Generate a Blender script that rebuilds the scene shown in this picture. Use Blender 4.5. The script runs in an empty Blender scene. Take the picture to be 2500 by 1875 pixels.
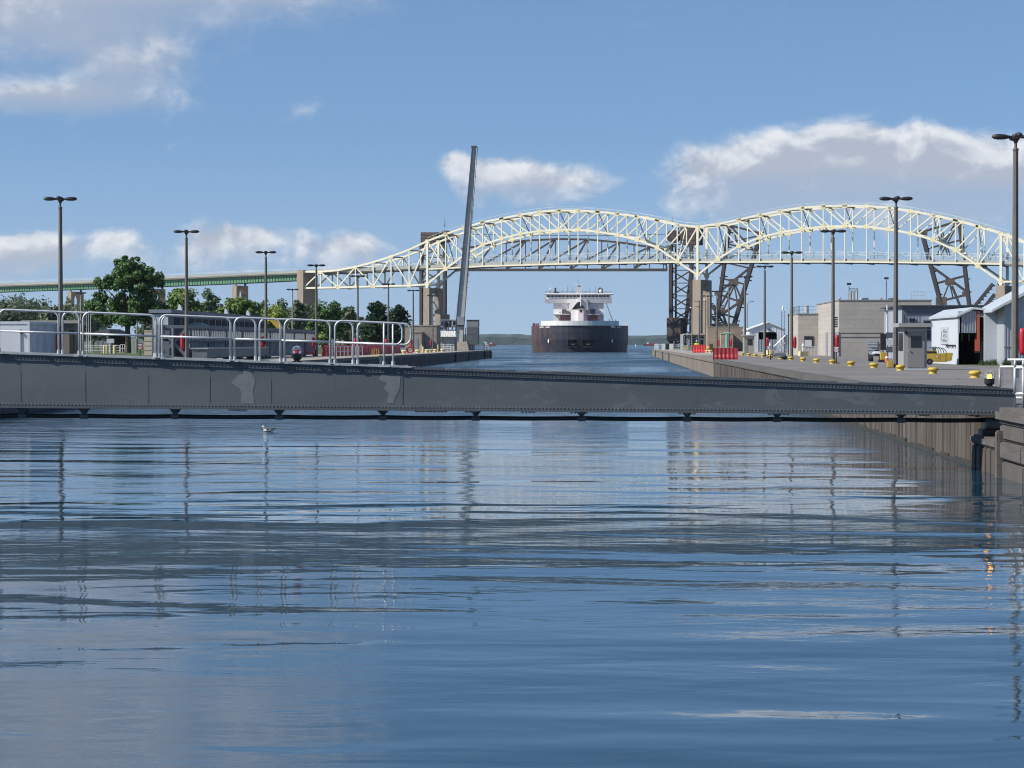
import bpy, bmesh, math, random
from mathutils import Vector, Matrix, noise as mnoise
random.seed(7)
scene = bpy.context.scene
col = scene.collection
R = math.radians
# ------------------------------------------------------------------ camera
FPX, CH = 5561.0, 2.9                      # focal length in photo pixels, eye height above the water
cam_d = bpy.data.cameras.new('camera'); cam = bpy.data.objects.new('camera', cam_d); col.objects.link(cam)
cam_d.sensor_width = 36.0; cam_d.lens = FPX/2500*36.0
cam_d.clip_start = 0.5; cam_d.clip_end = 30000
PITCH, YAW = math.atan(99.5/FPX), math.atan(255/FPX)
cam.location = (0, 0, CH); cam.rotation_euler = (math.pi/2-PITCH, 0, YAW)
scene.camera = cam
# ------------------------------------------------------------------ light
SUN = Vector((-0.72, -0.26, 0.64)).normalized()        # towards the sun: left, a little behind the camera
sun_d = bpy.data.lights.new('sun', 'SUN'); sun = bpy.data.objects.new('sun', sun_d); col.objects.link(sun)
sun_d.energy = 4.9; sun_d.angle = R(0.53); sun_d.color = (1.0, 0.955, 0.88)
sun.rotation_euler = SUN.to_track_quat('Z', 'Y').to_euler(); sun.location = (-60, -20, 80)
scene.view_settings.view_transform = 'Standard'; scene.view_settings.look = 'None'
scene.view_settings.exposure = 0.28; scene.view_settings.gamma = 1.0; scene.view_settings.use_curve_mapping = False
scene.render.engine = 'CYCLES'
cy = scene.cycles; cy.max_bounces = 6; cy.diffuse_bounces = 2; cy.glossy_bounces = 3; cy.transmission_bounces = 4; cy.transparent_max_bounces = 6
cy.caustics_reflective = False; cy.caustics_refractive = False; cy.use_adaptive_sampling = True; cy.adaptive_threshold = 0.02; cy.use_denoising = True; cy.filter_width = 1.1

# ------------------------------------------------------------------ node helpers
class NT:
    def __init__(s, tree): s.t = tree; s.n = tree.nodes; s.l = tree.links
    def new(s, kind, **kw):
        nd = s.n.new(kind)
        for k, v in kw.items(): setattr(nd, k, v)
        return nd
    def link(s, a, b): s.l.new(a, b)
    def put(s, sock, v):
        if hasattr(v, 'is_linked'): s.l.new(v, sock)
        else: sock.default_value = v
    def math(s, op, a, b=None, c=None, clamp=False):
        nd = s.new('ShaderNodeMath', operation=op, use_clamp=clamp)
        s.put(nd.inputs[0], a)
        if b is not None: s.put(nd.inputs[1], b)
        if c is not None: s.put(nd.inputs[2], c)
        return nd.outputs[0]
    def vmath(s, op, a, b=None, out=0):
        nd = s.new('ShaderNodeVectorMath', operation=op)
        s.put(nd.inputs[0], a)
        if b is not None: s.put(nd.inputs[1], b)
        return nd.outputs[out]
    def noise(s, vec, scale, detail=2, rough=0.5, dist=0.0, dim='3D'):
        nd = s.new('ShaderNodeTexNoise', noise_dimensions=dim)
        s.put(nd.inputs['Vector'], vec); s.put(nd.inputs['Scale'], scale)
        nd.inputs['Detail'].default_value = detail; nd.inputs['Roughness'].default_value = rough
        nd.inputs['Distortion'].default_value = dist
        return nd.outputs['Fac']
    def smooth(s, v, lo, hi, a=0.0, b=1.0, kind='SMOOTHSTEP'):
        nd = s.new('ShaderNodeMapRange', interpolation_type=kind)
        s.put(nd.inputs[0], v); s.put(nd.inputs[1], lo); s.put(nd.inputs[2], hi)
        nd.inputs[3].default_value = a; nd.inputs[4].default_value = b
        return nd.outputs[0]
    def mix(s, f, a, b, mode='MIX'):
        nd = s.new('ShaderNodeMix', data_type='RGBA', blend_type=mode)
        s.put(nd.inputs[0], f); s.put(nd.inputs[6], a); s.put(nd.inputs[7], b)
        return nd.outputs[2]
    def mapping(s, vec, scale=(1,1,1), loc=(0,0,0), rot=(0,0,0)):
        nd = s.new('ShaderNodeMapping'); s.put(nd.inputs[0], vec)
        nd.inputs[1].default_value = loc; nd.inputs[2].default_value = rot; nd.inputs[3].default_value = scale
        return nd.outputs[0]

# ------------------------------------------------------------------ world: clear sky with fair-weather cumulus
world = bpy.data.worlds.new('World'); scene.world = world; world.use_nodes = True
N = NT(world.node_tree); N.n.clear()
sky = N.new('ShaderNodeTexSky', sky_type='NISHITA')
sky.sun_disc = False
sky.sun_elevation = math.asin(SUN.z); sky.sun_rotation = math.atan2(SUN.x, SUN.y)
sky.air_density = 1.0; sky.dust_density = 0.2; sky.ozone_density = 3.5; sky.altitude = 200
tc = N.new('ShaderNodeTexCoord')
sep = N.new('ShaderNodeSeparateXYZ'); N.link(tc.outputs['Generated'], sep.inputs[0])
AZ = N.math('ARCTAN2', sep.outputs[0], sep.outputs[1])
EL = N.math('ARCSINE', sep.outputs[2])
def cloud_field(az, el):
    """cover at a direction: fractal noise raised by the banks of cloud that hang in this sky; also how far up its bank a bit of cloud sits"""
    cv = N.new('ShaderNodeCombineXYZ'); N.put(cv.inputs[0], az); N.put(cv.inputs[1], N.math('MULTIPLY', el, 1.35)); cv.inputs[2].default_value = 3.7
    n1 = N.noise(cv.outputs[0], 32.0, 7, 0.60, 0.25)
    n1b = N.noise(N.vmath('ADD', cv.outputs[0], (-0.004, 0.008, 0)), 32.0, 4, 0.6, 0.25)
    n2 = N.noise(cv.outputs[0], 5.0, 1, 0.5, 0.0)
    f = N.math('ADD', N.math('MULTIPLY', N.math('SUBTRACT', n1, 0.5), 1.75), N.math('MULTIPLY', N.math('SUBTRACT', n2, 0.5), 0.5))
    acc = up = None
    for (u, v, ru, rv, k) in CLOUDS:
        a0, e0, ra, re = (u-1505)/FPX, (838-v)/FPX, ru/FPX, rv/FPX
        dx = N.math('MULTIPLY_ADD', az, 1/ra, -a0/ra)
        dy = N.math('MULTIPLY_ADD', el, 1/re, -e0/re)
        r2 = N.math('MULTIPLY_ADD', dx, dx, N.math('MULTIPLY', dy, dy))
        g = N.math('MULTIPLY', N.math('POWER', 0.4066, r2), k)
        acc = g if acc is None else N.math('ADD', acc, g)
        up = N.math('MULTIPLY', g, dy) if up is None else N.math('MULTIPLY_ADD', g, dy, up)
    wide = N.smooth(n2, 0.52, 0.72, 0.0, 0.62)               # scattered cover all round the rest of the sky
    away = N.smooth(N.math('ABSOLUTE', N.math('ADD', az, 0.04)), 0.26, 0.5)
    high = N.smooth(el, 0.2, 0.34)
    acc = N.math('ADD', acc, N.math('MULTIPLY', wide, N.math('MAXIMUM', away, high)))
    return N.math('ADD', f, acc), N.math('SUBTRACT', n1, n1b), up
CLOUDS = [  # centre and radii in photo pixels above the horizon, strength
    (60, 90, 340, 160, 0.95), (340, 190, 120, 80, 0.62), (110, 262, 210, 38, 0.75), (560, 15, 400, 62, 0.85), (250, -120, 700, 150, 0.8), (150, -330, 620, 190, 0.8),
    (2130, 425, 420, 92, 0.92), (1800, 425, 150, 66, 0.72), (2080, 365, 200, 60, 0.55), (2420, 450, 320, 95, 0.7), (1950, 500, 420, 36, 0.4),
    (1240, 445, 160, 55, 0.70), (1105, 390, 42, 32, 0.66), (1350, 440, 120, 44, 0.5), (1180, 405, 60, 30, 0.4),
    (560, 598, 150, 58, 0.86), (610, 572, 110, 34, 0.45), (865, 602, 112, 48, 0.85), (285, 588, 72, 40, 0.75), (110, 610, 130, 44, 0.62), (20, 640, 120, 60, 0.66),
    (740, 268, 75, 40, 0.5), (400, 660, 420, 60, 0.22), (900, 500, 60, 18, 0.3), (2300, 570, 260, 40, 0.45)]
c0, relief, up = cloud_field(AZ, EL)
alpha = N.smooth(c0, 0.26, N.smooth(EL, 0.085, 0.125, 0.80, 1.35), 0.0, 0.92)
thick = N.smooth(c0, 0.7, 1.6)
lit = N.math('ADD', N.math('MULTIPLY', relief, 3.4), N.math('MULTIPLY', up, 0.42))
lit = N.smooth(N.math('SUBTRACT', lit, N.math('MULTIPLY', thick, 0.45)), -0.38, 0.62)
lit = N.math('MULTIPLY', lit, N.smooth(EL, 0.085, 0.13, 1.0, 0.72))
alpha = N.math('MULTIPLY', alpha, N.smooth(up, -0.55, 0.05, 0.5, 1.0))
ccol = N.mix(lit, (3.5, 3.85, 4.6, 1), (6.6, 6.75, 6.95, 1))
# the physical sky, read a little higher than the true elevation so the low sky keeps its blue through the haze
skv = N.new('ShaderNodeCombineXYZ'); N.link(sep.outputs[0], skv.inputs[0]); N.link(sep.outputs[1], skv.inputs[1])
N.put(skv.inputs[2], N.math('MULTIPLY_ADD', N.math('ABSOLUTE', sep.outputs[2]), 0.9, 0.14))
N.link(N.vmath('NORMALIZE', skv.outputs[0]), sky.inputs[0])
hs = N.new('ShaderNodeHueSaturation'); hs.inputs['Saturation'].default_value = 1.06; N.link(sky.outputs[0], hs.inputs['Color'])
pale = N.mix(N.smooth(EL, -0.02, 0.10, 0.55, 0.0), hs.outputs[0], (3.55, 4.35, 5.35, 1))       # low haze, the same all round
final = N.mix(alpha, pale, ccol)
bg = N.new('ShaderNodeBackground'); bg.inputs[1].default_value = 0.108
N.link(final, bg.inputs[0])
world.cycles.sampling_method = 'MANUAL'; world.cycles.sample_map_resolution = 512
wo = N.new('ShaderNodeOutputWorld'); N.link(bg.outputs[0], wo.inputs[0])

# ------------------------------------------------------------------ measuring helpers
Rc = Matrix.Rotation(YAW, 3, 'Z') @ Matrix.Rotation(math.pi/2-PITCH, 3, 'X')
CP = Vector((0, 0, CH))
def ray(u, v): return Rc @ Vector(((u-1250)/FPX, -(v-937.5)/FPX, -1.0))
def W(u, v, Y):
    d = ray(u, v); return CP + d*(Y/d.y)
def Gd(u, v, z):
    d = ray(u, v); return CP + d*((z-CH)/d.z)
BL0 = Vector((-85.8, 1033.0)); BU = Vector((0.9207, -0.390)).normalized(); BN = Vector((-BU.y, BU.x))
def PB(u, v, off=0.0):
    """point of the road bridge's plane (moved off metres back) behind a photo pixel -> (s, z, point)"""
    d = ray(u, v); L = BL0 + BN*off
    # k*d.xy = L + s*BU
    k = (L.x*BU.y - L.y*BU.x)/(d.x*BU.y - d.y*BU.x)
    p = CP + d*k
    return (Vector((p.x, p.y))-L).dot(BU), p.z, p
def BP(s, z, off=0.0):
    q = BL0 + BU*s + BN*off; return Vector((q.x, q.y, z))
GZ = 1.5                                     # pier level above the water

# ------------------------------------------------------------------ materials
MATS = {}
def mat(name, color, rough=0.6, metal=0.0, var=0.12, vscale=3.0, bump=0.0, bscale=30.0, grime=0.0, gcol=(0.1,0.09,0.08), gscale=1.2, stretch=(1,1,1), spec=0.5, coat=0.0):
    if name in MATS: return MATS[name]
    m = bpy.data.materials.new(name); m.use_nodes = True; MATS[name] = m
    n = NT(m.node_tree); b = m.node_tree.nodes['Principled BSDF']
    geo = n.new('ShaderNodeNewGeometry')
    pos = n.mapping(geo.outputs['Position'], stretch)
    c = (*color, 1)
    if var > 0:
        f = n.noise(pos, vscale, 5, 0.6)
        f2 = n.noise(pos, vscale*0.13, 3, 0.5)
        ff = n.smooth(n.math('ADD', n.math('MULTIPLY', f, 0.6), n.math('MULTIPLY', f2, 0.4)), 0.3, 0.7, kind='LINEAR')
        c = n.mix(ff, tuple(x*(1-var) for x in color)+(1,), tuple(min(1, x*(1+var)) for x in color)+(1,))
    if grime > 0:
        g = n.noise(pos, gscale, 6, 0.65, 0.3)
        c = n.mix(n.smooth(g, 0.62-0.25*grime, 0.78, 0, min(1, 0.35+grime)), c, (*gcol, 1))
    n.put(b.inputs['Base Color'], c)
    n.put(b.inputs['Roughness'], n.smooth(n.noise(pos, vscale*2.1, 3), 0.3, 0.7, max(0.02, rough-0.1), min(1, rough+0.1)) if var > 0 else rough)
    b.inputs['Metallic'].default_value = metal
    b.inputs['Specular IOR Level'].default_value = spec
    b.inputs['Coat Weight'].default_value = coat
    if bump > 0:
        bn = n.new('ShaderNodeBump'); bn.inputs['Strength'].default_value = 1.0; bn.inputs['Distance'].default_value = bump
        n.put(bn.inputs['Height'], n.noise(pos, bscale, 5, 0.6)); n.link(bn.outputs[0], b.inputs['Normal'])
    return m
def emis(name, color, strength):
    m = bpy.data.materials.new(name); m.use_nodes = True; MATS[name] = m
    b = m.node_tree.nodes['Principled BSDF']; b.inputs['Base Color'].default_value = (*color, 1)
    b.inputs['Emission Color'].default_value = (*color, 1); b.inputs['Emission Strength'].default_value = strength
    return m
def glassy(name, color, rough=0.08):
    m = bpy.data.materials.new(name); m.use_nodes = True; MATS[name] = m
    b = m.node_tree.nodes['Principled BSDF']; b.inputs['Base Color'].default_value = (*color, 1)
    b.inputs['Roughness'].default_value = rough; b.inputs['Specular IOR Level'].default_value = 0.6
    return m

# ------------------------------------------------------------------ mesh builder
class MB:
    def __init__(s): s.v = []; s.f = []
    def quad(s, a, b, c, d):
        i = len(s.v); s.v += [tuple(a), tuple(b), tuple(c), tuple(d)]; s.f.append((i, i+1, i+2, i+3)); return s
    def poly(s, pts):
        i = len(s.v); s.v += [tuple(p) for p in pts]; s.f.append(tuple(range(i, i+len(pts)))); return s
    def hexa(s, p):                       # 8 points: bottom ring 0-3, top ring 4-7
        i = len(s.v); s.v += [tuple(q) for q in p]
        for f in ((0,3,2,1), (4,5,6,7), (0,1,5,4), (1,2,6,5), (2,3,7,6), (3,0,4,7)): s.f.append(tuple(i+k for k in f))
        return s
    def box(s, x0, x1, y0, y1, z0, z1):
        return s.hexa([(x0,y0,z0), (x1,y0,z0), (x1,y1,z0), (x0,y1,z0), (x0,y0,z1), (x1,y0,z1), (x1,y1,z1), (x0,y1,z1)])
    def beam(s, p, q, w, h=None, up=Vector((0,0,1))):
        h = w if h is None else h; p = Vector(p); q = Vector(q); d = (q-p).normalized(); up = Vector(up)
        if abs(d.dot(up)) > 0.98: up = Vector((0,1,0)) if abs(d.y) < 0.9 else Vector((1,0,0))
        a = d.cross(up).normalized()*(w/2); b = a.cross(d).normalized()*(h/2)
        return s.hexa([p-a-b, p+a-b, q+a-b, q-a-b, p-a+b, p+a+b, q+a+b, q-a+b])
    def tube(s, pts, r, n=8, cap=True):
        pts = [Vector(p) for p in pts]; rs = r if isinstance(r, (list, tuple)) else [r]*len(pts)
        i0 = len(s.v); ref = None
        for k, p in enumerate(pts):
            d = (pts[min(k+1, len(pts)-1)] - pts[max(k-1, 0)]).normalized()
            if ref is None: ref = Vector((0,0,1)) if abs(d.z) < 0.9 else Vector((1,0,0))
            a = d.cross(ref).normalized(); b = a.cross(d).normalized(); ref = b
            for j in range(n):
                t = 2*math.pi*j/n; s.v.append(tuple(p + (a*math.cos(t)+b*math.sin(t))*rs[k]))
        for k in range(len(pts)-1):
            for j in range(n):
                a = i0+k*n+j; b = i0+k*n+(j+1) % n; s.f.append((a, b, b+n, a+n))
        if cap:
            s.f.append(tuple(i0+j for j in range(n))[::-1]); s.f.append(tuple(i0+(len(pts)-1)*n+j for j in range(n)))
        return s
    def lathe(s, prof, c=(0,0,0), n=16, sx=1.0, sy=1.0):
        i0 = len(s.v)
        for (r, z) in prof:
            for j in range(n):
                t = 2*math.pi*j/n; s.v.append((c[0]+r*sx*math.cos(t), c[1]+r*sy*math.sin(t), c[2]+z))
        for k in range(len(prof)-1):
            for j in range(n):
                a = i0+k*n+j; b = i0+k*n+(j+1) % n; s.f.append((a, b, b+n, a+n))
        s.f.append(tuple(i0+j for j in range(n))[::-1]); s.f.append(tuple(i0+(len(prof)-1)*n+j for j in range(n)))
        return s
    def prism(s, poly, a, b, axis='y'):    # poly in the two other axes, extruded between a and b
        n = len(poly); i = len(s.v)
        for t in (a, b):
            for (p, q) in poly:
                s.v.append({'y': (p, t, q), 'x': (t, p, q), 'z': (p, q, t)}[axis])
        s.f.append(tuple(range(i, i+n))); s.f.append(tuple(range(i+2*n-1, i+n-1, -1)))
        for k in range(n): s.f.append((i+k, i+(k+1) % n, i+n+(k+1) % n, i+n+k)[::-1])
        return s
    def mesh(s, name, m, off=None, smooth=False, bevel=0.0):
        me = bpy.data.meshes.new(name)
        vv = s.v if off is None else [(x-off[0], y-off[1], z-off[2]) for x, y, z in s.v]
        me.from_pydata(vv, [], s.f); me.update()
        bm = bmesh.new(); bm.from_mesh(me)
        bmesh.ops.recalc_face_normals(bm, faces=bm.faces)
        if bevel > 0:
            bmesh.ops.remove_doubles(bm, verts=bm.verts, dist=1e-5)
            ed = [e for e in bm.edges if len(e.link_faces) == 2 and e.calc_face_angle(0) > 0.5]
            bmesh.ops.bevel(bm, geom=ed, offset=bevel, segments=2, affect='EDGES', clamp_overlap=True)
        bm.to_mesh(me); bm.free()
        if m is not None: me.materials.append(m)
        if smooth: me.shade_smooth() if hasattr(me, 'shade_smooth') else None
        return me
    def build(s, name, m, parent=None, smooth=False, bevel=0.0, stuff=False):
        o = bpy.data.objects.new(name, s.mesh(name, m, OFF.get(parent.name) if parent else None, smooth, bevel)); col.objects.link(o)
        if parent: o.parent = parent; OFF[o.name] = OFF.get(parent.name, (0,0,0))
        if stuff: o['kind'] = 'stuff'
        return o
OFF = {}
USED = set()
def tag(o, label, cat, group=None):
    o['label'] = label; o['category'] = cat
    if group: o['group'] = group
    return o
def thing(name, label, cat, loc=(0,0,0), rz=0.0, group=None, world=True):
    """Empty at a thing's base; with world=True its parts are given in world coordinates"""
    o = bpy.data.objects.new(name, None); col.objects.link(o); o.location = loc; o.rotation_euler = (0,0,rz)
    o.empty_display_size = 0.3
    tag(o, label, cat, group)
    OFF[o.name] = tuple(loc) if world else (0,0,0)
    return o
def struct(o): o['kind'] = 'structure'; return o
def copy_tree(o, loc=None, rz=None, label=None, parent=None):
    c = o.copy(); col.objects.link(c)
    if parent: c.parent = parent
    if loc is not None: c.location = loc
    if rz is not None: c.rotation_euler = (0,0,rz)
    if label: c['label'] = label
    for ch in list(o.children): copy_tree(ch, parent=c)
    return c
CUBES = {}
def unit(m):
    if m.name not in CUBES:
        CUBES[m.name] = MB().box(-.5,.5,-.5,.5,-.5,.5).mesh('member', m)
    return CUBES[m.name]
def member(name, p, q, w, h, m, parent, up=(0,0,1)):
    """one straight member as an object of its own (shared box mesh)"""
    p = Vector(p); q = Vector(q); d = q-p; L = d.length; d.normalize(); up = Vector(up)
    if abs(d.dot(up)) > 0.98: up = Vector((BN.x, BN.y, 0))
    a = d.cross(up).normalized(); b = a.cross(d).normalized()
    off = Vector(OFF.get(parent.name, (0,0,0)))
    M = Matrix(((a.x, d.x, b.x, 0), (a.y, d.y, b.y, 0), (a.z, d.z, b.z, 0), (0,0,0,1)))
    o = bpy.data.objects.new(name, unit(m)); col.objects.link(o); o.parent = parent
    o.matrix_local = Matrix.Translation((p+q)/2-off) @ M @ Matrix.Diagonal((w, L, h, 1))
    OFF[o.name] = OFF.get(parent.name, (0,0,0))
    return o
def text_part(name, body, size, m, parent, loc, rot, sx=1.0, thick=0.01):
    cu = bpy.data.curves.new(name, 'FONT'); cu.body = body; cu.size = size; cu.align_x = 'CENTER'; cu.align_y = 'CENTER'; cu.extrude = thick
    t = bpy.data.objects.new(name, cu); col.objects.link(t)
    dg = bpy.context.evaluated_depsgraph_get(); me = bpy.data.meshes.new_from_object(t.evaluated_get(dg))
    bpy.data.objects.remove(t); bpy.data.curves.remove(cu)
    me.materials.clear(); me.materials.append(m)
    o = bpy.data.objects.new(name, me); col.objects.link(o); o.parent = parent
    off = Vector(OFF.get(parent.name, (0,0,0)))
    o.location = Vector(loc)-off; o.rotation_euler = rot; o.scale = (sx, 1, 1)
    return o
ORD = ['first','second','third','fourth','fifth','sixth','seventh','eighth','ninth','tenth','eleventh','twelfth','thirteenth','fourteenth','fifteenth','sixteenth','seventeenth']
# ================================================================== the setting
# ---- water
def water_material():
    m = bpy.data.materials.new('canal_water'); m.use_nodes = True
    n = NT(m.node_tree); b = m.node_tree.nodes['Principled BSDF']
    geo = n.new('ShaderNodeNewGeometry'); P = geo.outputs['Position']
    sp = n.new('ShaderNodeSeparateXYZ'); n.link(P, sp.inputs[0]); Y = sp.outputs[1]
    patch = n.noise(n.mapping(P, (0.02, 0.05, 1)), 1.0, 3, 0.5)
    # gentle swell inside the lock, wind chop on the open reach
    open_ = n.smooth(n.math('ADD', Y, n.math('MULTIPLY', n.math('SUBTRACT', patch, 0.5), 70.0)), 58, 125)
    mid = n.smooth(n.math('ADD', Y, n.math('MULTIPLY', n.math('SUBTRACT', patch, 0.5), 34.0)), 46, 84)
    swell = n.noise(n.mapping(P, (0.15, 0.42, 1), rot=(0,0,R(5))), 1.0, 1.5, 0.45, 0.4)
    swell2 = n.noise(n.mapping(P, (0.50, 1.05, 1), rot=(0,0,R(-7))), 1.0, 2, 0.5, 0.3)
    rip = n.noise(n.mapping(P, (2.3, 4.4, 1), rot=(0,0,R(9))), 1.0, 3, 0.55, 0.4)
    fine = n.noise(n.mapping(P, (7.0, 11.0, 1), rot=(0,0,R(-12))), 1.0, 3, 0.55)
    chop = n.noise(n.mapping(P, (0.9, 1.7, 1), rot=(0,0,R(20))), 1.0, 4, 0.6, 0.5)
    calm = n.smooth(n.noise(n.mapping(P, (0.05, 0.16, 1), loc=(3,7,0)), 1.0, 2, 0.5), 0.38, 0.66, 0.25, 1.0)
    h = n.math('MULTIPLY', swell, WA[0])
    h = n.math('ADD', h, n.math('MULTIPLY', swell2, WA[1]))
    h = n.math('ADD', h, n.math('MULTIPLY', n.math('MULTIPLY', rip, calm), n.math('ADD', WA[2], n.math('MULTIPLY', mid, WA[3]))))
    h = n.math('ADD', h, n.math('MULTIPLY', n.math('MULTIPLY', fine, calm), n.math('ADD', WA[4], n.math('MULTIPLY', mid, WA[5]))))
    gust = n.smooth(n.noise(n.mapping(P, (0.045, 0.022, 1)), 1.0, 4, 0.6, 0.6), 0.36, 0.64, 0.35, 1.7)
    roll = n.noise(n.mapping(P, (0.22, 0.42, 1), rot=(0,0,R(-16))), 1.0, 3, 0.55, 0.4)
    h = n.math('ADD', h, n.math('MULTIPLY', n.math('MULTIPLY', chop, gust), n.math('MULTIPLY', open_, WA[6])))
    h = n.math('ADD', h, n.math('MULTIPLY', roll, n.math('MULTIPLY', open_, 0.42)))
    bn = n.new('ShaderNodeBump'); bn.inputs['Strength'].default_value = 1.0; bn.inputs['Distance'].default_value = 1.0
    n.link(h, bn.inputs['Height']); n.link(bn.outputs[0], b.inputs['Normal'])
    n.put(b.inputs['Base Color'], n.mix(n.noise(P, 0.02, 2), (0.011, 0.040, 0.068, 1), (0.015, 0.050, 0.080, 1)))
    b.inputs['IOR'].default_value = 1.333; b.inputs['Specular IOR Level'].default_value = 0.5
    n.put(b.inputs['Roughness'], n.math('MULTIPLY_ADD', open_, n.math('MULTIPLY_ADD', gust, 0.17, 0.03), 0.005))
    return m
WA = (0.070, 0.017, 0.0036, 0.0080, 0.0014, 0.0024, 0.30)
w = MB().quad((-4500,-300,0), (4500,-300,0), (4500,5000,0), (-4500,5000,0)).build('water', water_material()); struct(w)

# ---- materials of the place
def asphalt_material():
    m = bpy.data.materials.new('old_asphalt'); m.use_nodes = True; n = NT(m.node_tree); b = m.node_tree.nodes['Principled BSDF']
    P = n.new('ShaderNodeNewGeometry').outputs['Position']
    c = n.mix(n.smooth(n.noise(P, .12, 4, .6), .35, .65), (0.150, 0.138, 0.127, 1), (0.20, 0.182, 0.165, 1))
    c = n.mix(n.smooth(n.noise(n.mapping(P, (.5, .12, 1)), 1.0, 5, .65, .5), .55, .7, 0, .5), c, (0.085, 0.08, 0.078, 1))
    vo = n.new('ShaderNodeTexVoronoi', feature='DISTANCE_TO_EDGE'); n.put(vo.inputs['Vector'], n.mapping(P, (.22, .16, 1))); vo.inputs['Scale'].default_value = 1.0
    crack = n.smooth(n.math('ADD', vo.outputs['Distance'], n.math('MULTIPLY', n.noise(P, 1.5, 4), .03)), .012, .03, 1, 0)
    c = n.mix(n.math('MULTIPLY', crack, .6), c, (0.055, 0.052, 0.05, 1))
    c = n.mix(n.smooth(n.noise(P, 14, 3), .5, .8, 0, .25), c, (0.22, 0.21, 0.20, 1))
    n.put(b.inputs['Base Color'], c); b.inputs['Roughness'].default_value = .9
    bn = n.new('ShaderNodeBump'); bn.inputs['Distance'].default_value = .004; n.put(bn.inputs['Height'], n.noise(P, 25, 4)); n.link(bn.outputs[0], b.inputs['Normal'])
    return m
M_asph = asphalt_material()
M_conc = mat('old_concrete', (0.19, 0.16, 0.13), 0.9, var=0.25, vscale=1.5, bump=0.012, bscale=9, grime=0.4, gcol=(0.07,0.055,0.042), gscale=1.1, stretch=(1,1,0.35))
M_conc_dk = mat('dark_concrete', (0.10, 0.092, 0.082), 0.9, var=0.3, vscale=1.2, bump=0.015, bscale=7, grime=0.5, gcol=(0.05,0.045,0.04), gscale=0.8, stretch=(1,1,0.4))  # darker, greyer concrete with still darker blotches drawn out downwards
M_pile = mat('rusty_sheet_pile', (0.090, 0.072, 0.058), 0.9, var=0.38, vscale=1.6, bump=0.01, bscale=14, grime=0.5, gcol=(0.055,0.045,0.036), gscale=1.8, stretch=(1,1,0.25))
M_timber = mat('weathered_timber', (0.105, 0.095, 0.085), 0.95, var=0.4, vscale=2.5, bump=0.02, bscale=11, grime=0.4, gcol=(0.08,0.07,0.06), gscale=2.0, stretch=(1,0.3,1.6))
M_algae = mat('algae_line', (0.035, 0.035, 0.028), 0.8, var=0.3)
M_grass = mat('mown_grass', (0.055, 0.085, 0.025), 0.95, var=0.35, vscale=0.6, bump=0.03, bscale=20)
M_stain = mat('pale_streak', (0.26, 0.245, 0.22), 0.9, var=0.3, stretch=(1,1,0.2))
M_gconc = mat('pier_concrete', (0.30, 0.275, 0.24), 0.92, var=0.2, vscale=0.5, bump=0.004, bscale=20, grime=0.25, gcol=(0.16,0.15,0.13), gscale=0.2)

XR, XL = 8.4, -25.0
# ground sheets
struct(MB().poly([(XR+0.6,-40,GZ), (600,-40,GZ), (600,640,GZ), (60,600,GZ), (XR+6,537,GZ), (XR+0.6,537,GZ)]).build('pier_ground', M_asph))
struct(MB().poly([(XR+0.6,262,GZ+.004), (24,262,GZ+.004), (24,536,GZ+.004), (XR+0.6,536,GZ+.004)]).build('concrete_apron', M_gconc))
struct(MB().poly([(XL-0.6,-40,GZ), (XL-0.6,452,GZ), (-46,470,GZ), (-62,560,GZ), (-95,900,GZ), (-150,1400,GZ), (-1800,1700,GZ), (-1800,-40,GZ)]).build('quay_ground', M_gconc))
struct(MB().poly([(-37.5,60,GZ+.004), (-37.5,440,GZ+.004), (-70,700,GZ+.004), (-100,1000,GZ+.004), (-1700,1300,GZ+.004), (-1700,60,GZ+.004)]).build('lawn', M_grass))
# verge in front of the white shed
struct(MB().poly([(21.4,150.2,GZ+.004), (23.2,143.2,GZ+.004), (29,139.6,GZ+.004), (40,138,GZ+.004), (40,151.0,GZ+.004), (24.0,151.8,GZ+.004)]).build('grass_verge', M_grass))

# ---- right-hand lock wall: sheet piles, then concrete
rw = thing('lock_wall', 'brown sheet-piled and concrete lock wall below the yellow bollards', 'lock wall', (XR, 60, 0))
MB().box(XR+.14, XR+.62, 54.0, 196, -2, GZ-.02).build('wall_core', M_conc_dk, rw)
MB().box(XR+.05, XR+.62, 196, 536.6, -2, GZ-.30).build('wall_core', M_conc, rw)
MB().box(XR-.02, XR+.62, 54.0, 195.4, GZ-.30, GZ+.02).build('coping', M_conc_dk, rw, bevel=0.05)
MB().box(XR-.10, XR+.62, 196.6, 536.6, GZ-.30, GZ+.03).build('coping', M_conc, rw, bevel=0.05)
MB().box(XR-.06, XR+.10, 195.6, 196.4, -2, GZ+.02).build('joint_post', M_conc, rw, bevel=0.04)
pile_me = MB().prism([(-.29, .13), (-.25, 0), (.25, 0), (.29, .13)], -2, GZ-.32, 'z')
pile_me.v = [(y, x, z) for x, y, z in pile_me.v]
pile_mes = [pile_me.mesh('sheet_pile', m_) for m_ in (M_pile, mat('grey_sheet_pile', (0.100,0.086,0.073), .9, var=.38, vscale=1.3, bump=.012, bscale=12, grime=.5, gcol=(.05,.042,.035), gscale=1.4, stretch=(1,1,.3)), mat('dark_sheet_pile', (0.070,0.055,0.045), .9, var=.4, vscale=1.8, bump=.012, bscale=12, grime=.5, gcol=(.15,.12,.095), gscale=2.2, stretch=(1,1,.22)))]
y = 54.33; random.seed(3)
while y < 195:
    o = bpy.data.objects.new('sheet_pile', random.choice(pile_mes)); col.objects.link(o); o.parent = rw; o.rotation_euler = (random.gauss(0,.006), 0, random.gauss(0,.03))
    o.location = (random.uniform(-.03, .03), y-60, random.uniform(-.03, .0)); OFF[o.name] = OFF[rw.name]; y += 0.64
mb = MB(); y = 54.0
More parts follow.
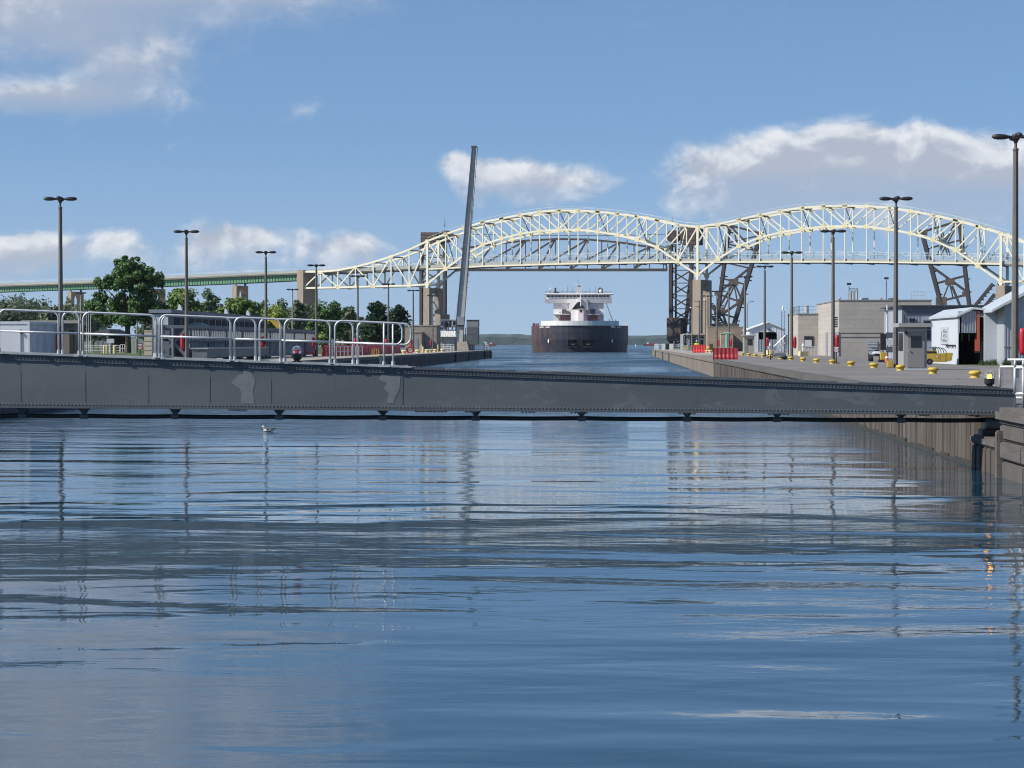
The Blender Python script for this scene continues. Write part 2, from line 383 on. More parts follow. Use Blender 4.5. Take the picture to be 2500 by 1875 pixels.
while y < 195:
    if random.random() < 0.8: mb.box(XR+.06, XR+.095, y-.03, y+.03, -.1, random.uniform(.15, .5))
    y += 0.64
mb.build('lime_streaks', M_stain, rw, stuff=True)
mb = MB(); y = 54.0
while y < 195:
    d_ = random.uniform(.6, 1.6); mb.box(XR-.038, XR+.03, y, y+d_, -.3, random.uniform(.05, .17)); y += d_
mb.build('waterline_growth', M_algae, rw, stuff=True)
y = 197.0
panel_me = MB().box(-.055, .10, 0, 5.86, -2, GZ-.34).mesh('wall_panel', M_conc, bevel=0.03)
while y < 534:
    o = bpy.data.objects.new('wall_panel', panel_me); col.objects.link(o); o.parent = rw; o.location = (random.uniform(-.01,.01), y-60, 0); y += 6.0
for yy in (360.0, 408.0, 486.0):
    MB().box(XR-.2, XR+.05, yy, yy+1.0, -1, GZ-.1).build('fender', M_algae, rw)
MB().lathe([(.5, -2), (.5, GZ-.1), (.35, GZ)], (XR+.4, 537.2, 0), 12).build('corner_fender', M_algae, rw)

# ---- near end of the same wall: stone and timber, with the seat for the boom
nw = thing('concrete_lock_wall', 'weathered concrete and timber wall at the nearest corner of the lock', 'lock wall', (XR, 20, 0))
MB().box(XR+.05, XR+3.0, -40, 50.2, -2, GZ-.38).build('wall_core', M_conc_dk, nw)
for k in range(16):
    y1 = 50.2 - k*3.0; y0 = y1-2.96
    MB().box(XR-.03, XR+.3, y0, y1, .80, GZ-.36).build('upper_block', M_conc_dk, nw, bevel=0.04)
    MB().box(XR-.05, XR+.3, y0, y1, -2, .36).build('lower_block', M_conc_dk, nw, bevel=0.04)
    MB().box(XR-.10, XR+.3, y0+.3*(k % 2), y1, .40, .76).build('timber_waling', M_timber, nw, bevel=0.03)
MB().box(XR-.12, XR+.9, -40, 50.35, GZ-.34, GZ).build('coping', M_timber, nw, bevel=0.09)
MB().box(XR-.16, XR+.1, 49.75, 50.05, -2, 1.0).build('corner_post', M_timber, nw, bevel=0.03)
MB().box(XR+1.6, XR+2.0, 50.2, 54.0, -2, GZ-.02).build('recess_back', M_conc_dk, nw)
MB().box(XR-.10, XR+1.58, 50.4, 53.98, .56, .78).build('boom_seat', M_timber, nw, bevel=0.05)
MB().box(XR+.02, XR+1.58, 50.4, 53.98, -2, .56).build('seat_wall', M_conc_dk, nw)
for k in range(5): MB().box(XR-.06, XR+.08, 50.6+k*.7, 51.15+k*.7, -2, .54).build('sheet_pile', M_pile, nw, bevel=0.03)

# ---- left-hand lock wall
lw = thing('far_lock_wall', 'dark shaded concrete lock wall behind the handrails of the lowered boom', 'lock wall', (XL, 100, 0))
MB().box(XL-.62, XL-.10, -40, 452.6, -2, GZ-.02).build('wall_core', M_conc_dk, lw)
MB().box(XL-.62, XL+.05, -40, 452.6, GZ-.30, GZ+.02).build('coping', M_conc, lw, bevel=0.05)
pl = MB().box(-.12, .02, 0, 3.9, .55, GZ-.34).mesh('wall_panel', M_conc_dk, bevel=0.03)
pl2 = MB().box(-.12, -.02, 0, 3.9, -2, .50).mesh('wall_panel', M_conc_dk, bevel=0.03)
y = 84.0
while y < 448:
    for me in (pl, pl2):
        o = bpy.data.objects.new('wall_panel', me); col.objects.link(o); o.parent = lw; o.location = (random.uniform(-.02,.02), y-100, 0)
    y += 4.0
for yy in (352., 384., 430.): MB().box(XL-.05, XL+.22, yy, yy+1.2, -1, GZ-.05).build('fender', M_algae, lw)
MB().lathe([(.8, -2), (.8, GZ-.2), (.6, GZ)], (XL-.6, 453.4, 0), 12).build('corner_fender', M_algae, lw)

# ================================================================== lowered boom across the lock
def boom_material():
    m = bpy.data.materials.new('weathered_grey_boom_paint'); m.use_nodes = True; n = NT(m.node_tree); b = m.node_tree.nodes['Principled BSDF']
    P = n.new('ShaderNodeNewGeometry').outputs['Position']; sp = n.new('ShaderNodeSeparateXYZ'); n.link(P, sp.inputs[0])
    big = n.noise(n.mapping(P, (0.25, 1, 0.7)), 1.0, 3, .5); fine = n.noise(P, 9.0, 5, .65)
    c = n.mix(n.smooth(big, .3, .7), (0.092, 0.104, 0.111, 1), (0.118, 0.129, 0.134, 1))
    scuff = n.noise(n.mapping(P, (1.3, 1, 2.2)), 1.0, 6, .62, 1.2)                       # scraped and recoated blotches, more of them towards the free end
    amt = n.smooth(sp.outputs[0], -6, 0, 0.25, 0.85)
    c = n.mix(n.math('MULTIPLY', n.smooth(scuff, .56, .60), n.math('MULTIPLY', amt, .55)), c, (0.165, 0.178, 0.184, 1))
    streak = n.noise(n.mapping(P, (7.0, 1, 0.35)), 1.0, 4, .6)
    c = n.mix(n.smooth(streak, .60, .78, 0, .45), c, (0.075, 0.083, 0.09, 1))
    rust = n.noise(n.mapping(P, (3.0, 1, 1.6), loc=(5,0,2)), 1.0, 6, .68)
    c = n.mix(n.smooth(rust, .70, .76, 0, .7), c, (0.13, 0.085, 0.06, 1))
    c = n.mix(n.smooth(fine, .35, .75, 0, .16), c, (0.07, 0.075, 0.08, 1))
    n.put(b.inputs['Base Color'], c); n.put(b.inputs['Roughness'], n.smooth(fine, .3, .7, .42, .62))
    bn = n.new('ShaderNodeBump'); bn.inputs['Distance'].default_value = .006; n.put(bn.inputs['Height'], n.noise(n.mapping(P, (1.1, 1, 1.6)), 1.0, 3)); n.link(bn.outputs[0], b.inputs['Normal'])
    return m
M_boom = boom_material()
M_boomd = mat('dark_boom_paint', (0.082, 0.090, 0.096), 0.55, var=0.2, vscale=3, grime=0.2, gcol=(0.06,0.05,0.045), gscale=4)
M_patch = mat('touch_up_paint', (0.160, 0.172, 0.178), 0.6, var=0.2, vscale=6, grime=0.25, gcol=(0.14,0.15,0.155), gscale=9)
M_galv = mat('galvanised_pipe', (0.50, 0.515, 0.53), 0.45, metal=0.3, var=0.12, vscale=5)
M_grate = mat('walkway_grating', (0.34, 0.36, 0.36), 0.7, metal=0.2, var=0.2, vscale=6)
M_rub = mat('black_rubber', (0.012, 0.012, 0.014), 0.6, var=0.2)
M_black = mat('black_paint', (0.016, 0.016, 0.018), 0.5, var=0.2)
YB0 = 52.0
def zt(x): return 2.62 + (x+14.07)*-0.03374
def zb(x): return 1.44 + (x+14.07)*-0.0061
def XB(u, Y=YB0): return W(u, 838, Y).x
boom = thing('ship_arrestor_boom', 'long riveted grey girder lowered across the lock with a galvanised handrail', 'boom', (8.9, YB0, 1.3))
xa, xe = -27.0, 9.0
def slab(x0, x1, zl, zh, y0, y1): # tapered plate between two height functions
    return [(x0,y0,zl(x0)), (x1,y0,zl(x1)), (x1,y1,zl(x1)), (x0,y1,zl(x0)), (x0,y0,zh(x0)), (x1,y0,zh(x1)), (x1,y1,zh(x1)), (x0,y1,zh(x0))]
splits = [xa] + [XB(u) for u in (-700, 50, 208, 362, 512, 662, 820, 983, 1210, 1440, 1700, 1950, 2230)] + [xe]
for i in range(len(splits)-1):
    g = 0.0012
    MB().hexa(slab(splits[i]+g, splits[i+1]-g, zb, zt, YB0+random.uniform(0,.0012), YB0+.03)).build('web_plate', M_boom, boom)
MB().hexa(slab(xa, xe-.01, lambda x: zb(x)+.02, lambda x: zt(x)-.02, YB0+.04, YB0+1.1)).build('inner_box', M_boomd, boom)
MB().hexa(slab(xa, xe, lambda x: zt(x)-.105, lambda x: zt(x)-.002, YB0-.028, YB0-.006)).build('top_angle', M_boomd, boom)
MB().hexa(slab(xa, xe-.35, lambda x: zb(x)+.002, lambda x: zb(x)+.105, YB0-.028, YB0-.006)).build('bottom_angle', M_boom, boom)
MB().hexa(slab(xa, xe+.02, zt, lambda x: zt(x)+.030, YB0-.05, YB0+1.25)).build('top_flange', M_boomd, boom)
MB().hexa(slab(xa, xe-.3, lambda x: zb(x)-.030, zb, YB0-.05, YB0+1.25)).build('bottom_flange', M_boomd, boom)
MB().box(xe, xe+.03, YB0-.05, YB0+1.1, zb(xe)-.02, zt(xe)).build('end_plate', M_boom, boom)
# stiffeners
for u in (50, 208, 362, 512, 662, 983):
    x = XB(u); MB().box(x-.004, x+.004, YB0-.006, YB0-.002, zb(x)+.105, zt(x)-(.105 if u == 983 else .34)).build('stiffener', M_boomd if u == 983 else M_boom, boom)
# rivets
def dome(mb, c, r):
    i = len(mb.v); x, y, z = c; n = 6
    for rr, d in ((r, 0), (r*.72, r*.55)):
        for j in range(n): t = 2*math.pi*j/n; mb.v.append((x+rr*math.cos(t), y-d, z+rr*math.sin(t)))
    mb.v.append((x, y-r*.75, z))
    for j in range(n):
        a, b = i+j, i+(j+1) % n; mb.f.append((a, b, b+n, a+n)); mb.f.append((a+n, b+n, i+2*n))
mbt, mbb = MB(), MB(); x = -15.0
while x < xe-.05:
    dome(mbt, (x, YB0-.028, zt(x)-.052), .021)
    if x < xe-.4: dome(mbb, (x+.03, YB0-.028, zb(x)+.053), .021)
    x += .0835
mbt.build('top_rivets', M_boomd, boom, stuff=True); mbb.build('bottom_rivets', M_boom, boom, stuff=True)
# bolts and splice plates on the flanges
mb = MB()
for u0, u1, side in ((1000,1090,1), (1350,1420,1), (1745,1860,1), (2330,2440,1), (1015,1095,-1), (1138,1165,-1), (1275,1310,-1), (1395,1440,-1), (560,600,-1), (1660,1700,-1), (1880,1930,-1), (2250,2270,-1)):
    u = u0
    while u < u1:
        x = XB(u); z = zt(x)+.03 if side > 0 else zb(x)-.03
        for yy in (YB0-.02, YB0+.3): mb.box(x-.02, x+.02, yy-.02, yy+.02, min(z, z+side*.035), max(z, z+side*.035))
        u += 9
mb.build('splice_bolts', M_boomd, boom, stuff=True)
mb = MB()
for k in range(34):
    u = random.uniform(1090, 2320); x = XB(u); l = random.uniform(.3, 1.1); z = zt(x+l/2)+.03
    mb.hexa(slab(x, x+l, lambda q: zt(q)+.031, lambda q, l=l: zt(q)+random.uniform(.04,.062), YB0-.03+random.random()*.4, YB0+.75))
mb.build('flange_plates', M_boomd, boom, stuff=True)
# paint patches (worn touch-up, irregular outline)
def patch(pts):
    mb = MB(); mb.poly([(XB(u), YB0-.004, W(u, v, YB0).z) for u, v in pts]); return mb.build('paint_patch', M_patch, boom)
patch([(592,900), (613,900), (614,912), (622,924), (622,938), (617,952), (621,985), (590,985), (588,975), (590,962), (585,948), (563,934), (570,928), (580,916), (594,912)])
patch([(930,915), (960,913), (978,918), (975,950), (966,968), (960,985), (944,984), (950,960), (936,948), (944,935), (925,925)])
# walkway and toe board on the pivot half
xw = XB(1005)
MB().hexa(slab(xa, xw, lambda q: zt(q)+.034, lambda q: zt(q)+.056, YB0-.04, YB0+1.22)).build('walkway', M_grate, boom)
MB().hexa(slab(xa, xw, lambda q: zt(q)+.032, lambda q: zt(q)+.075, YB0-.07, YB0-.045)).build('toe_board', M_grate, boom)
MB().hexa(slab(xa, xw-.2, lambda q: zt(q)+.032, lambda q: zt(q)+.075, YB0+1.225, YB0+1.25)).build('toe_board', M_grate, boom)
mb = MB(); x = -15.
while x < xw: mb.box(x, x+.12, YB0-.1, YB0+1.2, zt(x)+.0305, zt(x)+.0335); x += .9
mb.build('walkway_clips', M_boomd, boom, stuff=True)
def rail(x0, x1, Y, loop=False):
    b0, b1 = zt(x0)+.06, zt(x1)+.06; H = .99; r = .16; pr = .0235
    pts = [(x0, Y, b0), (x0, Y, b0+H-r)]
    for k in range(1, 6): t = k/5*math.pi/2; pts.append((x0+r-r*math.cos(t), Y, b0+H-r+r*math.sin(t)))
    for k in range(0, 6): t = k/5*math.pi/2; pts.append((x1-r+r*math.sin(t), Y, b1+H-r+r*math.cos(t)))
    zm0, zm1 = b0+.50, b1+.50
    if loop:
        pts.append((x1, Y, zm1+r))
        for k in range(1, 6): t = k/5*math.pi/2; pts.append((x1-r+r*math.cos(t), Y, zm1+r-r*math.sin(t)))
        pts.append((x0, Y, zm0))
    else: pts.append((x1, Y, b1))
    h = MB().tube(pts, pr, 8).build('handrail', M_galv, boom, smooth=True)
    if not loop: MB().tube([(x0, Y, zm0), (x1, Y, zm1)], pr*.95, 8).build('mid_rail', M_galv, h, smooth=True)
    else:
        xp = x1-.42; bp = zt(xp)+.06
        MB().tube([(xp, Y, bp), (xp, Y, bp+H)], pr, 8).build('post', M_galv, h, smooth=True)
        MB().tube([(xp, Y, bp), (xp, Y, bp+.1)], .038, 8).build('post_socket', M_galv, h)
        MB().box(xp-.14, xp+.14, Y-.06, Y+.06, bp-.03, bp).build('base_plate', M_galv, h)
    for xx, bb in ((x0, b0), (x1, b1)):
        if loop and xx == x1: continue
        MB().tube([(xx, Y, bb), (xx, Y, bb+.1)], .038, 8).build('post_socket', M_galv, h)
        MB().box(xx-.1, xx+.1, Y-.06, Y+.06, bb-.03, bb).build('base_plate', M_galv, h)
YN, YF = YB0-.03, YB0+1.16
for u0, u1 in ((-260,-8), (-2,193), (203,382), (390,563), (573,685), (695,806), (818,982)): rail(XB(u0, YN), XB(u1, YN), YN, u1 == 982)
for u0, u1 in ((-80,143), (153,378), (396,624), (634,862), (873,1003)): rail(XB(u0, YF), XB(u1, YF), YF, u1 == 1003)
# arrestor cable slung below on brackets
us = [-420, -120, 55, 205, 428, 682, 935, 1162, 1420, 1678, 1897, 2200, 2405]; pts = []
YC = YB0+.35
def zc(u): return W(u, 1014 + (u/2500)*12, YC).z
for i in range(len(us)-1):
    for k in range(6):
        t = k/6; u = us[i]+(us[i+1]-us[i])*t; pts.append((XB(u, YC), YC, zc(u)-.014*4*t*(1-t)))
pts.append((XB(us[-1], YC), YC, zc(us[-1])))
MB().tube(pts, .052, 10).build('arrestor_cable', M_rub, boom, smooth=True)
for u in us[:-1]:
    x = XB(u, YC); z1 = zb(x)-.03; z0 = zc(u)+.04
    MB().hexa([(x-.03,YC-.05,z0), (x+.03,YC-.05,z0), (x+.03,YC+.05,z0), (x-.03,YC+.05,z0), (x-.13,YC-.12,z1), (x+.13,YC-.12,z1), (x+.13,YC+.12,z1), (x-.13,YC+.12,z1)]).build('cable_hanger', M_boomd, boom)
    MB().box(x-.1, x+.1, YC-.065, YC+.065, z0-.11, z0-.005).build('cable_clamp', M_boomd, boom, bevel=0.01)
c = W(2424, 1034, YC)
MB().tube([(c.x-.18, YC, c.z), (c.x+.2, YC, c.z)], .135, 16).build('end_drum', M_boom, boom)
MB().box(c.x-.25, c.x+.3, YC-.1, YC+.5, c.z-.28, c.z-.135).build('drum_bracket', M_black, boom)

# signal lights standing on the boom
def signal(u, lab, lens):
    x = XB(u, YB0+.2); z = zt(x)+.031+ (0.03 if u < 1000 else 0)
    t = thing('signal_light', lab, 'signal light', (x, YB0+.2, z), world=False)
    MB().lathe([(.06,.02), (.06,.05), (.115,.10), (.118,.20), (.10,.21)], n=16).build('lamp_pot', M_black, t, smooth=False)
    for a in range(4): MB().beam((0,0,.05), (.13*math.cos(a*1.57+.8), .13*math.sin(a*1.57+.8), .01), .03).build('foot', M_black, t)
    MB().lathe([(.042,.21), (.042,.29), (.02,.305)], n=12).build('lamp', lens, t, smooth=True)
    gl = bpy.data.materials.new('clear_dome'); gl.use_nodes = True
    g = gl.node_tree.nodes['Principled BSDF']; g.inputs['Transmission Weight'].default_value = 1.0; g.inputs['Roughness'].default_value = 0.05; g.inputs['IOR'].default_value = 1.08
    g.inputs['Base Color'].default_value = (0.95,0.95,0.95,1)
    MB().lathe([(.095,.21), (.095,.28), (.07,.345), (.03,.365)], n=16).build('clear_dome', gl, t, smooth=True)
    cg = MB()
    for a in range(4):
        ca, sa = math.cos(a*math.pi/4), math.sin(a*math.pi/4)
        cg.tube([(ca*r, sa*r, z) for r, z in ((-.115,.21), (-.115,.29), (-.08,.36), (0,.385), (.08,.36), (.115,.29), (.115,.21))], .006, 5)
    cg.build('guard_cage', M_galv, t, stuff=False)
signal(725, 'black caged signal light with red lamp behind the handrail of the lowered boom', emis('red_lamp', (0.55, 0.012, 0.03), 0.45))
signal(2416, 'black signal light with glowing amber lamp at the end of the lowered boom', emis('amber_lamp', (1.0, 0.42, 0.03), 7.0))
# ================================================================== road bridge: twin arches, side spans, viaduct
M_cream = mat('cream_bridge_paint', (0.78, 0.73, 0.56), 0.6, var=0.07, vscale=0.4)
M_creamn = mat('yellowed_gusset_paint', (0.72, 0.64, 0.38), 0.6, var=0.08, vscale=0.4)
M_deck = mat('bridge_deck_steel', (0.16, 0.145, 0.125), 0.8, var=0.2, vscale=0.5)
M_par = mat('parapet_concrete', (0.36, 0.37, 0.33), 0.9, var=0.15, vscale=0.4)
M_green = mat('green_girder_paint', (0.12, 0.30, 0.16), 0.6, var=0.15, vscale=0.3, grime=0.15, gcol=(0.10,0.18,0.10), gscale=0.3)
M_greend = mat('dark_green_paint', (0.05, 0.10, 0.065), 0.6, var=0.15, vscale=0.3)
M_pier = mat('bridge_pier_concrete', (0.34, 0.275, 0.21), 0.9, var=0.2, vscale=0.35, grime=0.35, gcol=(0.20,0.15,0.11), gscale=0.25, stretch=(1,1,0.25))
M_rail = mat('fence_steel', (0.62, 0.66, 0.62), 0.6, var=0.1)
def interp(tab, s):
    if s <= tab[0][0]: return tab[0][1]
    for (a, b), (c, d) in zip(tab, tab[1:]):
        if s <= c: return b+(d-b)*(s-a)/(c-a)
    return tab[-1][1]
def table(pts): return sorted((PB(u, v)[0], PB(u, v)[1]) for u, v in pts)
TOP = table([(768,663),(801,664),(841,657),(881,649),(922,637),(962,624),(1004,608),(1045,588),(1090,571),(1136,555),(1181,542),(1227,533),(1273,524),(1318,517),(1366,514),(1413,514),(1460,517),(1507,522),(1556,528.6),(1602,537.6),(1651,549),(1700,554),(1750,548),(1800,537),(1849,526),(1899,516),(1951,508),(2003,504),(2054,502),(2106,502.5),(2160,506),(2213,513),(2267,523),(2322,535),(2377,549.5),(2433,566),(2486,588),(2540,605),(2600,622),(2660,636),(2720,645),(2780,650)])
BOT = table([(1045,694),(1090,655),(1136,622),(1179,597.5),(1227,581.7),(1272.5,570.4),(1318,564),(1366,560.7),(1413,560.7),(1461,566),(1508,573.8),(1557,586),(1604,604),(1651,636),(1700,674),(1749,635),(1799,603),(1848,581.6),(1899,568.6),(1951,560),(2003,554),(2054,551),(2106,552.5),(2160,558),(2213,567),(2267,581),(2322,604),(2377,640),(2433,688)])
TIE = table([(1045,657),(1090,655),(1180,650),(1400,643.5),(1650,640),(1700,640),(2050,639),(2377,643),(2433,645)])
DECK = table([(-400,712),(0,695.5),(200,689),(390,679),(570,671),(750,664),(850,660.5),(1045,651),(1180,645),(1400,639),(1650,636),(2050,635.5),(2433,641),(2520,644),(2800,655)])
SBOT = table([(768,703),(1045,696)])
bridge = thing('arch_bridge', 'cream steel road bridge with two arched truss spans crossing above the ship', 'bridge', (*(BL0+BU*131), 0))
PAN = 131.0/14
def mem(nm, s0, z0, s1, z1, off, w, h, m=None): return member(nm, BP(s0, z0, off), BP(s1, z1, off), w, h, m or M_cream, bridge)
def node(s, z, off, r): mem('gusset_plate', s-r, z, s+r, z, off, 0.75, r*1.7, M_creamn)
for off in (0.0, 11.0):
    ss = [i*PAN for i in range(29)]
    for i in range(28):
        a, b = ss[i], ss[i+1]
        mem('top_chord', a, interp(TOP, a), b, interp(TOP, b), off, .75, .85)
        mem('arch_rib', a, interp(BOT, a), b, interp(BOT, b), off, .7, .8)
        mem('tie_chord', a, interp(TIE, a), b, interp(TIE, b), off, .5, .65)
        k = i % 14
        if k < 7: mem('diagonal', a, interp(TOP, a), b, interp(BOT, b), off, .5, .54)
        else: mem('diagonal', b, interp(TOP, b), a, interp(BOT, a), off, .5, .54)
    for i, a in enumerate(ss):
        big = i % 14 == 0
        mem('vertical', a, interp(BOT, a), a, interp(TOP, a), off, 1.05 if big else .46, .85 if big else .46)
        if not big and abs(interp(BOT, a)-interp(TIE, a)) > 1.5: mem('hanger', a, interp(TIE, a), a, interp(BOT, a)-.4, off, .42, .42)
        node(a, interp(TOP, a)-.15, off, 1.0); node(a, interp(BOT, a), off, 1.05)
    # side spans
    for base, sg in ((0.0, -1), (262.0, 1)):
        q = [base+sg*PAN*i for i in range(8)]
        bt = [interp(SBOT, base-s+0) if sg > 0 else interp(SBOT, s) for s in q]
        if sg > 0: bt = [interp(BOT, 262.0)+.02*i for i in range(8)]
        if sg < 0: bt[0] = interp(BOT, 0.0)
        for i in range(7):
            z0, z1 = interp(TOP, q[i]), interp(TOP, q[i+1])
            mem('top_chord', q[i], z0, q[i+1], z1, off, .8, .85); mem('bottom_chord', q[i], bt[i], q[i+1], bt[i+1], off, .75, .8)
            if i % 2 == 0: mem('diagonal', q[i], z0, q[i+1], bt[i+1], off, .5, .54)
            else: mem('diagonal', q[i], bt[i], q[i+1], z1, off, .5, .54)
            mem('vertical', q[i+1], bt[i+1], q[i+1], z1, off, .55, .55)
            if i % 2: node(q[i+1], z1-.2, off, .9)
            else: node(q[i+1], bt[i+1], off, .9)
# bracing between the two trusses
for i in range(-7, 36):
    a = i*PAN
    if i % 14: member('cross_strut', BP(a, interp(TOP, a)-.2, .4), BP(a, interp(TOP, a)-.2, 10.6), .4, .5, M_deck, bridge)
    zf = interp(DECK, a)-1.05; member('floor_beam', BP(a, zf, .4), BP(a, zf, 10.6), .5, .8, M_deck, bridge)
    if 0 <= i < 28 and i % 2 == 0:
        b = a+PAN; member('lateral_brace', BP(a, interp(TOP, a)-.2, .5), BP(b, interp(TOP, b)-.2, 10.5), .3, .3, M_deck, bridge)
for i in range(1, 28, 2):
    if i % 14 == 0: continue
    a = i*PAN; t_, b_ = interp(TOP, a), interp(BOT, a)
    member('sway_brace', BP(a, t_, .4), BP(a, b_, 10.6), .28, .28, M_deck, bridge); member('sway_brace', BP(a, b_, .4), BP(a, t_, 10.6), .28, .28, M_cream, bridge)
# deck, parapet, fences
def strip(mb, s0, s1, step, o0, o1, zl, zh):
    s = s0
    while s < s1-.01:
        e = min(s1, s+step)
        mb.hexa([BP(s, zl(s), o0), BP(e, zl(e), o0), BP(e, zl(e), o1), BP(s, zl(s), o1), BP(s, zh(s), o0), BP(e, zh(e), o0), BP(e, zh(e), o1), BP(s, zh(s), o1)]); s = e
    return mb
dk = lambda k: (lambda s: interp(DECK, s)+k)
strip(MB(), -64, 325, PAN, .55, 10.45, dk(-1.1), dk(-.15)).build('deck', M_deck, bridge)
strip(MB(), -64, 325, PAN, .35, .54, dk(-.6), dk(.75)).build('parapet', M_par, bridge)
strip(MB(), -64, 325, PAN, 10.46, 10.65, dk(-.6), dk(.75)).build('parapet', M_par, bridge)
for off in (.46, 10.5):
    mb = MB(); s = -64.0
    while s < 325:
        tall = 3.6 if s > -2 else 1.8
        p = BP(s, interp(DECK, s)+.75, off); mb.beam(p, p+Vector((0,0,tall-.75)), .13); s += 1.56
    for z, a in ((3.55, 0), (2.5, 0)): strip(mb, a, 325, PAN, off-.05, off+.05, dk(z), dk(z+.12))
    strip(mb, -64, 0, PAN, off-.05, off+.05, dk(1.7), dk(1.82))
    mb.build('fence', M_rail, bridge, stuff=True)
    mb = MB(); o2 = 0 if off < 1 else 11
    for i in range(0, 28*3):
        s = i*PAN/3; z = interp(TOP, s)+.4; mb.beam(BP(s, z, o2), BP(s, z+1.2, o2), .08); e = s+PAN/3
        mb.beam(BP(s, z+1.2, o2), BP(e, interp(TOP, e)+1.6, o2), .1)
    mb.build('chord_handrail', M_rail, bridge, stuff=True)
# piers
def portal(s, n0, n1, wid, z1, leg, drop, m, parent, top_extra=0.0, zb_=-2.0, taper=0.0, name='pier'):
    nn = n1-n0; pts = [(n0-taper, zb_), (n0+leg, zb_), (n0+leg, z1-drop-nn*.2)]
    mid = (n0+n1)/2; r = (nn-2*leg)/2
    for k in range(1, 8): t = math.pi*(1-k/8); pts.append((mid+r*math.cos(t), z1-drop-nn*.2+math.sin(t)*r*1.2))
    pts += [(n1-leg, z1-drop-nn*.2), (n1-leg, zb_), (n1+taper, zb_), (n1, z1), (n0, z1)]
    mb = MB(); i = len(mb.v); n = len(pts)
    for e in (-wid/2, wid/2):
        for (o, z) in pts: mb.v.append(tuple(BP(s+e, z, o)))
    mb.f.append(tuple(range(n))); mb.f.append(tuple(range(2*n-1, n-1, -1)))
    for k in range(n): mb.f.append((k, n+k, n+(k+1) % n, (k+1) % n))
    return mb.build(name, m, parent)
for s, vz in ((0.0, PB(1045, 703)[1]), (131.0, PB(1701, 683)[1]), (262.0, PB(2433, 697)[1])):
    portal(s, -1.2, 12.2, 3.0 if s < 100 else 3.7, vz, 2.5, 3.2, M_pier, bridge, taper=.4)
    for off in (0.0, 11.0): member('bearing', BP(s, vz, off), BP(s, interp(BOT, s)-.3, off), 1.1, 1.1, M_cream, bridge)
zt_ = PB(758, 659)[1]; portal(-66.5, -1.2, 12.0, 3.4, zt_, 3.4, 26.0, M_pier, bridge, taper=.4, name='tower_pier')
portal(329.5, -1.2, 12.0, 3.4, zt_-1, 3.4, 26.0, M_pier, bridge, taper=.4, name='tower_pier')
# viaduct
via = thing('girder_viaduct', 'long green plate-girder viaduct on concrete piers running past the treetops', 'viaduct', (*(BL0+BU*-180), 0))
GB = table([(-400,729),(0,712),(380,699),(570,691.5),(750,682.5)])
gtop = lambda s: interp(DECK, s)-.95
gbot = lambda s: interp(GB, s)
for o0, o1 in ((1.2, 1.35), (9.7, 9.85)):
    s = -430.0
    while s < -68.5:
        e = min(-68.5, s+20.0); strip(MB(), s+.02, e-.02, 30, o0, o1, gbot, gtop).build('girder_web', M_green, via); s = e
    strip(MB(), -430, -68.5, 20, o0-.35, o1+.35, lambda s: gbot(s)-.12, gbot).build('bottom_flange', M_greend, via)
s = -300.0
while s < -69:
    member('stiffener', BP(s, gbot(s), 1.1), BP(s, gtop(s), 1.1), .16, .22, M_greend, via); s += 1.55
strip(MB(), -430, -68.5, 20, -.1, 11.1, lambda s: gtop(s)+.02, dk(-.35)).build('deck_slab', M_deck, via)
for o in (-.15, 10.9): strip(MB(), -430, -68.5, 20, o, o+.25, dk(-.34), dk(.7)).build('parapet', M_par, via)
mb = MB(); s = -300.0
while s < -69: p = BP(s, interp(DECK, s)+.7, 0); mb.beam(p, p+Vector((0,0,1.0)), .09); s += 2.3
strip(mb, -300, -68.5, 20, -.05, .05, dk(1.65), dk(1.75)); strip(mb, -300, -68.5, 20, -.04, .04, dk(1.2), dk(1.28)); mb.build('railing', M_rail, via, stuff=True)
for u in (-60, 162, 362, 565):
    s = PB(u, 700)[0]+1.5; portal(s, .2, 10.6, 2.4, gbot(s)-1.1, 2.6, 2.4, M_pier, via, zb_=0)
    for o in (1.3, 9.8): member('bearing', BP(s, gbot(s)-1.1, o), BP(s, gbot(s)-.1, o), .8, .8, M_deck, via)
# road lamps on the bridge
for k, (u, vb) in enumerate(((198,688), (401,679), (678,667), (902,657))):
    s, z, p = PB(u, vb, .2)
    t = thing('bridge_lamp', ['slender cobra-head lamp on the viaduct far behind the tall spreading tree', 'slender cobra-head lamp on the viaduct right of the spreading tree', 'slender cobra-head lamp on the green viaduct near its stone end pier', 'slender cobra-head lamp on the side span of the cream bridge'][k], 'street lamp', p, group='lamps along the bridge road')
    MB().tube([p, p+Vector((0,0,7.2)), p+Vector((-.3,0,7.9)), p+Vector((-1.0,0,8.2))], [.11,.08,.07,.06], 6).build('pole', M_rail, t)
    MB().box(p.x-1.8, p.x-.9, p.y-.15, p.y+.15, p.z+8.1, p.z+8.28).build('lamp_head', M_rail, t)

